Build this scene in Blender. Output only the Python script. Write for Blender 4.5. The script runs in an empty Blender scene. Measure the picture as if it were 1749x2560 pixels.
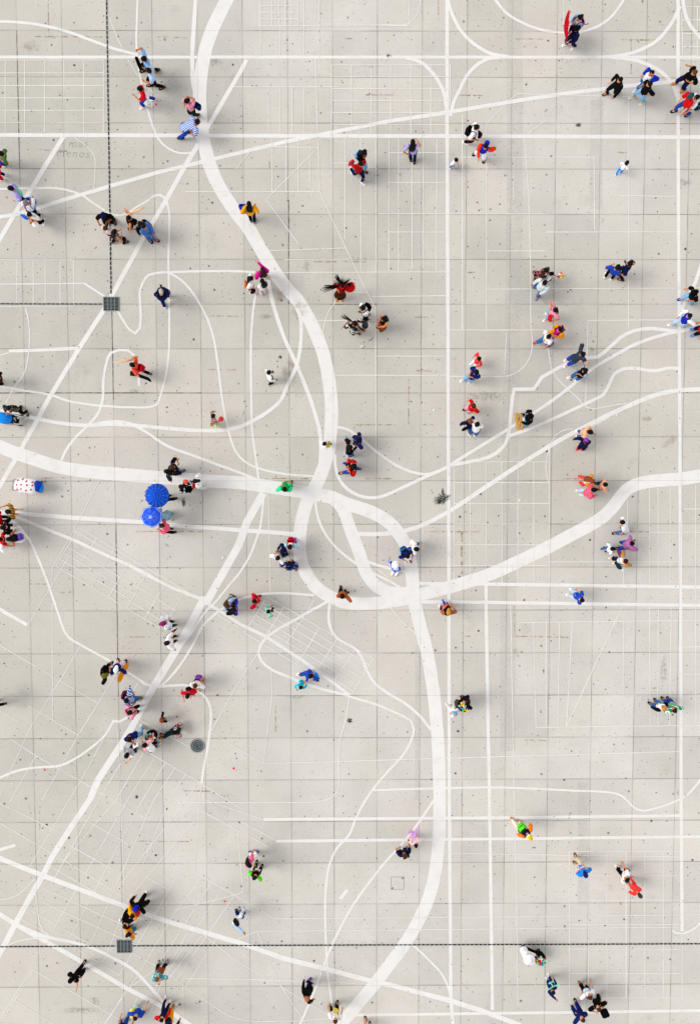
import bpy, bmesh, math, random
from mathutils import Vector, Matrix, Quaternion, noise as mnoise
random.seed(7)
sc = bpy.context.scene
C = sc.collection
# ------------------------------------------------------------------ camera, sky, sun, exposure
cam = bpy.data.objects.new('camera', bpy.data.cameras.new('camera')); C.objects.link(cam)
cam.data.sensor_fit = 'VERTICAL'; cam.data.sensor_height = 36; cam.data.lens = 28.125
cam.location = (-0.22213, 1.74209, 31.5903); cam.rotation_euler = (-0.0560349, -0.00592171, -0.00103518)
cam.data.clip_start = 0.5; cam.data.clip_end = 4000
sc.camera = cam
SUN_EL, SUN_AZ = math.radians(48), math.radians(-84)          # azimuth clockwise from +Y: sun stands to the left of the picture
w = bpy.data.worlds.new('World'); sc.world = w; w.use_nodes = True
nt = w.node_tree; bg = nt.nodes['Background']
sky = nt.nodes.new('ShaderNodeTexSky'); sky.sky_type = 'NISHITA'; sky.sun_disc = False
sky.sun_elevation = SUN_EL; sky.sun_rotation = SUN_AZ; sky.altitude = 2200; sky.dust_density = 3.0
hs = nt.nodes.new('ShaderNodeHueSaturation'); hs.inputs['Saturation'].default_value = 0.12    # grey overcast
nt.links.new(sky.outputs[0], hs.inputs['Color']); nt.links.new(hs.outputs[0], bg.inputs['Color'])
bg.inputs['Strength'].default_value = 0.12
sun = bpy.data.objects.new('sun', bpy.data.lights.new('sun', 'SUN')); C.objects.link(sun)
sun.data.energy = .8; sun.data.angle = math.radians(28); sun.data.color = (1, .965, .92)
sd = Vector((math.sin(SUN_AZ)*math.cos(SUN_EL), math.cos(SUN_AZ)*math.cos(SUN_EL), math.sin(SUN_EL)))
sun.rotation_euler = sd.to_track_quat('Z', 'Y').to_euler()
sc.view_settings.view_transform = 'Standard'; sc.view_settings.look = 'None'
sc.view_settings.exposure = 0.93; sc.view_settings.gamma = 1

# ------------------------------------------------------------------ materials
def lin(h):
    h = h.lstrip('#'); v = [int(h[i:i+2], 16)/255 for i in (0, 2, 4)]
    return tuple(x/12.92 if x <= .04045 else ((x+.055)/1.055)**2.4 for x in v)
class N:
    def __init__(s, m): s.t = m.node_tree; s.b = s.t.nodes['Principled BSDF']
    def new(s, k, **kw):
        n = s.t.nodes.new('ShaderNode'+k)
        for a, v in kw.items():
            if a.startswith('i_'): n.inputs[a[2:].replace('_', ' ')].default_value = v
            else: setattr(n, a, v)
        return n
    def link(s, a, b): s.t.links.new(a, b)
    def math(s, op, a, b=None, c=None):
        n = s.new('Math', operation=op)
        for i, v in enumerate((a, b, c)):
            if v is None: continue
            if isinstance(v, (int, float)): n.inputs[i].default_value = v
            else: s.link(v, n.inputs[i])
        return n.outputs[0]
    def mix(s, f, a, b):
        n = s.new('MixRGB')
        for i, v in enumerate((f, a, b)):
            if isinstance(v, (int, float)): n.inputs[i].default_value = v
            elif isinstance(v, tuple): n.inputs[i].default_value = (*v, 1)
            else: s.link(v, n.inputs[i])
        return n.outputs[0]
    def noise(s, vec, scale, detail=3, rough=.55):
        n = s.new('TexNoise'); n.inputs['Scale'].default_value = scale; n.inputs['Detail'].default_value = detail; n.inputs['Roughness'].default_value = rough
        if vec is not None: s.link(vec, n.inputs['Vector'])
        return n.outputs['Fac']
    def ramp(s, f, a, b):      # linear step from a to b
        n = s.new('MapRange'); n.inputs['From Min'].default_value = a; n.inputs['From Max'].default_value = b; s.link(f, n.inputs['Value'])
        return n.outputs[0]
def newmat(name, rough=.85, spec=.2):
    m = bpy.data.materials.new(name); m.use_nodes = True; n = N(m)
    n.b.inputs['Roughness'].default_value = rough; n.b.inputs['Specular IOR Level'].default_value = spec
    return m, n
# concrete panels 1.72 m square, their joints, tints, gum spots and dirt
JX, JY = -12.728, 18.404
def joint_nodes(n, width):
    g = n.new('NewGeometry'); sp = n.new('SeparateXYZ'); n.link(g.outputs['Position'], sp.inputs[0])
    wob = n.math('MULTIPLY', n.math('SUBTRACT', n.noise(g.outputs['Position'], 1.7, 2), .5), .012)
    out = []
    for ax, o in ((0, JX), (1, JY)):
        q = n.math('DIVIDE', n.math('ADD', n.math('SUBTRACT', sp.outputs[ax], o), wob), 1.72)
        out.append(q)
    d = [n.math('MULTIPLY', n.math('ABSOLUTE', n.math('SUBTRACT', n.math('FRACT', n.math('ADD', q, .5)), .5)), 1.72) for q in out]
    line = n.math('MINIMUM', d[0], d[1])
    cell = n.new('CombineXYZ')
    for i, q in enumerate(out): n.link(n.math('FLOOR', q), cell.inputs[i])
    return g.outputs['Position'], d, line, cell.outputs[0]
def ground_mat():
    m, n = newmat('concrete_panels', .9, .2)
    pos, d, line, cell = joint_nodes(n, .02)
    wn = n.new('TexWhiteNoise', noise_dimensions='3D'); n.link(cell, wn.inputs['Vector'])
    big = n.ramp(n.noise(pos, .09, 3, .6), .36, .64)
    med = n.ramp(n.noise(pos, .55, 4, .6), .3, .7)
    fine = n.noise(pos, 14, 5, .75)
    grain = n.noise(pos, 55, 2, .6)
    col = n.mix(big, lin('#d3cec3'), lin('#dbd4ca'))                # greenish grey to pinkish grey cement
    pan = n.math('MULTIPLY_ADD', wn.outputs['Value'], .10, .935)
    mult = n.math('MULTIPLY', pan, n.math('MULTIPLY_ADD', med, .10, .95))
    mult = n.math('MULTIPLY', mult, n.math('MULTIPLY_ADD', fine, .34, .83))
    mult = n.math('MULTIPLY', mult, n.math('MULTIPLY_ADD', grain, .30, .85))
    # dirty blotches and scuffs
    blot = n.ramp(n.noise(pos, .8, 6, .7), .60, .80)
    mult = n.math('MULTIPLY', mult, n.math('MULTIPLY_ADD', blot, -.20, 1))
    # gum spots: one per voronoi cell, size from its colour
    for sc_, seed, r0, r1 in ((1.15, 0, .018, .055), (2.3, 5, .0, .034), (.33, 11, .0, .05), (3.9, 17, .004, .02), (6.5, 23, .0, .013)):
        mp = n.new('Mapping'); mp.inputs['Location'].default_value = (seed*3.7, seed*1.3, 0); n.link(pos, mp.inputs['Vector'])
        flat = n.new('VectorMath', operation='MULTIPLY'); flat.inputs[1].default_value = (1, 1, 0); n.link(mp.outputs[0], flat.inputs[0])
        vo = n.new('TexVoronoi', voronoi_dimensions='2D'); vo.inputs['Scale'].default_value = sc_; n.link(flat.outputs[0], vo.inputs['Vector'])
        sp = n.new('SeparateColor'); n.link(vo.outputs['Color'], sp.inputs[0])
        dist = n.math('DIVIDE', vo.outputs['Distance'], sc_)
        dist = n.math('ADD', dist, n.math('MULTIPLY', n.math('SUBTRACT', n.noise(pos, 22, 2), .5), .03))
        rad = n.math('MULTIPLY_ADD', n.math('POWER', sp.outputs[0], 2.2), r1-r0, r0)
        rad = n.math('MULTIPLY', rad, n.math('GREATER_THAN', sp.outputs[1], .45))
        rad = n.math('MULTIPLY', rad, n.ramp(n.noise(pos, .23, 3, .6), .28, .50)); spot = n.math('LESS_THAN', dist, rad)
        mult = n.math('MULTIPLY', mult, n.math('SUBTRACT', 1, n.math('MULTIPLY', spot, n.math('MULTIPLY_ADD', sp.outputs[2], .42, .46))))
    at = [n.new('Attribute', attribute_name='wear_'+k).outputs['Fac'] for k in 'pg']  # painted light fall, not wear: p paler, g darker greenish
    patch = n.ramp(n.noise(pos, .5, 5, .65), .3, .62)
    col = n.mix(n.math('MULTIPLY', n.math('MULTIPLY', at[0], patch), .62), col, lin('#e4dfd7'))  # brighter light fall mixed into the base colour as pale areas
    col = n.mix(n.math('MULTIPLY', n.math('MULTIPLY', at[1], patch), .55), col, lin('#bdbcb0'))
    # joints: dark groove of uneven strength with a worn edge
    js = n.math('MULTIPLY_ADD', n.ramp(n.noise(pos, .45, 3), .38, .70), .72, .14)
    groove = n.math('MULTIPLY', n.math('LESS_THAN', line, .0105), n.math('MINIMUM', js, 1.0))
    edge = n.math('MULTIPLY', n.math('SUBTRACT', 1, n.ramp(line, .0, .06)), .07)
    mult = n.math('MULTIPLY', mult, n.math('SUBTRACT', 1, edge))
    c2 = n.new('MixRGB', blend_type='MULTIPLY'); c2.inputs[0].default_value = 1
    cb = n.new('CombineColor'); [n.link(mult, cb.inputs[i]) for i in range(3)]
    n.link(col, c2.inputs[1]); n.link(cb.outputs[0], c2.inputs[2])
    fin = n.mix(groove, c2.outputs[0], lin('#54504a'))
    sc_ = n.new('MixRGB', blend_type='MULTIPLY'); sc_.inputs[0].default_value = 1; sc_.inputs[2].default_value = (.955, .955, .955, 1); n.link(fin, sc_.inputs[1])
    n.link(sc_.outputs[0], n.b.inputs['Base Color'])
    bu = n.new('Bump'); bu.inputs['Strength'].default_value = .35; bu.inputs['Distance'].default_value = .01
    n.link(n.math('SUBTRACT', fine, n.math('MULTIPLY', groove, 2)), bu.inputs['Height']); n.link(bu.outputs[0], n.b.inputs['Normal'])
    return m
def paint_mat(name, col, wear):
    m, n = newmat(name, .7, .3)
    pos, d, line, cell = joint_nodes(n, .02)
    wear_f = n.ramp(n.math('ADD', n.noise(pos, 2.2, 5, .7), n.math('MULTIPLY', n.noise(pos, 28, 3, .7), .45)), wear, wear+.28)
    blot = n.ramp(n.noise(pos, .5, 4, .6), .3, .7)
    base = n.mix(blot, n.mix(n.ramp(n.noise(pos, 3.1, 5, .7), .3, .7), tuple(c*.97 for c in col), col), tuple(c*.955 for c in col))
    c = n.mix(n.math('MULTIPLY', wear_f, .5), base, lin('#cfcbc4'))
    scf = n.new('Mapping'); scf.inputs['Scale'].default_value = (1, 7, 1); scf.inputs['Rotation'].default_value = (0, 0, .6); n.link(pos, scf.inputs['Vector'])
    scuff = n.ramp(n.noise(scf.outputs[0], 2.6, 4, .7), .60, .78); c = n.mix(n.math('MULTIPLY', scuff, .12), c, lin('#a8a39b'))
    flat = n.new('VectorMath', operation='MULTIPLY'); flat.inputs[1].default_value = (1, 1, 0); n.link(pos, flat.inputs[0])
    vo = n.new('TexVoronoi', voronoi_dimensions='2D'); vo.inputs['Scale'].default_value = 1.7; n.link(flat.outputs[0], vo.inputs['Vector']); sp = n.new('SeparateColor'); n.link(vo.outputs['Color'], sp.inputs[0])
    spot = n.math('LESS_THAN', vo.outputs['Distance'], n.math('MULTIPLY', n.math('POWER', sp.outputs[0], 3), .055)); c = n.mix(n.math('MULTIPLY', spot, .6), c, lin('#6d6a66'))
    groove = n.math('MULTIPLY', n.math('LESS_THAN', line, .012), .22)
    c = n.mix(groove, c, lin('#55524e'))
    n.link(c, n.b.inputs['Base Color'])
    return m
def worn_mat(name, col, lo, hi, amt, scale=6):
    m, n = newmat(name, .9, .15)
    g = n.new('NewGeometry'); f = n.math('MULTIPLY', n.ramp(n.noise(g.outputs['Position'], scale, 4, .7), lo, hi), amt)
    n.b.inputs['Base Color'].default_value = (*col, 1); n.link(f, n.b.inputs['Alpha'])
    return m
HEX = dict(black='#0b0a0c', navy='#0f1640', navyblue='#0e1e63', navyblack='#0d0e1c', white='#f7f6f6', cream='#efe6cf', grey='#8d8f92', lightgrey='#c8c8c2', greydark='#3c3d40', darkgrey='#3b4348',
 palegrey='#d3dbdd', charcoal='#2f3947', greyblue='#93a5b8', red='#d8101a', crimson='#d90f30', scarlet='#ee1515', coral='#f4423c', salmon='#f2543f', orangered='#f53a12', brickred='#b61a12', maroon='#4d1119', wine='#6b1f33',
 pink='#f29ab0', pinkbright='#f56f9b', pinkpale='#eea2b8', pinkwhite='#f6dbe3', rosepink='#f4627f', hotpink='#e8467c', magenta='#d9189a', orchid='#ad6aa8', purple='#8e3fae', violet='#7c57c6', plum='#82225d', lavender='#b4abe8',
 blue='#1b3fa8', royal='#1a28b4', cobalt='#1b46b4', azure='#1d8df0', brightblue='#2272e8', skyblue='#86b9ee', paleblue='#b5d2ee', royaljeans='#22439a', jeans='#3166a4', indigo='#1c1f66', denim='#4d74b8', lightjeans='#7fb6da', palejeans='#b9d5e2',
 darkdenim='#18233a', steelblue='#245f96', teal='#1f4d52', darkteal='#13323b', tealjeans='#1f7f9b', tealgreen='#1fa187', green='#3f8f2c', greendull='#4f7a3a', darkgreen='#12271f', emerald='#12a854', mintgreen='#2ae29a', mint='#86e3bd', limegreen='#5fe026', lime='#cfe98a', limepale='#dff0b0', olive='#6c6a1f',
 yelloworange='#f9a90f', amber='#f0960f', orange='#ef7a1e', yellow='#f6e05a', tan='#c08b3f', sand='#f2c78f', beige='#d9c99a', brown='#6a3d22', rustbrown='#8d4520', orangebrown='#b4622f', rust='#8a4a25', darkrust='#3f2413', peach='#efb795', cyan='#10d3e6', palecyan='#9fe3ee',
 wood='#c99a4c', sandal='#9a5a44', creamyellow='#f6ecc0', greengrey='#5e7276', lilac='#d79cf2', palepink='#f9cfe0', redpink='#e2445a', silver='#a9adb0', gum='#2a2a2a', crimsondark='#b5081c', straw='#d9bf86', indigohair='#26207a', olivehair='#5c5a44')
# pattern: (base, second, kind)
PAT = dict(stripeblue=('#e4ebf6', '#4a6fc0', 'stripe'), redplaid=('#cf1420', '#3a0a10', 'plaid'), camogrey=('#8fa5b0', '#2b333a', 'spots'), camoblack=('#0f0f10', '#b9b7a8', 'spots2'), blackwhite=('#0d0c0d', '#e9e6e0', 'blobs'), blackred=('#120a0a', '#b01412', 'blobs'),
 maroondots=('#4b0f18', '#f0b7b4', 'dots'), navyfloral=('#111f63', '#8ea0e0', 'spots2'), blueflower=('#2d5fd0', '#eef3ff', 'blobs'), paleblueflower=('#b9dbe8', '#5f93ad', 'spots'), yellowpattern=('#d9a23a', '#3d2414', 'stripe'), plaidbrown=('#8c5560', '#d9a89a', 'plaid'),
 yellowblack=('#dcc11a', '#111111', 'blobs'), skypattern=('#66b7e8', '#10325a', 'blobs'), blackbands=('#0e0d0f', '#e9e9ec', 'bands'), coralstripe=('#f0706a', '#ffd9d2', 'stripe'), maroonpattern=('#5a1420', '#e8c9c6', 'blobs'), tealpattern=('#2fa3a8', '#bfe6ec', 'blobs'),
 greenwhite=('#0f9a55', '#e8fff2', 'bands'), blackstripe=('#0d0f12', '#f3f6f6', 'bands'), whiteyellow=('#fbf8ee', '#f4cc12', 'halfcap'), whiteblue=('#f3f6fb', '#a9cdf0', 'bands2'), whitegrey=('#eef1f4', '#b3bcc4', 'bands2'), creamgrey=('#e6e6e0', '#b6c4cc', 'bands2'), blackplastic=('#10140f', '#5e6a66', 'creases'),
 multi=('#e8343a', '#30c860', 'multi'), purplered=('#4a2a78', '#c81f3c', 'blobs'), magentaflower=('#d23aa8', '#f3c23a', 'blobs'), bluejacket=('#0d0d12', '#2b2fc0', 'upper'), dotsred=('#fbfbfb', '#d3203c', 'reddots'), umb1=('#2462dd', '#0e2aa0', 'rings'), redwhite=('#c3141a', '#f0e6dc', 'blobs'), redblack=('#a81218', '#1a0b0b', 'blobs'), blackgold=('#150b0a', '#8f5a1c', 'spots2'), umb2=('#1554ee', '#b9d6ff', 'umbdots'))
_m = {}
def cloth(c):
    if c in _m: return _m[c]
    m, n = newmat('cloth_'+c, .95, .06); _m[c] = m
    tc = n.new('TexCoord'); ob = tc.outputs['Object']
    if c in PAT:
        a, b, kind = PAT[c]; a, b = lin(a), lin(b)
        sp = n.new('SeparateXYZ'); n.link(ob, sp.inputs[0]); X, Y, Z = sp.outputs
        def saw(v, p, duty): return n.math('LESS_THAN', n.math('FRACT', n.math('MULTIPLY', v, p)), duty)
        r = n.math('SQRT', n.math('ADD', n.math('MULTIPLY', X, X), n.math('MULTIPLY', Y, Y)))
        if kind == 'stripe': f = saw(n.math('ADD', Y, n.math('MULTIPLY', Z, .1)), 16, .6)
        elif kind == 'plaid': f = n.math('MULTIPLY', n.math('ADD', saw(n.math('ADD', Y, X), 8, .4), saw(Z, 8, .4)), .5)
        elif kind == 'bands': f = saw(n.math('ADD', n.math('MULTIPLY', Y, 1.0), n.math('MULTIPLY', Z, .7)), 5.5, .28)
        elif kind == 'bands2': f = saw(Z, 3.2, .35)
        elif kind == 'spots': f = n.ramp(n.noise(ob, 22, 3, .7), .47, .53)
        elif kind == 'spots2': f = n.ramp(n.noise(ob, 22, 3, .7), .56, .61)
        elif kind == 'blobs': f = n.ramp(n.noise(ob, 9, 2, .6), .52, .56)
        elif kind == 'creases': f = n.ramp(n.noise(ob, 16, 4, .75), .55, .72)
        elif kind == 'upper': f = n.math('LESS_THAN', X, -.03)
        elif kind == 'halfcap': f = n.math('GREATER_THAN', X, .03)
        elif kind in ('dots', 'reddots'):
            vo = n.new('TexVoronoi'); vo.inputs['Scale'].default_value = 22 if kind == 'dots' else 5.5; vo.inputs['Randomness'].default_value = .45; vo.voronoi_dimensions = '2D' if kind == 'reddots' else '3D'; n.link(ob, vo.inputs['Vector'])
            f = n.math('LESS_THAN', vo.outputs['Distance'], .30 if kind == 'dots' else .2)
        elif kind == 'rings':
            an = n.math('ARCTAN2', Y, X); seam = n.math('LESS_THAN', n.math('ABSOLUTE', n.math('SUBTRACT', n.math('FRACT', n.math('MULTIPLY', an, 16/6.28318)), .5)), .06)
            f = n.math('MULTIPLY', n.math('MAXIMUM', n.math('MULTIPLY', saw(r, 9.5, .3), .6), seam), .75)
        elif kind == 'umbdots':
            vo = n.new('TexVoronoi'); vo.inputs['Scale'].default_value = 55; n.link(ob, vo.inputs['Vector'])
            near = n.math('SUBTRACT', .38, n.math('MULTIPLY', r, .5))
            f = n.math('LESS_THAN', vo.outputs['Distance'], near)
            f = n.math('MAXIMUM', f, n.math('LESS_THAN', n.math('ABSOLUTE', n.math('SUBTRACT', r, .365)), .012))
            f = n.math('MAXIMUM', f, n.math('LESS_THAN', r, .055))
        if kind == 'multi':
            vo = n.new('TexVoronoi'); vo.inputs['Scale'].default_value = 11; n.link(ob, vo.inputs['Vector'])
            hsv = n.new('HueSaturation'); hsv.inputs['Saturation'].default_value = 1.6; hsv.inputs['Value'].default_value = 1.05; n.link(vo.outputs['Color'], hsv.inputs['Color'])
            col = hsv.outputs[0]
        else: col = n.mix(f, a, b)
    else: col = None; a = lin(HEX[c])
    v = n.math('MULTIPLY_ADD', n.noise(ob, 11, 3, .6), .5, .75)
    mm = n.new('MixRGB', blend_type='MULTIPLY'); mm.inputs[0].default_value = 1
    cb = n.new('CombineColor'); [n.link(v, cb.inputs[i]) for i in range(3)]
    if col is None: mm.inputs[1].default_value = (*a, 1)
    else: n.link(col, mm.inputs[1])
    n.link(cb.outputs[0], mm.inputs[2]); n.link(mm.outputs[0], n.b.inputs['Base Color'])
    bu = n.new('Bump'); bu.inputs['Strength'].default_value = .5; bu.inputs['Distance'].default_value = .03
    n.link(n.noise(ob, 13, 3, .6), bu.inputs['Height']); n.link(bu.outputs[0], n.b.inputs['Normal'])
    if c == 'blackplastic': n.b.inputs['Roughness'].default_value = .3; n.b.inputs['Specular IOR Level'].default_value = .6
    return m
def plain(name, hexc, rough=.5, spec=.4, metal=0):
    if name in _m: return _m[name]
    m, n = newmat(name, rough, spec); _m[name] = m; n.b.inputs['Metallic'].default_value = metal
    tc = n.new('TexCoord'); v = n.noise(tc.outputs['Object'], 18, 4, .65); a = lin(hexc)
    n.link(n.mix(v, tuple(x*.75 for x in a), tuple(min(1, x*1.2) for x in a)), n.b.inputs['Base Color'])
    return m
SKIN = [plain('skin_light', '#eaa477', .55, .35), plain('skin_tan', '#dd8a57', .55, .35), plain('skin_brown', '#b9673c', .55, .35)]
EYE, LIP = plain('eye_dark', '#1a1310', .3, .5), plain('lip', '#a84a3e', .5)
HAIRC = dict(black='#0b0909', darkbrown='#24130c', brown='#4a2814', auburn='#8a4019', darkred='#3a0d10', blond='#d48a32', grey='#7d7a76', lightgrey='#c9c4b4', darkgrey='#31383a', shaved='#5a3a2a', blackviolet='#150c24', indigohair='#1c1a66', olivehair='#5c5a44')
def hairmat(h): return plain('hair_'+h, HAIRC[h], .6, .12)

# ------------------------------------------------------------------ mesh helpers
class MB:
    def __init__(s): s.v = []; s.f = []; s.mi = []
    def add(s, vs, fs, mi=0):
        o = len(s.v); s.v += [tuple(v) for v in vs]; s.f += [tuple(i+o for i in f) for f in fs]; s.mi += [mi]*len(fs)
    def rings(s, R, n=10, mi=0, cap=True):      # R = [(centre, axis a, axis b)]
        vs = []; fs = []
        for c, a, b in R:
            for k in range(n):
                t = 2*math.pi*k/n; vs.append(c+a*math.cos(t)+b*math.sin(t))
        for i in range(len(R)-1):
            for k in range(n):
                k2 = (k+1) % n; fs.append((i*n+k, i*n+k2, (i+1)*n+k2, (i+1)*n+k))
        if cap:
            fs.append(tuple(range(n-1, -1, -1))); fs.append(tuple((len(R)-1)*n+k for k in range(n)))
        s.add(vs, fs, mi)
    def tube(s, pts, rad, n=8, mi=0, flat=1.0, up=None):
        pts = [Vector(p) for p in pts]; R = []
        for i, p in enumerate(pts):
            d = (pts[min(i+1, len(pts)-1)]-pts[max(i-1, 0)])
            d = d.normalized() if d.length > 1e-9 else Vector((0, 0, 1))
            ref = Vector(up) if up is not None else (Vector((1, 0, 0)) if abs(d.x) < .8 else Vector((0, 1, 0)))
            a = d.cross(ref); a = a.normalized() if a.length > 1e-6 else d.orthogonal().normalized()
            b = d.cross(a).normalized(); r = rad[i] if isinstance(rad, (list, tuple)) else rad
            R.append((p, a*r, b*r*flat))
        s.rings(R, n, mi)
    def blob(s, c, r, nu=10, nv=6, mi=0, rot=None, lo=-1.0, power=1.0):   # ellipsoid, cut below lo
        c = Vector(c); R = []
        for j in range(nv+1):
            t = -math.pi/2+math.pi*j/nv; z = max(math.sin(t), lo); q = max(math.sqrt(max(0, 1-z*z)), .04)**power
            o = [Vector((0, 0, z*r[2])), Vector((q*r[0], 0, 0)), Vector((0, q*r[1], 0))]
            if rot is not None: o = [rot @ x for x in o]
            R.append((c+o[0], o[1], o[2]))
        s.rings(R, nu, mi)
    def box(s, c, d, rot=None, mi=0, bev=.15):
        c = Vector(c); x, y, z = [q/2 for q in d]; b = min(x, y, z)*bev*2 if bev else 0
        R = []
        for zz, k in ((-z, b), (-z+b, 0), (z-b, 0), (z, b)):
            X, Y = x-k, y-k; q = b
            ring = [(X, -Y+q), (X, Y-q), (X-q, Y), (-X+q, Y), (-X, Y-q), (-X, -Y+q), (-X+q, -Y), (X-q, -Y)] if b else [(X, -Y), (X, Y), (-X, Y), (-X, -Y)]
            R.append([Vector((p[0], p[1], zz)) for p in ring])
        n = len(R[0]); vs = [c+(rot @ p if rot is not None else p) for r_ in R for p in r_]; fs = []
        for i in range(3):
            for k in range(n): fs.append((i*n+k, i*n+(k+1) % n, (i+1)*n+(k+1) % n, (i+1)*n+k))
        fs.append(tuple(range(n-1, -1, -1))); fs.append(tuple(3*n+k for k in range(n)))
        s.add(vs, fs, mi)
    def mesh(s, name, mats, smooth=True):
        me = bpy.data.meshes.new(name); me.from_pydata(s.v, [], s.f); me.update()
        for m in (mats if isinstance(mats, (list, tuple)) else [mats]): me.materials.append(m)
        me.polygons.foreach_set('material_index', s.mi)
        if smooth: me.polygons.foreach_set('use_smooth', [len(f) <= 8 and True for f in s.f])
        return me
    def build(s, name, mats, parent=None, smooth=True):
        o = bpy.data.objects.new(name, s.mesh(name, mats, smooth)); C.objects.link(o)
        if parent is not None: o.parent = parent
        return o
def tag(o, label, cat, group=None):
    o['label'] = label; o['category'] = cat
    if group: o['group'] = group
    return o
def empty(name, loc, rz=0):
    o = bpy.data.objects.new(name, None); C.objects.link(o); o.location = loc; o.rotation_euler = (0, 0, rz); o.empty_display_size = .3
    return o
def struct(o): o['kind'] = 'structure'; return o

# ------------------------------------------------------------------ ground and painted street map
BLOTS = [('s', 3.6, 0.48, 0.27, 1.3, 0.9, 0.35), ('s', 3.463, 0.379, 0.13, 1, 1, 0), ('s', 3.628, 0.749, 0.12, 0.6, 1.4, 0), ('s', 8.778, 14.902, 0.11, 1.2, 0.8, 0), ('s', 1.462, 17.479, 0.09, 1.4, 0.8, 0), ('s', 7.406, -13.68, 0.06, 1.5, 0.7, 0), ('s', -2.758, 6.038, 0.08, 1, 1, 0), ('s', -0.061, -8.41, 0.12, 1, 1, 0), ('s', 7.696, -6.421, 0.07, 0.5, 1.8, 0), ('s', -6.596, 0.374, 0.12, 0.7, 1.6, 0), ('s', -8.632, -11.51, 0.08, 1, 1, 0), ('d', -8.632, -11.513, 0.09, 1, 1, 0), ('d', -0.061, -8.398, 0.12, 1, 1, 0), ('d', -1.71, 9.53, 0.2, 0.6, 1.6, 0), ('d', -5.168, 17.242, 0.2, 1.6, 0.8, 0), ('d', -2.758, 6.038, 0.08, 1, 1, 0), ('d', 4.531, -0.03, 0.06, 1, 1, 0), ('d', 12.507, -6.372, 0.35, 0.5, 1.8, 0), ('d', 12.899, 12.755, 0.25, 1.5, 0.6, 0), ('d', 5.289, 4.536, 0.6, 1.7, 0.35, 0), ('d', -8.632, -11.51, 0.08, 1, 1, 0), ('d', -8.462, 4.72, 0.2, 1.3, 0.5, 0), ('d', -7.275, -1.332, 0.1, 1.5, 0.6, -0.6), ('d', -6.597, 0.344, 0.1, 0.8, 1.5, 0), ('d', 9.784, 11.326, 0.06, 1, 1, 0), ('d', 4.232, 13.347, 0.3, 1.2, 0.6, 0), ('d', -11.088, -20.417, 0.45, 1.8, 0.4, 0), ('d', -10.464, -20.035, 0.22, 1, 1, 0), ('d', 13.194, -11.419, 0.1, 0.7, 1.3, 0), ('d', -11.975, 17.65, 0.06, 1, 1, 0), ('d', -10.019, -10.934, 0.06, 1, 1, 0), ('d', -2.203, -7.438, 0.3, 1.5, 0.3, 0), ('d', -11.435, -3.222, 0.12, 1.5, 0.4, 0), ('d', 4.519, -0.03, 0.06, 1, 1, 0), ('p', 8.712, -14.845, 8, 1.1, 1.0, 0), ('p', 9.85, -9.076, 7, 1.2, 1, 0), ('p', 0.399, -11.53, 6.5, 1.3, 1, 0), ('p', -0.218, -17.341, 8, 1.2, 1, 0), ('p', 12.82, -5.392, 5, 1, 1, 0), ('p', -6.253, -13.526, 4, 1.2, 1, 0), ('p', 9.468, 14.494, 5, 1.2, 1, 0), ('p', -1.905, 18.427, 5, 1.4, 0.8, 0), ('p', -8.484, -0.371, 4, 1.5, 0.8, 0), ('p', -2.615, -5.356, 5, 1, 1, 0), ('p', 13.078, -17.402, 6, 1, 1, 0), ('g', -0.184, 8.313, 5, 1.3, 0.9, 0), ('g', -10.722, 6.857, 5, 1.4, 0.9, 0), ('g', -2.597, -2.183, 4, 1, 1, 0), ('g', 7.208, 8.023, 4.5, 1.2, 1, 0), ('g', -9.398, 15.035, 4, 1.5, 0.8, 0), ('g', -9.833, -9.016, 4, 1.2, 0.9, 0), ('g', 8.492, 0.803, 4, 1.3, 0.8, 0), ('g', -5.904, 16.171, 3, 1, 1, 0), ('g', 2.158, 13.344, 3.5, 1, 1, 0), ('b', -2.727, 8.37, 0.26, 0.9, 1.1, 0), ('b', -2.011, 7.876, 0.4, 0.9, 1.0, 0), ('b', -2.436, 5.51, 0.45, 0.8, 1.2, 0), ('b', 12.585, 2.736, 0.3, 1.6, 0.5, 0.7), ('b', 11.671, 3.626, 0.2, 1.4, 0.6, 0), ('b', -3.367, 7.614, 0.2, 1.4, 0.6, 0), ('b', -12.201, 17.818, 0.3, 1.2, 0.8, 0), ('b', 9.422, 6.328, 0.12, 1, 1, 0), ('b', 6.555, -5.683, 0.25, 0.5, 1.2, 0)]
def lattice(a, b, s): n_ = int((b-a)/s); return [a-1500]+[a+(b-a)*i/n_ for i in range(n_+1)]+[b+1500]
gx, gy = lattice(-20, 20, .5), lattice(-30, 30, .5)
g = MB(); g.add([(x, y, 0) for y in gy for x in gx], [(j*len(gx)+i, j*len(gx)+i+1, (j+1)*len(gx)+i+1, (j+1)*len(gx)+i) for j in range(len(gy)-1) for i in range(len(gx)-1)])
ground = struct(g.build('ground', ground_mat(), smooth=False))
wear = {'p': [], 'g': []}                       # uneven light fall painted into the cement: paler areas, and darker greenish areas
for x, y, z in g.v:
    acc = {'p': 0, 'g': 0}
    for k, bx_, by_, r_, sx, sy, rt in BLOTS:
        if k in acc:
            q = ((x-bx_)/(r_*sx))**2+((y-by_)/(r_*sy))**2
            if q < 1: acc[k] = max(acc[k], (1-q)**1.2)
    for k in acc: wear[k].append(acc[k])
for k in wear: ground.data.attributes.new('wear_'+k, 'FLOAT', 'POINT').data.foreach_set('value', wear[k])  # these hold the painted light fall, not wear
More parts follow.
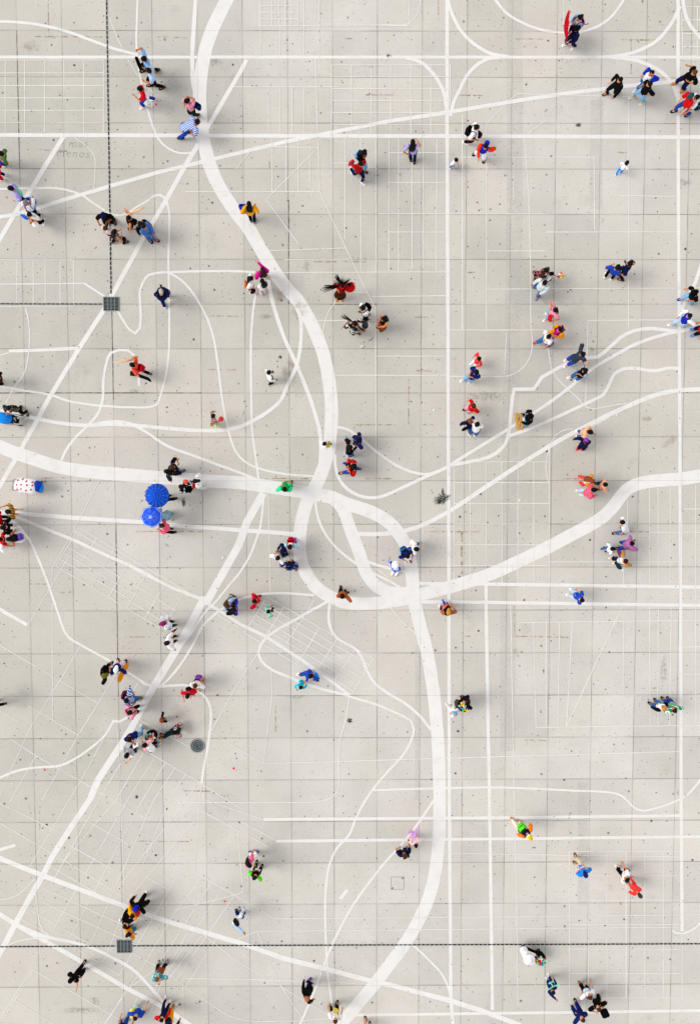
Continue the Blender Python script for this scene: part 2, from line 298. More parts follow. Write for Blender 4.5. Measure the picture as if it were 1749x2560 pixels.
def smooth_path(P_, step=.18):
    out = []
    for i in range(len(P_)-1):
        p0, p1, p2, p3 = P_[max(i-1, 0)], P_[i], P_[i+1], P_[min(i+2, len(P_)-1)]
        k = max(1, int((p2-p1).length/step))
        d01, d12, d23 = [max(1e-4, q)**.5 for q in ((p1-p0).length, (p2-p1).length, (p3-p2).length)]
        m1 = (p2-p1)*1.0; m2 = m1.copy()
        if i > 0: m1 = ((p1-p0)/d01-(p2-p0)/(d01+d12)+(p2-p1)/d12)*d12
        if i < len(P_)-2: m2 = ((p2-p1)/d12-(p3-p1)/(d12+d23)+(p3-p2)/d23)*d12
        for j in range(k):
            t = j/k; out.append(p1*(2*t**3-3*t*t+1)+m1*(t**3-2*t*t+t)+p2*(-2*t**3+3*t*t)+m2*(t**3-t*t))
    out.append(P_[-1]); return out
def ribbon(mb, P_, w, z, sm):
    P_ = [Vector((x, y)) for x, y in P_]
    if sm and len(P_) > 2: P_ = smooth_path(P_)
    else:                                        # straight: split so that the hand painted edge can waver
        q = []
        for a, b in zip(P_, P_[1:]):
            k = max(1, int((b-a).length/.6)); q += [a+(b-a)*(j/k) for j in range(k)]
        P_ = q+[P_[-1]]
    vs = []; fs = []
    for i, p in enumerate(P_):
        a = (p-P_[i-1]).normalized() if i > 0 else (P_[1]-p).normalized()
        b = (P_[i+1]-p).normalized() if i < len(P_)-1 else a
        t = a+b; t = t.normalized() if t.length > .2 else a
        nrm = Vector((-t.y, t.x)); k = min(1/max(.35, t.dot(a)), 1.8)
        j = w*.5*k; e = .006
        l, r = p+nrm*(j+random.uniform(-e, e)), p-nrm*(j+random.uniform(-e, e))
        vs += [(l.x, l.y, z), (r.x, r.y, z)]
        if i: fs.append((2*i-2, 2*i-1, 2*i+1, 2*i))
    mb.add(vs, fs)
LINES = [
(0.5134,1,'w',[(-4.449,20.04),(-4.713,19.538),(-5.283,18.42),(-5.491,17.859),(-5.625,17.297),(-5.724,16.735),(-5.776,16.171),(-5.783,15.606),(-5.743,15.04),(-5.68,14.473),(-5.57,13.905),(-5.3,13.051),(-5.014,12.48),(-4.755,12.062),(-4.392,11.544),(-3.958,10.999),(-3.571,10.337),(-3.217,9.76),(-2.857,9.182),(-2.408,8.602),(-2.08,8.254),(-1.835,7.876),(-1.583,7.439),(-1.32,6.856),(-1.103,6.271),(-0.951,5.685),(-0.852,5.098),(-0.771,4.451),(-0.754,3.782),(-0.785,3.191),(-0.846,2.599),(-0.979,2.005),(-1.147,1.53),(-1.357,1.053),(-1.567,0.696),(-1.717,0.427),(-1.82,0.098),(-1.948,-0.38),(-2.022,-0.98),(-2.037,-1.581),(-1.996,-1.882),(-1.908,-2.184),(-1.771,-2.486),(-1.58,-2.788),(-1.311,-3.091),(-0.716,-3.459),(-0.401,-3.583),(-0.015,-3.662),(0.512,-3.691),(1.214,-3.64),(1.74,-3.57),(2.267,-3.465),(2.758,-3.325),(4.328,-2.908),(5.529,-2.511),(6.726,-1.97),(7.862,-1.417),(8.816,-0.907),(9.59,-0.487),(10.065,-0.158),(10.419,0.232),(10.653,0.561),(10.858,0.8),(11.184,1.009),(11.78,1.158),(12.378,1.217),(13.036,1.264),(13.8,1.394),(14.349,1.513)]),
(0.5166,1,'w',[(-14.238,2.788),(-13.771,2.563),(-13.184,2.326),(-12.597,2.124),(-11.419,1.749),(-10.235,1.569),(-9.049,1.467),(-7.862,1.37),(-6.674,1.286),(-5.485,1.195),(-4.366,1.128),(-3.176,0.966),(-1.984,0.786),(-1.388,0.666),(-0.732,0.545),(-0.195,0.306),(0.402,0.113),(1.0,-0.127),(1.42,-0.385),(1.719,-0.656),(1.93,-0.926),(2.092,-1.197),(2.249,-1.588),(2.383,-2.192),(2.445,-2.796),(2.496,-3.492),(2.643,-4.15),(2.802,-4.759),(2.961,-5.369),(3.097,-5.98),(3.196,-6.593),(3.29,-7.207),(3.36,-7.822),(3.417,-8.439),(3.475,-9.057),(3.509,-9.676),(3.53,-10.296),(3.558,-10.918),(3.568,-11.635),(3.565,-12.311),(3.556,-12.937),(3.523,-13.565),(3.465,-14.193),(3.376,-14.823),(3.225,-15.454),(3.019,-16.086),(2.726,-16.719),(2.383,-17.353),(1.971,-17.988),(1.497,-18.624),(1.003,-19.293),(0.521,-19.899),(-0.006,-20.539),(-0.44,-21.064),(-0.937,-21.661)]),
(0.4926,1,'w',[(-0.732,0.515),(-0.494,0.336),(-0.303,0.066),(-0.136,-0.383),(0.073,-0.983),(0.312,-1.585),(0.492,-2.188),(0.672,-2.581),(0.973,-2.944),(1.364,-3.169),(1.905,-3.279),(2.447,-3.232)]),
(0.1164,0,'m',[(-13.738,17.405),(13.842,17.458)]),
(0.1464,0,'m',[(-13.814,14.502),(-4.25,14.487),(5.0,14.482),(13.915,14.454)]),
(0.139,0,'m',[(3.68,19.892),(3.742,12.07),(3.817,4.372),(3.889,-2.889),(3.896,-4.092),(3.959,-11.686),(4.07,-19.917),(4.164,-21.205)]),
(0.133,0,'m',[(12.507,19.913),(12.697,12.078),(12.92,4.367),(13.125,-3.562),(13.336,-11.719),(13.489,-17.213)]),
(0.1347,0,'m',[(5.364,-2.953),(5.369,-3.549),(5.579,-11.692),(5.78,-20.505)]),
(0.1322,0,'m',[(2.686,-2.875),(5.412,-2.91),(14.219,-3.048)]),
(0.133,0,'m',[(2.759,-3.618),(4.333,-3.625),(14.237,-3.785)]),
(0.1224,0,'m',[(-3.539,-12.46),(5.218,-12.43),(13.307,-12.366)]),
(0.1224,0,'m',[(-3.026,-13.363),(5.225,-13.307),(14.587,-13.237)]),
(0.0862,1,'m',[(0.918,-11.27),(2.839,-11.214),(5.208,-11.173),(6.46,-11.189),(8.662,-11.297),(10.377,-11.39),(10.869,-11.504),(11.179,-11.755),(11.43,-12.027),(11.8,-12.154),(12.289,-12.062),(13.14,-11.752),(13.564,-11.514),(14.089,-10.891),(14.397,-10.456)]),
(0.1239,0,'m',[(0.149,-20.681),(5.284,-20.644),(14.64,-20.564)]),
(0.3104,0,'m',[(-3.446,0.728),(-4.111,-0.437),(-4.435,-1.337),(-5.685,-3.524),(-5.865,-3.526),(-6.511,-4.738),(-7.064,-5.681),(-7.866,-6.993)]),
(0.2677,0,'m',[(-7.854,-6.968),(-8.145,-7.483),(-8.737,-8.588),(-9.39,-9.635),(-10.169,-10.809),(-10.519,-11.635)]),
(0.2326,0,'m',[(-10.512,-11.622),(-11.082,-12.445),(-11.616,-13.255),(-12.057,-13.943),(-12.44,-14.695),(-12.917,-15.511),(-13.523,-16.582),(-14.101,-17.657),(-14.615,-18.545)]),
(0.1746,0,'m',[(-11.004,14.466),(-11.754,13.329),(-12.568,12.055),(-12.687,11.967),(-13.689,10.36)]),
(0.1455,0,'m',[(-13.896,11.353),(-13.545,11.411),(-12.902,11.526),(-12.198,11.71),(-11.083,12.056),(-9.151,12.618),(-7.396,13.105),(-5.732,13.495),(-5.235,13.621),(-4.255,13.85),(-2.506,14.262),(-1.224,14.519),(-0.525,14.662),(1.57,15.051),(3.665,15.366),(5.951,15.738),(8.277,16.093),(10.603,16.368),(12.464,16.541),(13.743,16.701)]),
(0.1619,0,'m',[(-5.514,14.757),(-4.229,16.85),(-3.965,17.329)]),
(0.1768,0,'m',[(-5.858,14.161),(-6.344,13.392),(-7.119,12.06),(-8.016,10.622),(-9.162,8.601),(-9.647,7.788),(-10.615,6.332),(-11.805,4.427),(-12.883,2.55),(-13.997,0.681)]),
(0.2094,0,'m',[(-14.555,-13.87),(-14.193,-14.028),(-12.381,-14.789),(-9.225,-16.032),(-7.518,-16.673),(-4.529,-17.607),(-2.686,-18.284),(-1.084,-18.707),(0.768,-19.228),(1.634,-19.424),(4.114,-20.11),(5.283,-20.502),(5.688,-20.665),(6.935,-21.155)]),
(0.1959,0,'m',[(-14.613,-16.122),(-14.252,-16.358),(-13.59,-16.804),(-12.138,-17.667),(-10.864,-18.436),(-9.221,-19.466),(-7.569,-20.371),(-6.405,-21.213)]),
(0.0289,0,'t',[(-13.626,17.294),(-9.415,17.301)]),
(0.0289,0,'t',[(-13.638,16.822),(-9.423,16.829)]),
(0.0289,0,'t',[(-13.651,16.349),(-9.443,16.356)]),
(0.0289,0,'t',[(-13.663,15.887),(-9.463,15.894)]),
(0.0289,0,'t',[(-13.674,15.424),(-9.472,15.431)]),
(0.0289,0,'t',[(-13.686,14.961),(-9.48,14.967)]),
(0.0289,0,'t',[(-13.182,17.283),(-13.25,14.576)]),
(0.0291,0,'t',[(-12.444,17.285),(-12.509,14.577)]),
(0.0289,0,'t',[(-11.689,17.286),(-11.749,14.578)]),
(0.0289,0,'t',[(-10.945,17.287),(-11.001,14.579)]),
(0.0291,0,'t',[(-10.188,17.289),(-10.242,14.581)]),
(0.0289,0,'t',[(-9.438,17.29),(-9.487,14.582)]),
(0.1041,1,'m',[(-13.704,18.726),(-13.359,18.727),(-12.211,18.656),(-10.95,18.408),(-9.92,18.046),(-9.061,17.74),(-8.199,17.517)]),
(0.0809,1,'m',[(-8.094,19.753),(-8.167,17.685),(-8.039,16.674),(-7.851,15.716),(-7.658,15.038),(-7.378,14.357),(-6.976,13.989),(-6.571,13.83),(-6.106,13.848)]),
(0.0289,1,'t',[(-9.486,19.694),(-9.102,18.635),(-8.603,17.516),(-8.096,16.674),(-7.527,16.055)]),
(0.1619,1,'m',[(-5.862,19.758),(-6.008,18.138),(-6.054,17.184),(-6.017,16.396),(-5.907,15.945)]),
(0.0289,1,'t',[(-10.628,14.41),(-10.112,14.07),(-9.857,13.729),(-9.824,13.331),(-9.899,12.446)]),
(0.0815,1,'m',[(-13.868,12.46),(-12.354,12.495),(-11.307,12.496),(-10.785,12.388),(-10.323,12.217),(-10.093,12.055),(-9.575,11.712),(-9.228,11.512),(-8.879,11.472),(-8.585,11.57),(-8.29,11.771),(-7.79,12.057),(-7.584,12.214),(-7.35,12.249),(-7.165,12.134),(-7.074,11.944),(-7.009,11.6),(-7.063,9.758),(-7.058,8.021),(-7.093,6.272),(-7.212,5.394),(-7.492,4.407),(-7.583,4.199),(-7.821,4.111),(-9.595,4.142),(-11.068,4.348),(-11.713,4.574),(-12.713,4.739),(-13.71,4.927),(-14.063,4.986)]),
(0.0878,1,'m',[(-9.059,7.817),(-8.601,7.09),(-8.397,6.956),(-8.217,7.148),(-8.174,8.021),(-8.196,8.485),(-8.072,8.891),(-7.833,9.209),(-7.51,9.284),(-7.04,9.308),(-5.984,9.343),(-4.294,9.343),(-3.708,9.309)]),
(0.0354,0,'t',[(-2.651,9.298),(-0.183,9.31),(3.847,9.329)]),
(0.083,1,'m',[(-7.011,9.267),(-6.575,9.007),(-6.112,8.485),(-5.651,7.672),(-5.365,6.856),(-5.199,5.804),(-5.036,4.424),(-4.867,3.49),(-4.696,2.78),(-4.522,2.365),(-4.357,2.127),(-4.003,1.86),(-3.469,1.651),(-2.577,1.472),(-1.386,1.375)]),
(0.082,0,'m',[(-10.359,8.902),(-9.548,8.369)]),
(0.0469,0,'t',[(-13.845,8.848),(-10.353,8.878)]),
(0.0293,0,'t',[(-13.82,9.784),(-10.722,9.785)]),
(0.0293,0,'t',[(-13.866,8.008),(-10.787,8.009)]),
(0.0293,0,'t',[(-12.915,9.784),(-12.957,8.049)]),
(0.0293,0,'t',[(-12.289,9.785),(-12.329,8.049)]),
(0.0293,0,'t',[(-11.82,9.843),(-11.86,8.049)]),
(0.0293,0,'t',[(-11.248,9.785),(-11.285,8.049)]),
(0.0295,0,'t',[(-10.733,9.785),(-10.77,8.003)]),
(0.1297,0,'m',[(-13.323,6.274),(-11.91,6.332),(-10.585,6.39)]),
(0.0472,0,'t',[(-13.917,6.04),(-13.325,6.215)]),
(0.0472,1,'t',[(-12.625,7.933),(-12.531,7.439),(-12.498,6.857),(-12.563,6.098),(-12.756,5.396),(-13.183,4.81),(-13.491,4.262)]),
(0.1002,1,'m',[(-8.27,4.925),(-8.317,5.688),(-8.44,6.097),(-8.672,6.302),(-9.026,6.32),(-9.351,6.214),(-9.535,5.805),(-9.666,5.102),(-9.696,4.426),(-9.835,3.965),(-10.078,3.612),(-10.44,3.258),(-10.863,2.844),(-11.167,2.43),(-11.366,2.016)]),
(0.1424,1,'m',[(-14.088,4.015),(-13.735,3.956),(-13.147,3.861),(-12.266,3.643),(-11.264,3.465),(-10.201,3.387),(-9.608,3.434),(-8.661,3.404),(-7.833,3.327),(-6.649,3.225),(-5.76,3.177),(-4.87,3.224),(-4.347,3.336),(-3.99,3.489),(-3.275,3.902),(-2.739,4.373),(-2.499,4.923),(-2.17,5.568),(-1.989,6.272),(-1.926,7.148),(-1.954,7.556),(-2.099,7.934)]),
(0.1068,1,'m',[(-10.201,3.387),(-9.606,3.517),(-9.132,3.54),(-8.719,3.481),(-8.131,3.197),(-7.25,2.604),(-6.069,2.159),(-4.363,1.521),(-3.71,1.265)]),
(0.1672,0,'m',[(-14.192,0.008),(-13.836,-0.017),(-12.946,-0.078),(-10.866,-0.248),(-8.485,-0.401),(-7.294,-0.522),(-4.382,-0.737),(-3.785,-0.785),(-2.201,-0.908)]),
(0.1322,0,'m',[(-13.481,-0.095),(-12.656,-0.425),(-10.884,-1.146),(-9.701,-1.719),(-8.811,-2.111),(-7.921,-2.595),(-7.029,-3.05),(-5.955,-3.475),(-5.747,-3.647),(-5.18,-3.982),(-4.415,-4.5),(-3.396,-4.988),(-2.014,-5.907),(-0.688,-6.889),(-0.054,-7.394)]),
(0.0912,1,'m',[(-0.568,-7.258),(-0.023,-7.444),(1.007,-7.754),(2.099,-8.25),(2.403,-8.436),(2.514,-8.745),(2.406,-9.239),(2.103,-9.795),(1.496,-10.476),(0.887,-11.22),(0.595,-11.655),(0.216,-12.362),(-0.09,-13.111),(-0.581,-13.674),(-0.888,-14.364),(-1.013,-15.183),(-1.065,-16.068),(-1.049,-17.083),(-1.021,-17.974),(-0.961,-18.931),(-0.792,-20.278)]),
(0.1081,1,'m',[(-0.861,-3.548),(-2.007,-4.201),(-3.275,-4.958),(-3.579,-5.293),(-3.689,-5.597),(-3.583,-5.964),(-3.224,-6.301),(-2.621,-6.578),(-2.018,-6.825),(-1.112,-7.134),(-0.114,-7.394)]),
(0.1088,1,'m',[(-0.85,-3.657),(-0.893,-4.264),(-0.744,-4.842),(-0.443,-5.148),(0.16,-5.484),(0.401,-5.79),(0.643,-6.403),(0.945,-6.894),(1.37,-7.233),(2.219,-7.757),(2.828,-8.314),(3.207,-8.809)]),
(0.0841,1,'m',[(-3.441,0.579),(-3.48,0.101),(-3.574,-0.558),(-3.697,-0.978),(-3.972,-1.698),(-4.397,-2.421),(-4.809,-2.903),(-5.295,-3.507),(-5.842,-4.071),(-6.362,-4.86),(-6.882,-5.529)]),
(0.0961,1,'m',[(-1.462,-3.345),(-2.603,-3.258),(-3.324,-3.269),(-3.925,-3.358),(-4.406,-3.509),(-4.756,-3.661),(-5.3,-4.012),(-5.877,-4.557),(-6.277,-5.286),(-6.768,-6.078),(-7.32,-6.749),(-7.686,-7.055)]),
(0.0961,1,'m',[(-13.484,-0.214),(-13.077,-0.604),(-12.673,-1.144),(-12.39,-1.804),(-12.108,-2.527),(-11.8,-3.482),(-11.604,-4.12),(-11.378,-4.788),(-11.203,-5.031),(-10.609,-5.398),(-9.538,-6.01),(-8.942,-6.409),(-8.465,-6.716),(-8.227,-6.9),(-7.927,-6.993)]),
(0.1028,1,'m',[(-7.686,-7.018),(-7.081,-6.964),(-6.538,-6.966),(-6.118,-7.181),(-5.789,-7.489),(-5.625,-7.92),(-5.651,-8.72),(-5.783,-9.646),(-5.944,-10.451),(-6.01,-10.979)]),
(0.0967,1,'m',[(-9.52,-8.401),(-9.278,-8.432),(-8.943,-8.249)]),
(0.0907,1,'m',[(-9.489,-8.37),(-9.832,-8.954),(-10.447,-9.508),(-11.184,-10.0),(-11.673,-10.215),(-12.766,-10.304),(-13.496,-10.457),(-14.354,-10.826)]),
(0.1442,0,'m',[(-14.17,-3.739),(-12.86,-4.511)]),
(0.1338,0,'m',[(-14.429,-13.745),(-13.54,-13.486)]),
(0.0302,0,'t',[(-14.208,-5.182),(-10.111,-7.674)]),
(0.0302,0,'t',[(-12.888,-7.776),(-10.921,-8.982)]),
(0.0302,0,'t',[(-14.217,-7.883),(-13.314,-8.426)]),
(0.0304,0,'t',[(-13.645,-9.128),(-12.633,-9.81),(-10.418,-11.119),(-9.516,-11.671),(-8.251,-12.424)]),
(0.0302,0,'t',[(-11.845,-3.635),(-11.936,-8.363)]),
(0.0298,0,'t',[(-11.166,-1.807),(-12.219,-3.511),(-12.811,-4.481)]),
(0.03,0,'t',[(-10.79,-5.397),(-11.599,-6.738),(-12.849,-8.699),(-14.127,-11.417)]),
(0.0302,0,'t',[(-9.366,-6.499),(-10.921,-8.982),(-12.432,-11.628)]),
(0.0302,0,'t',[(-8.497,-6.838),(-8.776,-7.297)]),
(0.0304,0,'t',[(-9.582,-8.524),(-10.836,-10.807),(-11.339,-11.632),(-12.982,-14.378)]),
(0.0304,0,'t',[(-12.633,-9.81),(-13.677,-11.623),(-13.772,-11.791)]),
(0.0302,0,'t',[(-8.431,-8.373),(-5.966,-9.769)]),
(0.0304,0,'t',[(-8.748,-9.297),(-5.98,-10.997),(-4.408,-12.032)]),
(0.0304,0,'t',[(-9.371,-8.524),(-9.279,-10.254),(-9.273,-11.641),(-9.226,-13.202),(-9.196,-16.159)]),
(0.0306,0,'t',[(-8.33,-9.7),(-9.455,-11.638),(-11.573,-14.101),(-12.144,-15.136)]),
(0.0304,0,'t',[(-9.247,-10.13),(-10.154,-11.636),(-11.573,-14.101)]),
(0.0304,0,'t',[(-7.91,-9.949),(-8.905,-11.497),(-12.189,-17.19)]),
(0.0304,0,'t',[(-7.457,-10.105),(-8.391,-11.642),(-11.458,-17.416)]),
(0.0304,0,'t',[(-7.065,-10.323),(-7.935,-11.644),(-10.795,-18.054)]),
(0.0304,0,'t',[(-6.656,-10.604),(-7.326,-11.646),(-10.127,-18.472)]),
(0.0304,0,'t',[(-6.162,-10.916),(-6.627,-11.65),(-9.488,-15.337)]),
(0.0306,0,'t',[(-6.24,-12.4),(-8.943,-15.654)]),
(0.0306,0,'t',[(-6.439,-13.745),(-8.131,-16.67),(-9.269,-18.635)]),
(0.0308,0,'t',[(-6.054,-14.847),(-7.144,-16.294),(-8.783,-19.084),(-10.112,-21.013)]),
(0.0308,0,'t',[(-5.659,-15.069),(-7.977,-18.705),(-9.036,-19.467)]),
(0.0308,0,'t',[(-5.233,-15.355),(-7.674,-19.09),(-8.252,-20.637)]),
(0.0308,0,'t',[(-4.776,-15.672),(-7.183,-19.22)]),
(0.031,0,'t',[(-5.437,-17.348),(-6.786,-19.478)]),
(0.0304,0,'t',[(-14.255,-11.686),(-11.732,-12.973)]),
(0.0304,0,'t',[(-14.276,-12.495),(-11.995,-13.88)]),
(0.0304,0,'t',[(-10.867,-12.352),(-8.998,-13.453)]),
(0.0306,0,'t',[(-11.437,-13.444),(-9.597,-14.549)]),
(0.0306,0,'t',[(-11.784,-14.006),(-8.734,-15.971),(-7.943,-16.354)]),
(0.0308,0,'t',[(-12.068,-14.413),(-8.225,-16.765)]),
(0.0306,0,'t',[(-12.514,-15.261),(-8.477,-17.207)]),
(0.0306,0,'t',[(-12.769,-15.733),(-8.73,-17.683)]),
(0.0308,0,'t',[(-13.084,-16.142),(-10.664,-17.61)]),
(0.0306,0,'t',[(-13.4,-16.551),(-10.795,-18.054),(-9.458,-18.941),(-9.079,-18.317)]),
(0.0306,0,'t',[(-8.378,-14.774),(-7.377,-15.377)]),
(0.0306,0,'t',[(-6.358,-14.625),(-4.44,-15.769),(-3.107,-16.597),(5.251,-16.559),(14.543,-16.505)]),
(0.031,0,'t',[(-7.205,-16.262),(-4.537,-18.467),(-3.309,-19.175),(-1.954,-20.047),(-0.904,-20.695)]),
(0.0306,0,'t',[(-7.205,-16.218),(-4.511,-15.535)]),
(0.0308,0,'t',[(-8.951,-18.0),(-7.669,-18.707),(-6.755,-19.478),(-5.1,-20.641),(-4.557,-20.836),(-3.939,-20.936),(-2.082,-20.914),(-0.904,-20.804)]),
(0.0308,0,'t',[(-12.99,-18.681),(-11.381,-19.647),(-9.062,-21.07)]),
(0.031,0,'t',[(-13.698,-19.987),(-12.089,-21.054)]),
(0.0308,0,'t',[(-12.632,-17.791),(-13.021,-18.681),(-14.365,-20.785),(-14.495,-21.041)]),
(0.0308,0,'t',[(-12.929,-18.694),(-14.242,-20.785),(-14.402,-21.041)]),
(0.0304,0,'t',[(-6.358,-14.625),(-6.109,-11.652),(-6.01,-10.947)]),
(0.0306,0,'t',[(-6.114,-12.057),(-3.15,-13.695)]),
(0.0306,0,'t',[(-4.598,-12.844),(-4.388,-15.453),(-4.511,-15.497)]),
(0.0306,0,'t',[(-5.866,-11.653),(-3.539,-12.46)]),
(0.0306,0,'t',[(-4.485,-12.5),(-3.026,-13.351)]),
(0.031,0,'t',[(-6.873,-19.094),(-4.543,-19.137),(-1.889,-19.234),(0.212,-19.334)]),
(0.031,0,'t',[(-6.873,-19.094),(-6.868,-21.082)]),
(0.031,0,'t',[(-4.651,-17.46),(-3.818,-17.121),(5.255,-17.067),(13.379,-17.021)]),
(0.031,0,'t',[(-3.818,-17.121),(-3.426,-18.217),(-2.756,-19.626),(-1.835,-21.108)]),
(0.0306,0,'t',[(-6.914,-11.743),(-1.736,-11.761),(-0.943,-11.671)]),
(0.0308,0,'t',[(3.831,-13.88),(4.402,-13.895),(8.823,-13.994),(13.314,-14.075)]),
(0.0308,0,'t',[(-6.665,-17.184),(-7.989,-19.536),(-8.178,-19.791)]),
(0.0308,0,'t',[(-6.113,-17.313),(-7.428,-19.091)]),
(0.0308,0,'t',[(-8.735,-19.916),(-8.99,-20.428)]),
(0.0308,0,'t',[(-9.224,-19.626),(-10.05,-21.013)]),
(0.0306,0,'t',[(-12.061,-14.131),(-13.522,-16.519)]),
(0.0306,0,'t',[(-12.699,-15.323),(-13.207,-16.141)]),
(0.1355,1,'m',[(-13.59,-16.785),(-12.437,-17.284),(-11.338,-17.543),(-10.606,-17.769),(-9.875,-18.123),(-8.9,-18.701),(-8.294,-19.342),(-7.506,-20.307)]),
(0.0367,1,'t',[(-12.78,-14.882),(-13.436,-15.509),(-13.869,-15.696),(-14.421,-15.782)]),
(0.0431,1,'t',[(-12.764,-15.512),(-12.717,-16.143),(-12.611,-16.84),(-12.253,-17.285),(-11.643,-17.478)]),
(0.049,1,'t',[(-14.479,-18.037),(-13.669,-17.532),(-12.745,-17.359),(-12.194,-17.412)]),
(0.0985,1,'m',[(3.33,-11.686),(2.723,-12.621),(2.052,-13.496),(1.38,-14.248),(0.705,-15.127),(0.091,-16.01),(-0.464,-17.022),(-0.897,-17.974),(-1.208,-18.802),(-1.582,-19.824),(-2.145,-21.171)]),
(0.0929,1,'m',[(2.495,-17.703),(3.177,-18.376),(3.736,-19.018),(4.019,-19.725),(4.104,-20.432)]),
(0.1355,0,'m',[(-0.154,-15.389),(-0.45,-15.786)]),
(0.0367,0,'t',[(6.354,-3.733),(6.45,-7.216),(6.569,-11.695),(6.726,-16.102),(6.815,-20.349)]),
(0.0308,0,'t',[(8.833,-13.824),(13.309,-13.842)]),
(0.0308,0,'t',[(8.848,-14.846),(13.332,-14.864)]),
(0.031,0,'t',[(8.862,-15.864),(13.354,-15.884)]),
(0.031,0,'t',[(8.877,-16.893),(13.377,-16.913)]),
(0.031,0,'t',[(8.892,-17.925),(13.511,-17.946)]),
(0.0312,0,'t',[(8.907,-18.96),(13.534,-18.983)]),
(0.0312,0,'t',[(8.921,-19.993),(13.557,-20.017)]),
(0.0312,0,'t',[(8.833,-13.824),(8.921,-19.993)]),
(0.031,0,'t',[(9.601,-13.827),(9.698,-19.997)]),
(0.031,0,'t',[(10.357,-13.83),(10.462,-20.001)]),
(0.0312,0,'t',[(11.894,-13.836),(12.015,-20.009)]),
(0.0312,0,'t',[(12.651,-13.839),(12.78,-20.013)]),
(0.0312,0,'t',[(13.496,-17.276),(13.557,-20.017)]),
(0.0496,0,'t',[(11.138,-13.833),(11.251,-20.005)]),
(0.0739,1,'m',[(13.073,-17.147),(13.261,-17.275),(13.571,-17.29),(13.878,-17.164),(14.229,-16.834),(14.54,-16.39)]),
(0.0312,0,'t',[(13.696,-17.341),(14.143,-17.949)]),
(0.0363,0,'t',[(6.693,-4.451),(14.251,-4.382)]),
(0.0367,0,'t',[(7.421,-8.71),(14.353,-8.644)]),
(0.0365,0,'t',[(7.267,-4.464),(7.421,-8.71)]),
(0.0365,0,'t',[(7.768,-4.453),(7.822,-8.699)]),
(0.0365,0,'t',[(8.312,-4.442),(8.291,-8.688)]),
(0.0365,0,'t',[(8.819,-4.437),(8.644,-8.689)]),
(0.0365,0,'t',[(10.863,-4.411),(10.909,-8.646)]),
(0.0365,0,'t',[(10.792,-3.833),(8.644,-8.67)]),
(0.0365,0,'t',[(11.891,-3.805),(12.006,-8.637)]),
(0.0367,0,'t',[(12.242,-3.806),(12.316,-8.638)]),
(0.0367,0,'t',[(12.755,-3.807),(12.798,-8.639)]),
(0.0367,0,'t',[(-2.015,-10.123),(4.375,-9.945),(13.218,-9.719)]),
(0.0367,0,'t',[(13.729,-3.809),(13.852,-8.593)]),
(0.0363,0,'t',[(13.246,-5.455),(14.277,-5.457)]),
(0.0365,0,'t',[(13.27,-6.558),(14.303,-6.56)]),
(0.0298,0,'t',[(4.058,1.947),(7.819,1.943)]),
(0.0298,0,'t',[(4.063,1.131),(7.829,1.126)]),
(0.0298,0,'t',[(4.068,0.306),(7.84,0.301)]),
(0.03,0,'t',[(4.073,-0.509),(7.85,-0.515)]),
(0.03,0,'t',[(4.078,-1.332),(7.861,-1.339)]),
(0.03,0,'t',[(4.083,-2.164),(7.872,-2.171)]),
(0.03,0,'t',[(7.882,-2.02),(13.079,-2.029)]),
(0.03,0,'t',[(11.82,-0.851),(14.166,-0.855)]),
(0.03,0,'t',[(13.153,0.072),(14.144,0.071)]),
(0.03,0,'t',[(4.069,2.0),(4.099,-2.769)]),
(0.03,0,'t',[(4.696,1.94),(4.731,-2.8)]),
(0.03,0,'t',[(5.323,1.94),(5.363,-2.801)]),
(0.0302,0,'t',[(5.949,1.939),(5.995,-2.863)]),
(0.03,0,'t',[(6.576,1.938),(6.628,-2.864)]),
(0.0302,0,'t',[(7.203,1.938),(7.26,-2.865)]),
(0.03,0,'t',[(7.811,2.532),(7.881,-2.867)]),
(0.03,0,'t',[(10.824,-2.267),(10.836,-2.933)]),
(0.0302,0,'t',[(10.937,0.441),(10.983,-2.086)]),
(0.03,0,'t',[(11.798,0.859),(11.874,-2.935)]),
(0.03,0,'t',[(12.132,0.918),(12.212,-2.935)]),
(0.0302,0,'t',[(12.611,0.947),(12.694,-2.936)]),
(0.0302,0,'t',[(13.617,1.036),(13.723,-3.564)]),
(0.036,1,'t',[(7.812,2.472),(7.698,1.997),(7.704,1.52),(7.799,1.132)]),
(0.0358,1,'t',[(8.726,3.243),(8.339,3.184),(8.043,3.007),(7.869,2.651),(7.796,2.294)]),
(0.0418,1,'t',[(10.708,4.13),(10.002,3.598),(9.411,3.302)]),
(0.0415,1,'t',[(7.663,7.101),(7.72,6.387),(7.798,5.859),(7.952,5.389),(8.435,4.859),(8.947,4.399),(9.219,4.101),(9.459,4.024),(9.994,4.101),(10.825,4.248)]),
(0.0358,0,'t',[(12.839,7.481),(9.256,7.457),(9.215,4.369),(9.193,4.249)]),
(0.0415,1,'t',[(6.896,12.071),(6.981,9.765),(7.041,7.148),(7.093,6.738),(7.052,6.211),(6.879,5.801),(6.586,5.507),(6.172,5.313),(5.46,5.284),(4.274,5.284),(3.859,5.296)]),
(0.0356,0,'t',[(6.084,7.002),(6.006,5.36)]),
(0.0356,0,'t',[(3.86,7.089),(7.663,7.089)]),
(0.0354,0,'t',[(5.3,10.123),(7.566,10.124)]),
(0.0354,0,'t',[(7.586,10.851),(12.617,10.855)]),
(0.0351,0,'t',[(1.067,11.537),(7.548,11.543)]),
(0.0356,0,'t',[(5.254,12.069),(5.296,7.119)]),
(0.0356,0,'t',[(4.317,12.068),(4.35,7.119)]),
(0.0354,0,'t',[(9.431,12.073),(9.45,10.864)]),
(0.0356,0,'t',[(10.758,12.074),(10.849,7.118)]),
(0.0354,0,'t',[(5.313,8.662),(13.936,8.711)]),
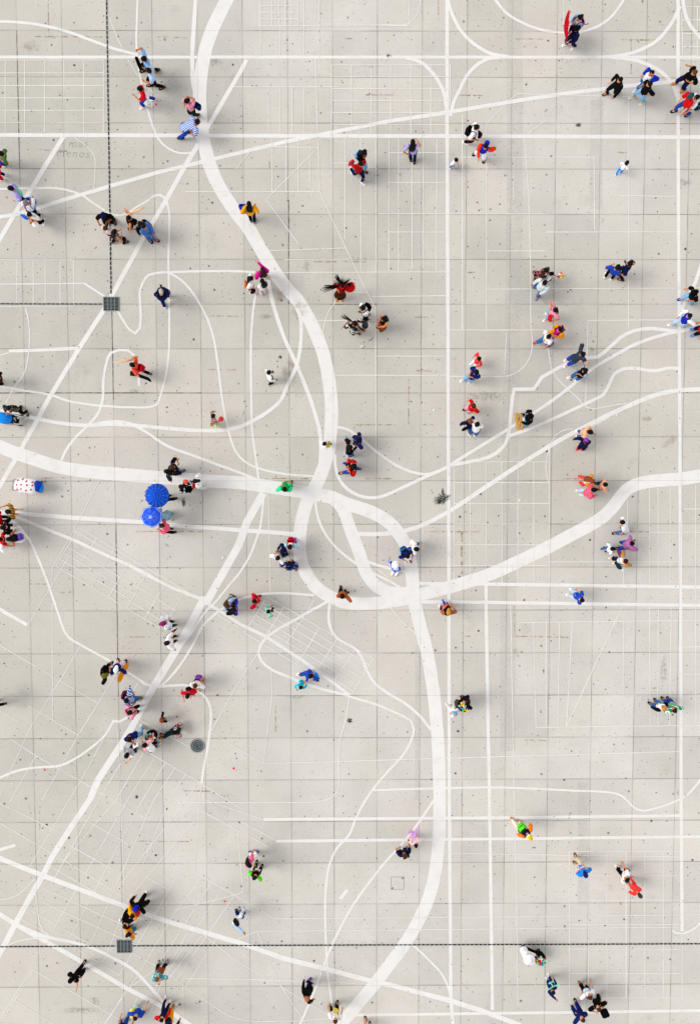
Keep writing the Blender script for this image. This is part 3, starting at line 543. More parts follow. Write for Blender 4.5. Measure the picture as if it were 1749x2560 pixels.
(0.0351,0,'t',[(4.295,15.254),(4.317,12.07)]),
(0.0349,0,'t',[(5.254,12.071),(5.23,14.943),(6.384,16.078),(7.928,16.035),(10.686,15.972),(10.758,12.076)]),
(0.0351,0,'t',[(6.838,14.576),(7.503,15.077)]),
(0.0351,0,'t',[(6.694,14.376),(6.896,12.073)]),
(0.0351,0,'t',[(4.218,13.689),(9.393,13.695),(9.431,12.075)]),
(0.0354,0,'t',[(6.293,13.692),(6.309,12.072)]),
(0.0351,0,'t',[(10.385,12.237),(12.588,12.21)]),
(0.0347,0,'t',[(8.138,19.791),(8.154,18.644),(8.473,18.645)]),
(0.0349,0,'t',[(12.669,19.13),(12.738,17.36),(13.728,17.345)]),
(0.0349,0,'t',[(12.723,19.326),(13.68,19.328)]),
(0.0349,0,'t',[(12.705,18.833),(13.692,18.835)]),
(0.0349,0,'t',[(12.716,18.334),(13.704,18.336)]),
(0.0349,0,'t',[(12.727,17.839),(13.716,17.841)]),
(0.0349,0,'t',[(13.262,19.327),(13.308,17.361)]),
(0.1364,0,'m',[(13.969,7.323),(13.663,7.235),(12.849,7.031),(12.433,7.077),(11.779,7.148),(11.424,7.13),(11.07,7.06),(10.776,6.937),(10.541,6.797),(10.191,6.474),(9.899,6.211),(9.664,6.046),(9.19,5.994),(8.422,5.788),(7.833,5.448),(7.479,5.26),(7.304,4.977),(7.158,4.8),(6.397,4.789),(6.33,4.368),(6.223,3.186),(6.167,2.86),(6.08,2.652),(5.932,2.474),(5.725,2.296),(5.428,2.136),(5.071,2.029),(4.297,1.881),(3.981,1.834)]),
(0.1254,1,'m',[(12.908,7.054),(12.258,6.914),(11.198,6.562),(10.198,6.035),(9.434,5.565),(8.906,5.124),(7.995,4.417),(7.139,3.836),(6.252,3.275),(4.295,2.06),(3.832,1.763),(2.79,1.287),(1.836,0.841),(1.179,0.573),(0.701,0.543),(0.283,0.634),(-0.134,0.873),(-0.432,1.231),(-0.598,1.708),(-0.639,2.243)]),
(0.1075,1,'m',[(-0.518,3.321),(-0.191,3.25),(0.284,2.954),(0.998,2.36),(1.774,1.824),(2.49,1.526),(3.087,1.466),(3.564,1.614)]),
(0.1254,1,'m',[(12.851,5.593),(12.464,5.611),(11.872,5.505),(11.038,5.611),(10.622,5.564),(10.328,5.388),(10.127,4.976),(9.926,4.593),(9.572,4.398),(8.449,3.865),(7.264,3.333),(6.226,2.961)]),
(0.1742,1,'m',[(14.03,4.797),(13.72,4.786),(12.9,4.739),(12.187,4.621),(11.507,4.397),(10.236,3.834),(9.054,3.243),(7.87,2.591),(6.091,1.462),(4.307,0.27),(3.842,-0.029),(2.797,-0.567),(2.199,-0.758),(1.6,-0.866),(0.881,-0.913),(0.223,-0.894)]),
(0.1532,1,'m',[(13.704,9.768),(13.61,9.478),(13.344,8.723),(13.003,8.082),(12.861,7.82)]),
(0.036,0,'t',[(-3.249,0.757),(-3.203,-3.208)]),
(0.0961,1,'m',[(-1.401,0.457),(-1.331,-0.142),(-1.034,-0.862),(-0.557,-1.463),(0.102,-2.007),(0.702,-2.37),(1.604,-2.824),(1.995,-3.067)]),
(0.1081,1,'m',[(0.522,-1.935),(1.002,-2.129),(1.603,-2.281),(2.204,-2.415)]),
(0.036,0,'t',[(1.002,-2.28),(1.483,-2.643)]),
(0.089,1,'m',[(-3.666,8.66),(-3.808,7.73),(-3.894,6.564),(-3.893,4.453),(-3.873,3.194),(-3.761,2.305),(-3.638,1.294)]),
(0.1532,1,'m',[(-3.211,8.95),(-2.954,7.847),(-2.548,6.681),(-2.139,5.803),(-1.847,5.099),(-1.6,4.451),(-1.348,3.665),(-1.202,3.014),(-1.174,2.421),(-1.205,1.887)]),
(0.0349,0,'t',[(-4.435,13.223),(-3.7,14.089),(-1.255,14.036),(-3.266,12.073),(-2.0,10.367)]),
(0.0354,0,'t',[(-6.368,12.375),(-1.202,12.38),(-1.057,12.064),(-0.182,10.224),(0.346,9.125),(0.817,8.196),(0.965,7.906),(0.985,4.373),(0.998,2.39)]),
(0.0351,0,'t',[(-1.254,14.394),(-1.202,12.38)]),
(0.0351,0,'t',[(-3.174,10.135),(-0.182,10.235)]),
(0.0354,0,'t',[(-1.306,7.457),(0.965,7.457)]),
(0.0354,0,'t',[(-2.589,9.789),(-0.065,9.808)]),
(0.0351,0,'t',[(0.081,8.516),(0.405,8.545),(0.64,8.516)]),
(0.0354,0,'t',[(0.817,8.371),(3.705,8.418)]),
(0.0356,0,'t',[(-0.603,5.333),(3.722,5.332)]),
(0.0356,0,'t',[(0.995,6.078),(3.718,6.077)]),
(0.0413,1,'t',[(-0.538,8.254),(-0.892,7.731),(-1.101,6.973)]),
(0.0354,0,'t',[(1.49,10.847),(3.661,10.849)]),
(0.0351,0,'t',[(-0.22,12.064),(-0.222,10.57)]),
(0.0354,0,'t',[(0.394,12.065),(0.393,9.328)]),
(0.0354,0,'t',[(0.991,12.065),(0.993,9.328)]),
(0.0354,0,'t',[(1.471,12.066),(1.475,9.357)]),
(0.0354,0,'t',[(1.851,12.066),(1.857,9.357)]),
(0.0351,0,'t',[(2.372,12.067),(2.381,9.444)]),
(0.0354,0,'t',[(2.788,12.067),(2.798,9.474)]),
(0.0354,0,'t',[(3.315,12.067),(3.328,9.358)]),
(0.0356,0,'t',[(4.328,12.068),(4.362,7.089)]),
(0.0351,0,'t',[(1.485,13.857),(3.615,13.86)]),
(0.0349,0,'t',[(1.487,12.732),(3.622,12.734)]),
(0.0351,0,'t',[(-0.732,13.455),(-0.061,13.456)]),
(0.0349,0,'t',[(-0.723,17.138),(3.829,17.146)]),
(0.0349,0,'t',[(-0.724,16.699),(3.82,16.707)]),
(0.0349,0,'t',[(-0.725,16.253),(3.823,16.261)]),
(0.0349,0,'t',[(-0.726,15.812),(3.825,15.819)]),
(0.0349,0,'t',[(-0.727,15.359),(3.665,15.366)]),
(0.0349,0,'t',[(-0.728,14.917),(3.668,14.923)]),
(0.0349,0,'t',[(-4.465,16.314),(-0.464,16.321)]),
(0.0347,0,'t',[(-3.458,19.329),(-2.005,19.332)]),
(0.0347,0,'t',[(-3.46,19.083),(-2.006,19.086)]),
(0.0347,0,'t',[(-3.462,18.832),(-2.007,18.835)]),
(0.0347,0,'t',[(-3.475,18.58),(2.229,18.592)]),
(0.0351,0,'t',[(-0.723,17.138),(-0.735,12.066)]),
(0.0349,0,'t',[(-0.217,14.395),(-0.22,12.066)]),
(0.0351,0,'t',[(0.394,14.396),(0.394,12.067)]),
(0.0351,0,'t',[(0.977,14.397),(0.979,12.067)]),
(0.0351,0,'t',[(1.484,14.398),(1.488,12.068)]),
(0.0351,0,'t',[(1.846,14.398),(1.851,12.068)]),
(0.0351,0,'t',[(2.359,14.399),(2.366,12.069)]),
(0.0351,0,'t',[(2.784,14.399),(2.794,12.069)]),
(0.0351,0,'t',[(3.321,14.4),(3.332,12.069)]),
(0.0351,0,'t',[(4.306,15.254),(4.328,12.07)]),
(0.0349,0,'t',[(0.03,17.139),(0.028,14.566)]),
(0.0349,0,'t',[(0.784,17.141),(0.785,14.567)]),
(0.0349,0,'t',[(1.537,17.142),(1.542,14.568)]),
(0.0349,0,'t',[(2.309,17.143),(2.317,14.569)]),
(0.0349,0,'t',[(3.075,17.145),(3.087,14.57)]),
(0.0349,0,'t',[(3.818,17.146),(3.827,15.621)]),
(0.0349,0,'t',[(-3.144,16.288),(-3.156,14.59)]),
(0.0349,0,'t',[(-2.692,16.289),(-2.702,14.591)]),
(0.0349,0,'t',[(-2.245,16.29),(-2.254,14.591)]),
(0.0349,0,'t',[(-1.787,16.291),(-1.794,14.592)]),
(0.0347,0,'t',[(-3.472,19.764),(-3.481,18.58)]),
(0.0349,0,'t',[(-3.428,19.541),(-3.443,17.498)]),
(0.0347,0,'t',[(-2.678,18.582),(-2.685,17.5)]),
(0.0347,0,'t',[(-1.772,19.768),(-1.782,17.501)]),
(0.0349,0,'t',[(-1.202,19.769),(-1.21,17.249)]),
(0.0347,0,'t',[(-2.994,19.765),(-3.002,18.581)]),
(0.0347,0,'t',[(-2.723,19.765),(-2.73,18.582)]),
(0.0347,0,'t',[(-2.475,19.766),(-2.482,18.582)]),
(0.0347,0,'t',[(-2.245,19.767),(-2.251,18.583)]),
(0.0347,0,'t',[(-2.003,19.767),(-2.008,18.583)]),
(0.0349,0,'t',[(-3.011,14.392),(-3.024,12.379)]),
(0.0349,0,'t',[(-2.476,14.392),(-2.487,12.379)]),
(0.0351,0,'t',[(-2.01,14.393),(-2.02,12.38)]),
(0.0351,0,'t',[(-1.574,14.394),(-1.582,12.38)]),
(0.0347,0,'t',[(2.237,19.777),(2.241,18.615)]),
(0.0351,0,'t',[(-1.331,17.362),(-1.271,14.593)]),
(0.0347,1,'t',[(-1.211,18.652),(0.985,18.64),(2.055,18.625),(2.229,18.682),(2.431,18.828),(2.603,19.108),(2.659,19.555),(2.658,19.778)]),
(0.0983,1,'m',[(5.274,19.896),(5.537,19.562),(5.918,19.115),(6.501,18.753),(7.257,18.474),(8.013,18.363),(8.824,18.393),(9.517,18.619),(10.032,19.012),(10.428,19.573),(10.596,19.908)]),
(0.128,1,'m',[(3.709,19.781),(3.758,19.39),(3.876,19.055),(4.169,18.495),(4.577,18.047),(4.974,17.767),(5.411,17.555),(6.05,17.466)]),
(0.128,1,'m',[(12.606,19.354),(12.301,18.737),(11.734,18.062),(11.043,17.695),(10.349,17.508),(9.71,17.456)]),
(0.1387,1,'m',[(12.685,19.746),(12.74,19.354),(12.879,18.85),(13.239,18.346),(13.715,17.897)]),
(0.1396,1,'m',[(10.001,17.439),(10.584,17.396),(11.168,17.261),(11.873,16.935),(12.349,16.484),(12.595,15.918)]),
(0.128,1,'m',[(5.702,17.42),(5.296,17.385),(4.776,17.092),(4.43,16.696),(4.201,16.244),(3.954,15.735),(3.841,15.224)]),
(0.128,1,'m',[(2.088,17.413),(2.494,17.324),(2.843,17.144),(3.309,16.638),(3.574,16.13),(3.694,15.451)]),
(0.0363,1,'t',[(-3.194,-6.362),(-3.158,-7.312),(-3.298,-8.419),(-3.523,-10.149)]),
(0.0304,0,'t',[(-5.593,-8.905),(-4.459,-9.589),(-3.523,-10.149),(-0.817,-10.096)]),
(0.0487,1,'t',[(-0.072,-7.474),(-0.206,-8.305),(-0.45,-9.23),(-0.513,-10.159),(-0.484,-10.904),(-0.576,-11.34),(-0.82,-11.588),(-1.095,-11.68)]),
(0.0484,1,'t',[(1.575,-3.844),(1.908,-4.27),(2.27,-4.636),(2.603,-4.929)]),
(0.0423,0,'t',[(-3.702,-5.628),(-4.435,-6.757),(-5.604,-8.813)]),
(0.0363,0,'t',[(-5.361,-4.072),(-4.345,-4.712)]),
(0.0363,0,'t',[(-3.325,-3.41),(0.884,-5.883)]),
(0.0363,0,'t',[(-3.507,-3.652),(0.733,-6.146)]),
(0.0363,0,'t',[(-3.629,-3.894),(0.582,-6.403)]),
(0.0363,0,'t',[(-3.781,-4.136),(0.401,-6.659)]),
(0.0363,0,'t',[(-3.933,-4.379),(0.219,-6.923)]),
(0.0363,0,'t',[(-4.208,-4.853),(-2.136,-6.151)]),
(0.0363,0,'t',[(-1.291,-6.337),(0.068,-7.198)]),
(0.0363,0,'t',[(-3.416,-3.531),(-4.238,-4.853)]),
(0.0363,0,'t',[(-2.636,-3.775),(-3.396,-4.988)]),
(0.0363,0,'t',[(-1.463,-3.535),(-2.846,-5.703)]),
(0.0363,0,'t',[(-1.256,-4.628),(-2.136,-6.139)]),
(0.0363,0,'t',[(-0.564,-5.117),(-1.34,-6.336)]),
(0.0363,0,'t',[(0.16,-5.515),(-0.676,-6.828)]),
(0.0363,0,'t',[(0.884,-5.883),(0.007,-7.37)]),
(0.0298,0,'t',[(-9.885,1.242),(-10.997,-0.846),(-11.802,-2.227),(-11.848,-2.95),(-12.219,-3.511)]),
(0.0298,0,'t',[(-10.725,-0.637),(-7.264,-2.717),(-5.955,-3.524)]),
(0.03,0,'t',[(-10.906,-0.757),(-6.434,-3.384)]),
(0.0298,0,'t',[(-11.158,-1.416),(-7.575,-3.52)]),
(0.03,0,'t',[(-11.312,-1.656),(-8.175,-3.519)]),
(0.03,0,'t',[(-11.467,-1.896),(-8.804,-3.47)]),
(0.03,0,'t',[(-11.652,-2.167),(-9.404,-3.517)]),
(0.0298,0,'t',[(-10.725,-0.637),(-11.681,-2.167)]),
(0.0298,0,'t',[(-10.047,-1.058),(-10.972,-2.559)]),
(0.0298,0,'t',[(-9.369,-1.509),(-10.262,-2.965)]),
(0.0298,0,'t',[(-8.688,-1.901),(-9.599,-3.377)]),
(0.03,0,'t',[(-8.007,-2.324),(-8.715,-3.518)]),
(0.03,0,'t',[(-7.265,-2.747),(-7.755,-3.52)]),
(0.0298,0,'t',[(-6.673,-3.323),(-6.795,-3.522)]),
(0.0302,0,'t',[(-9.434,-3.519),(-7.58,-4.663)]),
(0.03,0,'t',[(-8.834,-3.49),(-7.408,-4.444)]),
(0.03,0,'t',[(-8.204,-3.491),(-7.254,-4.159)]),
(0.0298,0,'t',[(-7.605,-3.522),(-6.921,-3.978)]),
(0.03,0,'t',[(-8.715,-3.52),(-8.9,-3.853)]),
(0.03,0,'t',[(-7.755,-3.522),(-8.186,-4.248)]),
(0.03,0,'t',[(-6.795,-3.524),(-7.287,-4.372)])]
YELLOW = [[(-11.498,19.634),(-11.519,18.183)],[(-11.992,18.171),(-9.457,18.159)],[(-7.381,18.163),(-6.227,18.138)],[(-11.972,13.943),(-10.87,13.898)],[(-0.287,18.133),(0.089,18.123)],[(0.581,16.023),(1.743,16.025)],[(4.185,16.018),(4.988,16.008)],[(3.352,19.556),(3.356,18.83)],[(-3.122,13.566),(-3.124,13.281)],[(10.338,18.104),(11.675,18.084)],[(10.757,18.088),(10.781,16.821)],[(4.493,16.019),(5.075,16.002)],[(10.297,13.879),(10.678,13.868)],[(6.333,18.118),(7.436,18.109)],[(-1.416,9.715),(-0.535,9.704)],[(-0.3,9.727),(0.611,9.704)],[(2.44,7.585),(3.296,7.574)],[(2.536,5.508),(3.366,5.49)],[(2.27,5.185),(2.273,4.373)],[(2.273,4.371),(2.276,3.426)],[(0.106,3.409),(1.77,3.396)],[(2.841,3.407),(3.227,3.407)],[(0.582,1.29),(1.715,1.288)],[(-3.382,1.306),(-1.684,1.292)],[(3.098,-0.808),(5.124,-0.823)],[(4.399,-0.87),(4.41,-2.558)],[(6.505,-3.794),(6.518,-5.011),(8.695,-5.059)],[(11.641,-7.125),(12.249,-7.127)],[(6.988,-9.234),(7.872,-9.256)],[(4.403,-5.006),(4.796,-5.007)],[(-5.592,7.626),(-4.31,7.614)],[(-5.615,5.558),(-4.493,5.546)],[(-12.081,1.333),(-11.131,1.332)],[(-12.713,-2.876),(-12.056,-2.877)],[(-8.491,-0.79),(-5.864,-0.794)],[(-3.022,-7.804),(-3.016,-8.852)],[(-12.547,-11.878),(-12.551,-12.876)],[(-8.57,-13.342),(-6.556,-13.369)],[(-6.835,-11.268),(-5.679,-11.291)],[(-8.979,-5.006),(-7.957,-5.008)],[(4.542,9.3),(4.836,9.301)],[(4.374,-0.81),(4.386,-2.558)],[(11.038,-0.82),(11.82,-0.833)],[(8.365,1.281),(9.083,1.28)]]
sheets = dict(t=MB(), m=MB(), w=MB()); cnt = dict(t=0, m=0, w=0)
for wd, sm, kind, pts in LINES:
    z = dict(w=.004, m=.0046, t=.0068)[kind]+{'w': .00005, 'm': .00003, 't': .00002}[kind]*cnt[kind]; cnt[kind] += 1
    ribbon(sheets[kind], pts, wd, z, sm)
WHITE = lin('#f2efea')
struct(sheets['w'].build('painted_avenues', paint_mat('avenue_paint', WHITE, .72), smooth=False))
struct(sheets['m'].build('painted_streets', paint_mat('street_paint', lin('#f2efea'), .72), smooth=False))
struct(sheets['t'].build('painted_lanes', paint_mat('lane_paint', lin('#efece5'), .70), smooth=False))
ym = MB()
for i, pts in enumerate(YELLOW): ribbon(ym, pts, .05, .0005+.00002*i, 0)
struct(ym.build('faded_yellow_marks', worn_mat('faded_yellow', lin('#b0874a'), .42, .7, .75, 5), smooth=False))
def flat_blot(mb, x, y, r, z, jag=.3, n=26, sx=1, sy=1, rot=0):
    vs = [(x, y, z)]; fs = []
    for q0 in (.55, 1):
        for k in range(n):
            t = 2*math.pi*k/n; q = r*q0*(1+random.uniform(-jag, jag)); a, b = q*math.cos(t)*sx, q*math.sin(t)*sy
            vs.append((x+a*math.cos(rot)-b*math.sin(rot), y+a*math.sin(rot)+b*math.cos(rot), z))
    for k in range(n):
        k2 = (k+1) % n; fs += [(0, 1+k, 1+k2), (1+k, 1+n+k, 1+n+k2, 1+k2)]
    mb.add(vs, fs); FADE.extend([1]+[.8]*n+[0]*n)
def rim_fade(mt):
    nt_ = mt.node_tree; an_ = nt_.nodes.new('ShaderNodeAttribute'); an_.attribute_name = 'rim'; mu = nt_.nodes.new('ShaderNodeMath'); mu.operation = 'MULTIPLY'
    bs = nt_.nodes['Principled BSDF']; src = bs.inputs['Alpha'].links[0].from_socket; nt_.links.new(src, mu.inputs[0]); nt_.links.new(an_.outputs['Fac'], mu.inputs[1]); nt_.links.new(mu.outputs[0], bs.inputs['Alpha'])
for nm, key, mt in (('black_splats', 's', worn_mat('black_splat', lin('#2e3532'), .40, .50, .9, 14)), ('dark_stains', 'd', worn_mat('dark_stain', lin('#4a504a'), .40, .72, .42, 9)), ('brown_stains', 'b', worn_mat('brown_stain', lin('#8a6a30'), .35, .75, .45, 3))):
    bm_ = MB(); FADE = []
    for i, (kind, x, y, r, sx, sy, rot) in enumerate(BLOTS):
        if kind == key: flat_blot(bm_, x, y, r, .0012+.00003*i+(.002 if key == 'b' else .004 if key == 's' else 0), sx=sx, sy=sy, rot=rot)
    o = struct(bm_.build(nm, mt, smooth=False)); at = o.data.attributes.new('rim', 'FLOAT', 'POINT'); at.data.foreach_set('value', FADE)
    rim_fade(mt)
STRIPS = [([(6.27, 19.787), (6.351, 12.072), (6.328, 8.605), (6.311, 6.27), (6.271, 4.37), (6.235, 0.207), (6.274, -5.988), (6.292, -9.685)], 0.62), ([(2.665, -5.368), (2.67, -11.681)], 0.22), ([(9.475, 15.857), (9.501, 11.728)], 0.5), ([(9.33, -10.958), (9.409, -16.114)], 0.4)]
ps = MB()
for i, (pts, wd) in enumerate(STRIPS): ribbon(ps, pts, wd, .0022+.00003*i, 0)
struct(ps.build('pale_patch_strip', worn_mat('pale_cement', lin('#dedcd6'), .25, .75, .5, 2), smooth=False))
dj = MB()
for i, pts in enumerate([[(-13.953, 4.652), (-9.586, 4.655), (-5.832, 4.654)], [(-9.282, 7.817), (-9.28, 6.273), (-9.283, 4.379)], [(-9.259, -0.37), (-9.274, -2.231), (-9.292, -5.706), (-9.291, -7.418)], [(-12.723, 18.404), (-12.731, 13.27)], [(-0.774, 8.08), (1.023, 8.086)], [(-2.422, 8.08), (-2.39, 12.062)]]): ribbon(dj, pts, .026, .0034+.00003*i, 0)
struct(dj.build('dirty_joints', worn_mat('dirty_joint', lin('#3c3a37'), .30, .55, .85, 4), smooth=False))
# faint writing
def writing(txt, x, y, size, rz, z):
    cu = bpy.data.curves.new('ground_writing', 'FONT'); cu.body = txt; cu.size = size; cu.space_character = 1.2; cu.shear = .15
    o = bpy.data.objects.new('tmp', cu); C.objects.link(o); bpy.context.view_layer.update()
    me = bpy.data.meshes.new_from_object(o.evaluated_get(bpy.context.evaluated_depsgraph_get())); bpy.data.objects.remove(o)
    p = bpy.data.objects.new('ground_writing', me); C.objects.link(p); p.location = (x, y, z); p.rotation_euler = (0, 0, rz); p.scale = (1.0, 1, 1)
    me.materials.clear(); me.materials.append(worn_mat('pencil_grey', lin('#77787a'), .32, .75, .62, 9)); struct(p)
for a in [('mas', -10.839, 14.024, 0.42, 0.05, 0.0006), ('menos', -11.328, 13.693, 0.42, -0.03, 0.0007)]: writing(*a)

# ------------------------------------------------------------------ drains and covers
IRON = plain('cast_iron', '#7b8384', .7, .3, .1); PIT = plain('drain_dark', '#070c0d', .9, .02); LIPC = plain('drain_edge', '#bfc0b8', .85, .2)
def drain(a, b, label):
    a, b = Vector(a), Vector(b); d = (b-a); L_ = d.length; root = empty('drain_channel', (a.x, a.y, 0), math.atan2(d.y, d.x)); tag(root, label, 'drain', 'slotted drain channels in the paving')
    m = MB(); m.add([(0, -.045, .001), (L_, -.045, .001), (L_, .045, .001), (0, .045, .001)], [(0, 1, 2, 3)]); m.build('channel_edge', LIPC, root, False)
    m = MB(); x = .05
    while x < L_-.2:
        w_ = .135+random.uniform(-.008, .008); m.box((x+w_/2, random.uniform(-.003, .003), .0135), (w_, .034, .025), bev=0); x += w_+.045
    m.build('slots', PIT, root, False)
def grate(x, y, sx, sy, label):
    r = empty('drain_grate', (x, y, 0)); tag(r, label, 'drain grate', 'square iron drain grates')
    m = MB(); m.box((0, 0, .014), (sx*.97, sy*.97, .028), bev=0); m.build('pit', PIT, r, False)
    m = MB(); t = .036
    for s_ in (-1, 1): m.box((s_*(sx-t)/2, 0, .022), (t, sy, .044), bev=.1); m.box((0, s_*(sy-t)/2, .0215), (sx-2*t, t, .043), bev=.1)
    m.build('frame', IRON, r, False)
    m = MB(); iw, ih = sx-2*t, sy-2*t
    for k in range(1, 4): m.box((-iw/2+iw*k/4, 0, .0205), (.032, ih, .041), bev=0)
    for k in range(1, 9):
        for q in range(4): m.box((-iw/2+iw*(q+.5)/4, -ih/2+ih*k/9, .019), (iw/4-.032, .019, .038), bev=0)
    m.build('bars', IRON, r, False)
for a in [((-9.276, 19.861), (-9.302, 8.357), 'slotted drain channel running down the left side to the upper iron grate'), ((-13.981, 8.095), (-9.606, 8.084), 'slotted drain channel from the left edge to the upper iron grate'), ((-14.655, -17.718), (-9.53, -17.711), 'slotted drain channel from the left edge to the lower iron grate'), ((-8.921, -17.707), (14.572, -17.728), 'long slotted drain channel from the lower iron grate to the right edge')]: drain(*a)
for a in [(-9.301, 8.09, 0.61, 0.54, 'square iron drain grate where two drain channels meet, white line beneath'), (-9.229, -17.718, 0.6, 0.54, 'square iron drain grate at the bottom below the person raising a phone')]: grate(*a)
mx, my = (-6.166, -9.42)
r = empty('manhole_cover', (mx, my, 0)); r.scale = (.86, .86, 1); tag(r, 'round grey iron manhole cover with dark holes right of the street seller group', 'manhole cover')
m = MB(); R_ = .335
m.rings([(Vector((0, 0, z)), Vector((q, 0, 0)), Vector((0, q, 0))) for z, q in ((.0, R_), (.03, R_), (.034, R_-.012))], 40); 
for k in range(30):
    t = 2*math.pi*k/30; m.box((.255*math.cos(t), .255*math.sin(t), .03), (.036, .034, .018), Matrix.Rotation(t, 3, 'Z'), mi=1, bev=0)
for k in range(16):
    t = 2*math.pi*k/16+.1; m.box((.165*math.cos(t), .165*math.sin(t), .03), (.05, .04, .018), Matrix.Rotation(t, 3, 'Z'), mi=1, bev=0)
for k in range(11):
    t = 2.4*k; q = .035*math.sqrt(k); m.box((q*math.cos(t), q*math.sin(t), .03), (.05, .036, .018), Matrix.Rotation(t*1.7, 3, 'Z'), mi=1, bev=0)
m.build('disc', [IRON, PIT], r, False)
m = MB(); n_ = 40; vs = []
for k in range(n_):
    t = 2*math.pi*k/n_; vs += [(.335*math.cos(t), .335*math.sin(t), .02), (.3*math.cos(t), .3*math.sin(t), .0365), (.315*math.cos(t), .315*math.sin(t), .0365)]
m.add(vs, [(3*k+1, 3*k+2, 3*((k+1) % n_)+2, 3*((k+1) % n_)+1) for k in range(n_)]); m.build('rim', LIPC, r, False)
hx, hy = (1.878, -15.132)
r = empty('access_hatch', (hx, hy, 0)); r.scale = (.86, .86, 1); tag(r, 'square concrete access hatch outlined by a thin dark gap, two lifting slots', 'hatch')
m = MB(); s_ = .30
for i in (-1, 1): m.box((i*s_, 0, .002), (.016, 2*s_+.016, .004), bev=0); m.box((0, i*s_, .002), (2*s_-.016, .016, .004), bev=0)
m.build('gap', plain('gap_grey', '#77857f', .9, .1), r, False)
for i in (-1, 1):
    m = MB(); m.box((i*.24, i*.24, .003), (.085, .045, .006), Matrix.Rotation(.8, 3, 'Z'), bev=0); m.build('lifting_slot', PIT, r, False)

# ------------------------------------------------------------------ people
def ik(a, b, l1, l2, pole):
    a, b = Vector(a), Vector(b); d = b-a; L_ = d.length
    if L_ > (l1+l2)*.995: b = a+d*((l1+l2)*.995/L_); d = b-a; L_ = d.length
    L_ = max(L_, abs(l1-l2)+.01, .02); u = d.normalized(); x = (l1*l1-l2*l2+L_*L_)/(2*L_); h = math.sqrt(max(0, l1*l1-x*x))
    pv = Vector(pole); pv = pv-u*pv.dot(u); pv = pv.normalized() if pv.length > 1e-4 else u.orthogonal().normalized()
    return a+u*x+pv*h, b
HEADR = [(-.50, .30, .30, .10), (-.43, .56, .62, .10), (-.28, .80, .84, .06), (-.12, .92, .96, .03), (.02, .98, 1.0, .0), (.16, 1.0, 1.02, -.02), (.30, .92, .95, -.03), (.41, .70, .72, -.03), (.48, .38, .40, -.03), (.5, .06, .06, -.03)]
def head_into(mb, c, hh, M, face_mi=True):
    hw, hd = hh*.36, hh*.44; n = 14; vs = []; fs = []; mi = []
    for j, (t, w_, d_, o) in enumerate(HEADR):
        for k in range(n):
            a = 2*math.pi*k/n; p = Vector(((math.cos(a)*d_+o)*hd, math.sin(a)*w_*hw, t*hh))
            if k == 0 and j == 3: p.x += hh*.085                  # nose tip
            if k == 0 and j == 4: p.x += hh*.03
            if k == 0 and j == 2: p.x += hh*.015
            if j == 4 and k in (1, n-1): p.x -= hh*.03             # eye sockets
            vs.append(c+M @ p)
    for j in range(len(HEADR)-1):
        for k in range(n):
            fs.append((j*n+k, j*n+(k+1) % n, (j+1)*n+(k+1) % n, (j+1)*n+k))
    fs.append(tuple(range(n-1, -1, -1))); fs.append(tuple((len(HEADR)-1)*n+k for k in range(n)))
    mb.add(vs, fs, 0)
    for s_ in (-1, 1):
        mb.blob(c+M @ Vector((0, s_*hw*1.02, -.04*hh)), (hh*.05, hh*.035, hh*.12), 8, 5)            # ears
        mb.blob(c+M @ Vector((hd*.90, s_*hw*.40, .03*hh)), (hh*.025, hh*.05, hh*.03), 8, 4, 1)       # eyes
        mb.blob(c+M @ Vector((hd*.93, s_*hw*.42, .10*hh)), (hh*.02, hh*.085, hh*.015), 8, 4, 1)      # brows
    mb.blob(c+M @ Vector((hd*.86, 0, -.27*hh)), (hh*.03, hh*.10, hh*.025), 8, 4, 2)                  # mouth
def hand_into(mb, wr, d, side, H, curl=.6):
    # palm and five fingers; d = direction from the forearm, side = thumb direction
    d = d.normalized(); side = (side-d*side.dot(d)); side = side.normalized() if side.length > 1e-4 else d.orthogonal().normalized(); nrm = d.cross(side).normalized()
    k = H/1.68; pl = .085*k
    mb.rings([(wr-d*.02*k, side*.024*k, nrm*.02*k), (wr+d*.02*k, side*.034*k, nrm*.017*k), (wr+d*.06*k, side*.042*k, nrm*.015*k), (wr+d*pl, side*.040*k, nrm*.011*k)], 8)
    for q, (off, ln) in enumerate(((.031, .070), (.0105, .080), (-.0105, .074), (-.031, .057))):
        p0 = wr+d*(pl-.01*k)+side*off*k; a = curl*(.8+.12*q); p1 = p0+(d*math.cos(a*.5)+nrm*math.sin(a*.5))*ln*.45*k
        p2 = p1+(d*math.cos(a*1.2)+nrm*math.sin(a*1.2))*ln*.33*k; p3 = p2+(d*math.cos(a*1.8)+nrm*math.sin(a*1.8))*ln*.24*k
        mb.tube([p0, p1, p2, p3], [.0092*k, .0088*k, .008*k, .006*k], 5)
    t0 = wr+d*.025*k+side*.03*k; t1 = t0+(d*.6+side*.75+nrm*.2)*.036*k; t2 = t1+(d*.9+side*.25+nrm*.45)*.032*k
    mb.tube([t0, t1, t2], [.0125*k, .0105*k, .0075*k], 5)
CORES = []
def leg_pts(h, kn, an): return [h, h.lerp(kn, .5), kn, kn.lerp(an, .45), an]
def garment_tube(mb, pts, rad, n=9, mi=0):
    # resample for gentle bends
    q = []; rr = []
    for i in range(len(pts)-1):
        for j in range(3): q.append(pts[i].lerp(pts[i+1], j/3)); rr.append(rad[i]+(rad[i+1]-rad[i])*j/3)
    q.append(pts[-1]); rr.append(rad[-1])
    for _ in range(2): q = [q[0]]+[(q[i-1]+q[i]*2+q[i+1])/4 for i in range(1, len(q)-1)]+[q[-1]]
    rr = [r_*(1+random.uniform(-.05, .05)) for r_ in rr]
    mb.tube(q, rr, n, mi)
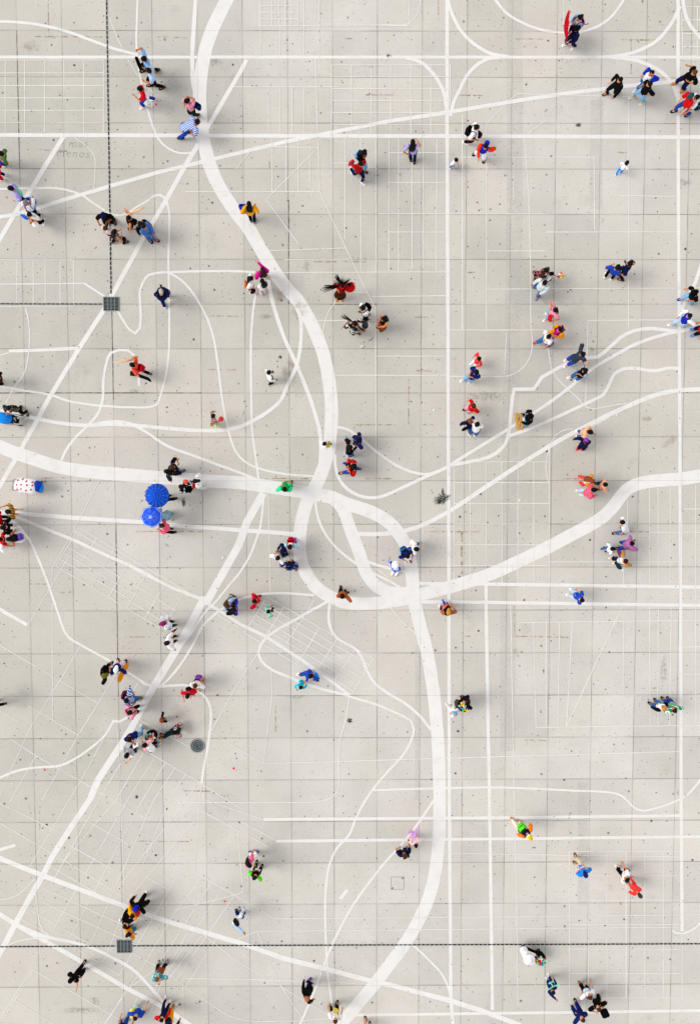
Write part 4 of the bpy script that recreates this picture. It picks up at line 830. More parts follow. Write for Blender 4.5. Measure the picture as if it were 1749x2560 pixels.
def person(d):
    H = d.get('H', 1.66)*.95; fat = 1+(d.get('fat', 1)-1)*.7; hx, hy = d['xy']; fa = math.radians(d['face']); pose = d.get('pose', 'stand')
    root = empty('person', (hx, hy, 0), fa); tag(root, d['label'], 'person', 'people scattered across the painted plaza')
    ca, sa = math.cos(-fa), math.sin(-fa)
    def loc(p): x, y = p[0]-hx, p[1]-hy; return Vector((x*ca-y*sa, x*sa+y*ca, p[2] if len(p) > 2 else 0))
    rng = random.Random(hash(d['label']) % 1000 if False else sum(map(ord, d['label'])))
    hh = .215*(.56+.44*H/1.66)*1.06; top = H
    ankz = .05*H; ft = [loc(f) for f in d.get('feet', [])]
    L = [None, None]                              # left, right
    if len(ft) == 2:
        ft.sort(key=lambda p: -p.y); L = ft
    elif len(ft) == 1: L[0 if ft[0].y > 0 else 1] = ft[0]
    st = rng.uniform(-.12, .12)
    for i, s_ in ((0, 1), (1, -1)):
        if L[i] is None: L[i] = Vector((s_*st, s_*.065*H, 0))
    mid = (L[0]+L[1])/2
    if pose == 'stand':
        for i in (0, 1):                          # keep a real stride
            o = L[i]-mid*.0; r_ = math.hypot(o.x, o.y); mxr = .42*H
            if r_ > mxr: L[i] = Vector((o.x*mxr/r_, o.y*mxr/r_, 0))
            L[i].y = max(-.19*H, min(.19*H, L[i].y))
        if L[0].y-L[1].y < .09*H: c_ = (L[0].y+L[1].y)/2; L[0].y = c_+.045*H; L[1].y = c_-.045*H
        mid = (L[0]+L[1])/2; mid.x = max(-.22*H, min(.22*H, mid.x)); mid.y = max(-.15*H, min(.15*H, mid.y))
        hip = Vector((mid.x*.55, mid.y*.6, 0)); LL = .475*H
        hz = .53*H
        for i in (0, 1):
            dd = math.hypot(L[i].x-hip.x, L[i].y-hip.y*.5); hz = min(hz, ankz+math.sqrt(max(.05, LL*LL*.985-dd*dd)))
        hip.z = hz; drop = .53*H-hz
    else:
        hip = Vector((-.08, 0, .13 if pose == 'sit' else .45)); drop = .53*H-hip.z
    top = H-drop; hc = Vector((0, 0, top-hh*.5)); nb = Vector((-.02*H, 0, top-hh-.02*H))
    if pose != 'stand': nb.x = -.06
    hc.x = nb.x+.03*H
    if 'hd' in d:
        off = loc(d['hd']); off.z = 0; off = off*min(1, .34*H/max(off.length, 1e-4)); lower = off.length*.35; hc += off-Vector((0, 0, lower)); nb += off*.78-Vector((0, 0, lower))
    sh = [nb+Vector((0, s_*.112*H*fat**.4, -.03*H)) for s_ in (1, -1)]; hp = [hip+Vector((0, s_*.052*H*fat**.5, -.01*H)) for s_ in (1, -1)]
    kn = []; an = []; fdir = []
    for i in (0, 1):
        a = Vector((L[i].x-.03*H, L[i].y, ankz))
        if pose == 'stand':                        # a trailing foot lifts its heel
            if a.x < hip.x-.18*H: a.z += .03*H
        k, b = ik(hp[i], a, .245*H, .24*H, (1, .12*(1 if i == 0 else -1), .25 if pose == 'stand' else 1.2)); kn.append(k); an.append(b)
        fdir.append(Vector((1, .18*(1 if i == 0 else -1), 0)).normalized())
    hd = [loc(h) for h in d.get('hands', [])]; Hd = [None, None]
    if len(hd) == 2:
        hd.sort(key=lambda p: -p.y); Hd = hd
    elif len(hd) == 1: Hd[0 if hd[0].y > 0 else 1] = hd[0]
    el = []; wr = []
    for i, s_ in ((0, 1), (1, -1)):
        t = Hd[i]
        if t is None:
            sw = -(L[i].x-mid.x)*.55; t = Vector((nb.x+.05+sw, s_*(.165*H*fat**.4+.01), max(.2, hip.z-.06*H+abs(sw)*.15)))
        e, b = ik(sh[i], t, .175*H, .165*H, (-.6, s_*.55, -.5)); el.append(e); wr.append(b)
    sk = SKIN[rng.choice((0, 0, 1, 1, 1, 2))]
    ts, bt = d.get('ts', 's'), d.get('bt', 't')
    # ---- body core, welded into one skin by a voxel remesh
    mb = MB(); Yv, Xv = Vector((0, 1, 0)), Vector((1, 0, 0)); sp = nb-hip
    def trunk(t, w_, dd, zz=0): return (hip+sp*t+Vector((0, 0, zz)), Xv*dd*H*fat, Yv*w_*H*fat**.6)
    mb.rings([trunk(-.14, .055, .045), trunk(0, .078, .058), trunk(.3, .066, .05), trunk(.65, .080, .058), trunk(.86, .088, .045), trunk(.97, .05, .036), trunk(1.06, .032, .032), (nb.lerp(hc, .8), Xv*.034*H, Yv*.034*H)], 12)
    for i in (0, 1):
        mb.tube([sh[i].lerp(nb, .3)+Vector((0, 0, -.01*H)), sh[i], sh[i].lerp(el[i], .5), el[i], el[i].lerp(wr[i], .4), wr[i]], [.03*H, .034*H, .029*H, .024*H, .024*H, .0165*H], 9)
        mb.tube([hp[i]+Vector((0, 0, .03*H)), *leg_pts(hp[i], kn[i], an[i])], [.05*H, .052*H, .046*H, .033*H, .034*H, .022*H], 9)
        mb.tube([an[i]-fdir[i]*.03*H+Vector((0, 0, -.01*H)), an[i]+fdir[i]*.05*H-Vector((0, 0, .022*H)), an[i]+fdir[i]*.1*H-Vector((0, 0, .03*H))], [.024*H, .022*H, .014*H], 8)
    core = MB()
    tilt = -.12 if any(h[2] > 1.0 and h[2] < 1.35 for h in d.get('hands', [])) else rng.uniform(-.06, .06)
    M = (Matrix.Rotation(rng.uniform(-.25, .25), 3, 'Z') @ Matrix.Rotation(-tilt, 3, 'Y'))
    head_into(core, hc, hh, M)
    for i, s_ in ((0, 1), (1, -1)):
        dr = (wr[i]-el[i]).normalized(); hand_into(core, wr[i], dr, Vector((.7, -s_*.6, .35)), H, .9 if Hd[i] is not None else .55)
    CORES.append((root, mb, core, sk))
    # ---- hair / hats
    hair, hl = d.get('hair', 'black'), d.get('hl', 's'); hat = d.get('hat')
    if hair != 'bald':
        h = MB(); n = 16; hw, hdp = hh*.36*1.12, hh*.44*1.12
        prof = [(-.34, .86, .86, 0), (-.2, .95, .97, 0), (.0, 1, 1, -.01), (.16, 1.02, 1.03, -.02), (.30, .95, .97, -.03), (.42, .74, .76, -.03), (.50, .42, .44, -.03), (.53, .05, .05, -.03)]
        thin = .96 if hair == 'shaved' else 1
        vs = []; fs = []
        for j, (t, w_, dd, o) in enumerate(prof):
            for k in range(n):
                a = 2*math.pi*k/n; front = max(0, math.cos(a))
                zt = t+front**.7*max(0, (.36-t))*1.02 if t < .36 else t                        # hairline rises at the face
                jx = 1+rng.uniform(-.03, .035)
                shrink = 1-.13*(front > .3 and t < .32)
                vs.append(hc+M @ Vector(((math.cos(a)*dd*shrink+o)*hdp*jx*thin, math.sin(a)*w_*hw*jx*thin, zt*hh*thin)))
        for j in range(len(prof)-1):
            for k in range(n): fs.append((j*n+k, j*n+(k+1) % n, (j+1)*n+(k+1) % n, (j+1)*n+k))
        fs.append(tuple((len(prof)-1)*n+k for k in range(n)))
        h.add(vs, fs)
        bk = lambda x, y, z: hc+M @ Vector((x*hh, y*hh, z*hh))
        if hl == 'l':
            ln = .30*H*rng.uniform(.85, 1.15); R = []
            for t in (0, .2, .45, .7, .9, 1):
                z = hc.z-t*ln+.12*hh; u_ = max(0, min(1, (hc.z-z)/(.9*hh))); x = (hc.x-hh*.34)*(1-u_)+(nb.x-.080*H*fat)*u_; wd_ = hh*(.44+.14*math.sin(t*3))*(1 if t < .95 else .5)
                R.append((Vector((x, hc.y*(1-u_*.5)+rng.uniform(-.01, .01), z)), Vector((hh*.17*(1-.4*t), 0, 0)), Vector((0, wd_, 0))))
            h.rings(R, 10)
        elif hl == 'b': h.blob(bk(-.30, 0, .42), (hh*.2, hh*.2, hh*.18))
        elif hl == 'p': h.tube([bk(-.38, 0, .22), bk(-.58, 0, .1), bk(-.62, .04, -.35), bk(-.52, .06, -.8), bk(-.48, .05, -1.05)], [.05, .065, .06, .045, .012], 8)
        h.build('hair', hairmat(hair), root)
    if hat:
        kind, hc_ = hat; m = MB()
        if kind == 'cap':
            R = []
            for t, q in ((.10, 1.0), (.22, 1.02), (.36, .93), (.47, .7), (.535, .4), (.56, .06)): R.append((hc+M @ Vector((-.02*hh, 0, t*hh)), M @ Xv*(hh*.51*q), M @ Yv*(hh*.43*q)))
            m.rings(R, 14); cap = m.build('cap', cloth(hc_), root)
            m = MB(); vs = []; fs = []
            for k in range(9):
                t = -1.1+2.2*k/8
                for r0, dz in ((.44, .13), (.80, .07)): vs.append(hc+M @ Vector((math.cos(t)*r0*hh, math.sin(t)*.40*hh*(1 if r0 < .5 else .92), dz*hh)))
            for k in range(8): fs.append((2*k, 2*k+1, 2*k+3, 2*k+2))
            o = len(vs); vs += [v+Vector((0, 0, .012)) for v in vs]; fs += [tuple(i+o for i in f) for f in fs]
            m.add(vs, fs); m.build('visor', cloth(hc_), cap)
        elif kind in ('sunhat', 'sunhatsmall'):
            b_ = 1.05 if kind == 'sunhat' else .72; R = []
            for t, q in ((.13, b_), (.15, b_*.99), (.17, .56), (.42, .50), (.54, .36), (.57, .05)): R.append((hc+M @ Vector((0, 0, t*hh)), M @ Xv*(hh*q), M @ Yv*(hh*q*.95)))
            m.rings(R, 18); m.build('sun_hat', cloth(hc_), root)
        elif kind == 'hoodup':
            m.blob(hc+Vector((-.02, 0, .03*hh)), (hh*.50, hh*.46, hh*.58), 14, 8, lo=-.75); m.build('hood', cloth(hc_), root)
        elif kind == 'hoodback':
            m.blob(hc+Vector((-.62*hh, 0, -.1*hh)), (hh*.5, hh*.45, hh*.42), 12, 7); m.build('hood', cloth(hc_), root)
        elif kind == 'headdress':
            m.rings([(hc+Vector((0, 0, t*hh)), Xv*(hh*.54), Yv*(hh*.48)) for t in (.05, .30)], 16); hdx = m.build('headdress', cloth('red' if hc_ == 'black' else 'rust'), root)
            f = MB()
            fm = cloth('black') if hc_ == 'black' else cloth('darkrust')
            def feather(p, dr, ln, wd_):
                dr = Vector(dr).normalized(); s_ = dr.cross(Vector((0, 0, 1))); s_ = s_.normalized() if s_.length > .1 else Yv.copy(); u_ = s_.cross(dr)
                R = []
                for t in (0, .15, .45, .75, .92, 1): R.append((p+dr*ln*t+Vector((0, 0, -.10*ln*t*t)), s_*wd_*(.25+1.6*t*(1.05-t)+.02), u_*.006))
                f.rings(R, 6)
            ca2, sa2 = math.cos(-fa), math.sin(-fa)
            def wd(deg, el_): a = math.radians(deg); x, y = math.cos(a), math.sin(a); return (x*ca2-y*sa2, x*sa2+y*ca2, el_)
            if hc_ == 'black':
                for k in range(46): feather(hc+Vector((0, 0, .2*hh)), wd(rng.uniform(15, 165), rng.uniform(.1, .9)), rng.uniform(.22, .45), .013)
                for k in range(12): feather(hc+Vector((0, 0, .2*hh)), wd(192+rng.uniform(-11, 11), rng.uniform(.05, .25)), rng.uniform(.55, .85), .018)
                for k in range(9): feather(hc+Vector((0, 0, .2*hh)), wd(122+rng.uniform(-12, 12), .55), rng.uniform(.4, .55), .015)
            else:
                for k in range(14): feather(hc+Vector((0, 0, .2*hh)), wd(148+rng.uniform(-9, 9), rng.uniform(.1, .3)), rng.uniform(.4, .65), .016)
                for k in range(14): feather(hc+Vector((0, 0, .1*hh)), wd(-38+rng.uniform(-9, 9), rng.uniform(-.1, .2)), rng.uniform(.3, .5), .015)
            f.build('feathers', fm, hdx)
    # ---- top
    tc_, sc_ = d.get('top', 'white'), d.get('sl') or d.get('top', 'white'); m = MB()
    hem = -.10 if bt in 'ts' else -.02
    k1 = rng.uniform(.97, 1.05)
    m.rings([trunk(hem, .096*k1, .075*k1), trunk(hem+.12, .098, .077), trunk(.28, .089, .071), trunk(.5, .092, .073), trunk(.70, .102, .076), trunk(.85, .112, .066), trunk(.935, .102, .055), trunk(.985, .070, .048), trunk(1.03, .038, .038)], 16)
    SL = []
    for i in (0, 1):
        a0 = sh[i].lerp(nb, .25)+Vector((0, 0, -.005*H))
        fk = fat**.35; sl = MB(); SL.append(sl)
        if ts == 's': garment_tube(sl, [a0, sh[i], sh[i].lerp(el[i], .75)], [.044*H*fk, .050*H*fk, .047*H*fk])
        elif ts == 'l': garment_tube(sl, [a0, sh[i], sh[i].lerp(el[i], .5), el[i], wr[i].lerp(el[i], .06)], [.045*H*fk, .051*H*fk, .046*H*fk, .040*H*fk, .029*H*fk])
    if sc_ == tc_:
        for sl in SL: m.add(sl.v, sl.f)
    t_o = m.build('dress' if bt == 'd' else ('jacket' if ts == 'l' and fat > 1.1 else 'shirt'), cloth(tc_), root)
    if sc_ != tc_:
        for sl in SL:
            if sl.v: sl.build('sleeve', cloth(sc_), t_o)
    # ---- bottom
    m = MB(); bc = d.get('bot', 'jeans')
    if bt in 'ts':
        m.rings([trunk(-.17, .070, .056), trunk(-.08, .088, .066), trunk(.0, .088, .066), trunk(.12, .080, .060)], 14)
        for i in (0, 1):
            P_ = leg_pts(hp[i], kn[i], an[i]); fk = fat**.4
            if bt == 't': garment_tube(m, [hp[i]+Vector((0, 0, .02*H)), P_[0], P_[1], P_[2], P_[3], P_[4].lerp(P_[3], .10)], [.058*H*fk, .060*H*fk, .053*H*fk, .042*H*fk, .040*H*fk, .035*H*fk])
            else: garment_tube(m, [hp[i]+Vector((0, 0, .02*H)), P_[0], P_[1], P_[2].lerp(P_[1], .15)], [.058*H*fk, .060*H*fk, .056*H*fk, .054*H*fk])
        m.build('shorts' if bt == 's' else 'trousers', cloth(bc), root)
    else:
        low = hip.z*(.48 if bt == 'k' else .30); cx = mid*.8; R = []
        for t in (0, .15, .4, .7, 1):
            z = hip.z+.07*H-(hip.z+.07*H-low)*t; c_ = Vector((hip.x+(cx.x-hip.x)*t, hip.y+(cx.y-hip.y)*t, z)); q = .082+.055*t
            R.append((c_, Xv*H*q*.85*fat**.6*(1+rng.uniform(-.04, .04)), Yv*H*q*fat**.6))
        m.rings(R, 18); m.build('skirt', cloth(bc), root)
    # ---- shoes
    for i in (0, 1):
        m = MB(); f = fdir[i]; s_ = Vector((-f.y, f.x, 0)); b = an[i]-Vector((0, 0, ankz)); b.z = max(0, an[i].z-ankz); k = H*1.04
        def rg(t, w_, z0, z1): c_ = b+f*(t*k); return (c_+Vector((0, 0, (z0+z1)/2*k)), s_*w_*k, Vector((0, 0, (z1-z0)/2*k)))
        m.rings([rg(-.042, .018, .002, .045), rg(-.03, .026, 0, .058), rg(.0, .029, 0, .060), rg(.035, .030, 0, .046), rg(.07, .033, 0, .034), rg(.105, .029, .001, .026), rg(.122, .016, .003, .018)], 10)
        m.build('shoe', cloth(d.get('shoe', 'black')), root)
    # ---- what they carry
    who = d['who']
    for a in d.get('acc', []): carry(root, a, who, dict(H=H, fat=fat, nb=nb, hip=hip, fa=fa, wr=wr, hc=hc, hh=hh))
    return root
COLNAME = dict(navyblue='navy', brightblue='bright blue', skyblue='sky blue', redpink='pinkish red', blackplastic='black plastic', multi='brightly coloured', purplered='purple and red', darkteal='dark teal', limegreen='lime green', steelblue='steel blue', navyfloral='navy floral', blackwhite='black and white', blackstripe='black white-striped', magentaflower='flowered magenta', rustbrown='brown', limepale='pale lime', hotpink='hot pink', yellowblack='yellow and black', creamyellow='cream', sand='pale')
USED = {}
def lab(s):
    ws = s.split()
    if len(ws) > 16: ws = ws[:16]
    while ws[-1] in ('and', 'with', 'in', 'of', 'the', 'a', 'by', 'over', 'to', 'on', 'one', 'very'): ws.pop()
    return ' '.join(ws)
def carry(root, a, who, q):
    kind = a[0]; H, fat, fa = q['H'], q['fat'], q['fa']; rx, ry = root.location.x, root.location.y
    col = a[1] if isinstance(a[1], str) else (a[3] if len(a) > 3 else 'black'); cn = COLNAME.get(col, col)
    if kind.startswith('backpack'):
        k = H/1.66
        if kind == 'backpack': o = empty('backpack', (rx, ry, 0), fa); bx = q['nb'].x-.062*H*fat-.075*k; z = q['nb'].z-.18*H; L_ = lab(f'{cn} backpack worn by {who}'); strap = True; Y0 = 0
        else: o = empty('backpack', (a[1][0], a[1][1], 0), fa); bx = 0; z = a[2]; L_ = lab(f'{cn} backpack carried by {who}'); strap = False
        tag(o, L_, 'backpack', 'backpacks carried by people')
        m = MB(); m.box((bx, 0, z), (.17*k, .31*k, .42*k), bev=.32); body = m.build('bag_body', cloth(col), o)
        m = MB(); m.box((bx-.095*k, 0, z-.07*k), (.07*k, .23*k, .21*k), bev=.35); m.build('pocket', cloth(col), o)
        m = MB(); m.tube([(bx+.03*k, -.04*k, z+.2*k), (bx+.03*k, -.03*k, z+.24*k), (bx+.03*k, .03*k, z+.24*k), (bx+.03*k, .04*k, z+.2*k)], .011, 6); m.build('grab_handle', cloth('black'), o)
        if strap:
            for s_ in (1, -1):
                y = s_*.075*H; zs = q['nb'].z; d_ = .062*H*fat; x0 = q['nb'].x
                m = MB(); m.tube([(bx+.06*k, y*.8, z+.17*k), (x0-d_*.75, y, zs-.005*H), (x0, y, zs+.012*H), (x0+d_*.95, y, zs-.03*H), (x0+d_*1.18, y*1.02, zs-.12*H), (x0+d_*1.0, y*1.2, zs-.24*H), (bx+.07*k, y*1.15, z-.16*k)], .02*k, 6, flat=.5); m.build('strap', cloth(col if col in ('black', 'red', 'crimson', 'brightblue') else 'black'), o)
        return
    x, y = a[1][0], a[1][1]; z = a[2]; L_ = None
    if kind in ('bag', 'sling'):
        s_ = a[4] if len(a) > 4 else .3; o = empty('shoulder_bag', (x, y, z), fa); tag(o, lab(f'{cn} bag carried by {who}'), 'bag', 'bags carried by people')
        m = MB(); R = []
        for t, w_, d_ in ((-.5, .40, .16), (-.42, .46, .22), (0, .48, .22), (.38, .44, .15), (.5, .40, .06)): R.append((Vector((0, 0, t*s_)), Vector((d_*s_, 0, 0)), Vector((0, w_*s_, 0))))
        m.rings(R, 12); m.build('bag_body', cloth(col), o)
        m = MB(); m.tube([(0, -.36*s_, .45*s_), (0, -.26*s_, .75*s_), (0, -.1*s_, .92*s_), (0, .1*s_, .92*s_), (0, .26*s_, .75*s_), (0, .36*s_, .45*s_)], .012, 6); m.build('strap', cloth(col), o)
    elif kind == 'sack':
        s_ = a[4]; o = empty('carrier_bag', (x, y, z), fa); tag(o, lab(f'{cn} carrier bag held by {who}'), 'bag', 'bags carried by people')
        m = MB(); R = []
        for t, w_ in ((-.5, .28), (-.42, .44), (-.1, .52), (.2, .42), (.38, .2), (.5, .08)): R.append((Vector((random.uniform(-.03, .03)*s_, random.uniform(-.03, .03)*s_, t*s_)), Vector((w_*s_*.8, 0, 0)), Vector((0, w_*s_, 0))))
        m.rings(R, 11)
        m.v = [tuple(Vector(v)*(1+.22*mnoise.noise(Vector(v)*9/s_*.4))) for v in m.v]; m.build('bag_body', cloth(col), o)
        m = MB(); m.tube([(0, -.05*s_, .45*s_), (0, -.06*s_, .7*s_), (0, .06*s_, .7*s_), (0, .05*s_, .45*s_)], .008, 6); m.build('handle', cloth(col), o)
    elif kind == 'phone':
        o = empty('mobile_phone', (x, y, z), fa); tag(o, lab(f'small dark mobile phone held up by {who}'), 'phone', 'phones in people\'s hands')
        rt = Matrix.Rotation(.7, 3, 'Y'); m = MB(); m.box((0, 0, 0), (.014, .085, .165), rt, bev=.3); m.build('phone_case', plain('phone_black', '#0c0c0e', .3), o)
        m = MB(); m.box(rt @ Vector((-.0085, 0, 0)), (.003, .074, .15), rt, bev=0); m.build('phone_screen', plain('phone_glass', '#20242c', .08, .6), o)
    elif kind == 'paper':
        o = empty('paper_sheet', (x, y, z), fa); tag(o, lab(f'white sheet of paper held by {who}'), 'paper')
        m = MB(); rt = Matrix.Rotation(1.1, 3, 'Y'); vs = []; n_ = 6
        for sd_ in (0, .004):
            for i in range(n_+1):
                for j in (-1, 1): vs.append(rt @ Vector((.02*math.sin(i*.9)+sd_, j*.11, (i/n_-.5)*.32)))
        fs = [(2*i, 2*i+1, 2*i+3, 2*i+2) for i in range(n_)]; fs += [tuple(k+2*(n_+1) for k in f) for f in fs]; m.add(vs, fs); m.build('sheet', cloth('white'), o)
    elif kind == 'folder':
        o = empty('folded_jacket', (x, y, z), fa); tag(o, lab(f'black jacket folded over the arm of {who}'), 'jacket')
        m = MB(); m.box((0, 0, 0), (.12, .40, .34), bev=.4); m.build('fold', cloth('black'), o); m = MB(); m.box((.03, .05, -.2), (.07, .22, .22), bev=.4); m.build('hanging_sleeve', cloth('black'), o)
    elif kind == 'tube':
        o = empty('pale_roll', (x, y, z), 0); tag(o, lab(f'long pale cardboard roll held up by {who}'), 'roll')
        dx, dy = a[4]; m = MB(); v = Vector((dx, dy, 0)).normalized(); m.tube([v*-.36+Vector((0, 0, -.06)), v*-.1, v*.15, v*.36+Vector((0, 0, .06))], [.035, .038, .036, .026], 10); m.build('roll_body', cloth('sand'), o)
        m = MB(); m.tube([v*.355+Vector((0, 0, .058)), v*.362+Vector((0, 0, .06))], .014, 8); m.build('roll_end', plain('roll_hole', '#8a6a40', .9), o)
    elif kind == 'balloon':
        o = empty('balloon', (x, y, z), 0); tag(o, lab(f'{cn} balloon held by {who}'+(' ' if z > .9 else ' near the ground')), 'balloon'); m = MB(); m.blob((0, 0, .02), (.105, .105, .125), 14, 9); m.build('balloon_skin', plain('rubber_'+col, HEX[col], .3, .5), o)
        m = MB(); m.tube([(0, 0, -.1), (0, 0, -.125)], [.008, .018], 6); m.build('knot', plain('rubber_'+col, HEX[col], .3, .5), o)
    elif kind == 'toybox':
        o = empty('toy_truck', (x, y, z), fa); tag(o, lab(f'yellow and black toy truck held by {who}'), 'toy'); m = MB(); m.box((0, 0, 0), (.22, .13, .11), bev=.3); m.box((.06, 0, .08), (.1, .11, .07), bev=.3); m.build('truck_body', cloth('yellowblack'), o)
        for i in (-1, 1):
            for j in (-1, 1): m = MB(); m.tube([(i*.07, j*.05, -.06), (i*.07, j*.085, -.06)], .035, 10); m.build('wheel', cloth('black'), o)
    elif kind == 'shield':
        o = empty('round_shield', (x, y, z), fa); tag(o, lab(f'red feathered shield with gold fringe held by the dancer in red'), 'shield'); m = MB()
        m.rings([(Vector((-.02, 0, 0)), Vector((0, .2, 0)), Vector((0, 0, .2))), (Vector((.03, 0, 0)), Vector((0, .18, 0)), Vector((0, 0, .18))), (Vector((.06, 0, 0)), Vector((0, .08, 0)), Vector((0, 0, .08)))], 22); rt = Matrix.Rotation(-.9, 4, 'Y'); m.v = [tuple(rt @ Vector(v)) for v in m.v]; m.build('shield_face', cloth('red'), o)
        m = MB()
        for k in range(36):
            t = 2*math.pi*k/36; p = Vector((-.01, .18*math.cos(t), .18*math.sin(t))); e_ = p*1.42; m.tube([rt @ p, rt @ e_], [.013, .004], 5)
        m.build('fringe', cloth('amber'), o)
    elif kind == 'drum':
        o = empty('hand_drum', (x, y, z), 0); tag(o, 'black upright hand drum played by the dancer with brown feathers', 'drum'); m = MB()
        m.rings([(Vector((0, 0, t)), Vector((w_, 0, 0)), Vector((0, w_, 0))) for t, w_ in ((-.28, .08), (-.26, .1), (0, .125), (.2, .115), (.22, .11))], 18); m.build('drum_shell', cloth('black'), o)
        m = MB(); m.rings([(Vector((0, 0, t)), Vector((w_, 0, 0)), Vector((0, w_, 0))) for t, w_ in ((.221, .105), (.23, .1))], 18); m.build('drum_skin', cloth('charcoal'), o)
    elif kind == 'pompom':
        o = empty('rattle', (x, y, z), 0); tag(o, 'pale tufted rattle shaken by the dancer with brown feathers', 'rattle'); m = MB()
        for k in range(60):
            v = Vector((random.gauss(0, 1), random.gauss(0, 1), random.gauss(0, 1))).normalized(); m.tube([v*.02, v*.09], [.01, .004], 4)
        m.build('tuft', cloth('cream'), o); m = MB(); m.tube([(0, 0, 0), (.16, -.03, -.02)], .013, 6); m.build('handle', plain('stick', '#5a3a20', .7), o)
    elif kind == 'boards':
        o = empty('wooden_boards', (x, y, z), math.radians(98)); tag(o, 'pair of long light wooden boards carried by person in black jacket', 'boards')
        for i, yy in enumerate((-.07, .08)):
            m = MB(); m.box((.02*i, yy, .02*i), (.66, .09, .16), Matrix.Rotation(.08*i, 3, 'X'), bev=.08); m.build('board', cloth('wood'), o)
        m = MB(); m.box((.12, 0, -.04), (.06, .2, .05), bev=.1); m.build('cross_piece', cloth('tan'), o)
    elif kind in ('skateboard', 'boardblack'):
        o = empty('skateboard', (x, y, z), math.radians(63 if kind == 'skateboard' else -20)); tag(o, lab(('yellow' if kind == 'skateboard' else 'black')+f' skateboard carried by {who}'), 'skateboard', 'skateboards in hand')
        T = Matrix.Rotation(math.radians(38 if kind == 'skateboard' else 55), 3, 'X'); m = MB(); R = []
        for t, w_, zz in ((-.40, .02, .05), (-.385, .07, .045), (-.32, .10, .02), (-.2, .104, 0), (.2, .104, 0), (.32, .10, .02), (.385, .07, .045), (.40, .02, .05)): R.append((T @ Vector((t, 0, zz)), T @ Vector((0, w_, 0)), T @ Vector((0, 0, .008))))
        m.rings(R, 10); m.build('deck', cloth('amber' if kind == 'skateboard' else 'black'), o)
        for sx in (-1, 1):
            m = MB(); m.box(T @ Vector((sx*.22, 0, -.025)), (.05, .13, .03), T, bev=.2); tr = m.build('truck', plain('alloy', '#9a9da0', .35, .5, .8), o)
            for sy in (-1, 1): m = MB(); m.tube([T @ Vector((sx*.22, sy*.06, -.05)), T @ Vector((sx*.22, sy*.095, -.05))], .027, 10); m.build('wheel', cloth('cream'), tr)
    elif kind == 'hatheld':
        o = empty('straw_hat', (x, y, z), 0); tag(o, 'round cream straw hat carried by person in white shirt on the loop', 'hat'); m = MB(); m.rings([(Vector((0, 0, t)), Vector((w_, 0, 0)), Vector((0, w_*.95, 0))) for t, w_ in ((0, .15), (.012, .148), (.02, .105), (.1, .095), (.125, .05), (.13, .01))], 20); m.build('hat_body', cloth('creamyellow'), o)
        m = MB(); m.rings([(Vector((0, 0, t)), Vector((w_, 0, 0)), Vector((0, w_*.95, 0))) for t, w_ in ((.024, .108), (.045, .106))], 20); m.build('hat_band', cloth('straw'), o)
    elif kind == 'umbfold':
        o = empty('folded_umbrella', (x, y, z), math.radians(37)); tag(o, 'black folded umbrella carried by person in loose white shirt', 'umbrella'); m = MB()
        m.tube([(-.24, 0, 0), (-.2, 0, 0), (-.05, 0, 0), (.2, 0, -.02), (.3, 0, -.03)], [.012, .05, .065, .03, .008], 10); m.build('canopy', cloth('black'), o); m = MB(); m.tube([(-.24, 0, 0), (-.33, 0, .0), (-.36, .03, 0), (-.33, .06, 0)], .011, 6); m.build('handle', plain('stick', '#5a3a20', .7), o)
    elif kind == 'toybag':
        o = empty('toy_sack', (x, y, z), fa); tag(o, lab(f'open bag of brightly coloured small toys in front of {who}'), 'toy bag'); m = MB(); R = []
        for t, w_ in ((-.25, .16), (-.22, .2), (0, .24), (.12, .22)): R.append((Vector((0, 0, t)), Vector((w_, 0, 0)), Vector((0, w_*1.05, 0))))
        m.rings(R, 14); m.build('sack_body', cloth('black'), o)
        for k in range(16):
            t = 2.4*k; rr = .05*math.sqrt(k); m = MB(); m.blob((rr*math.cos(t), rr*math.sin(t), .16+random.uniform(-.02, .04)), (random.uniform(.035, .06), random.uniform(.035, .06), .05), 8, 5); m.build('toy', cloth(random.choice(('yellow', 'limegreen', 'hotpink', 'red', 'violet', 'orange', 'cyan', 'mint', 'pinkpale', 'yelloworange', 'white'))), o)
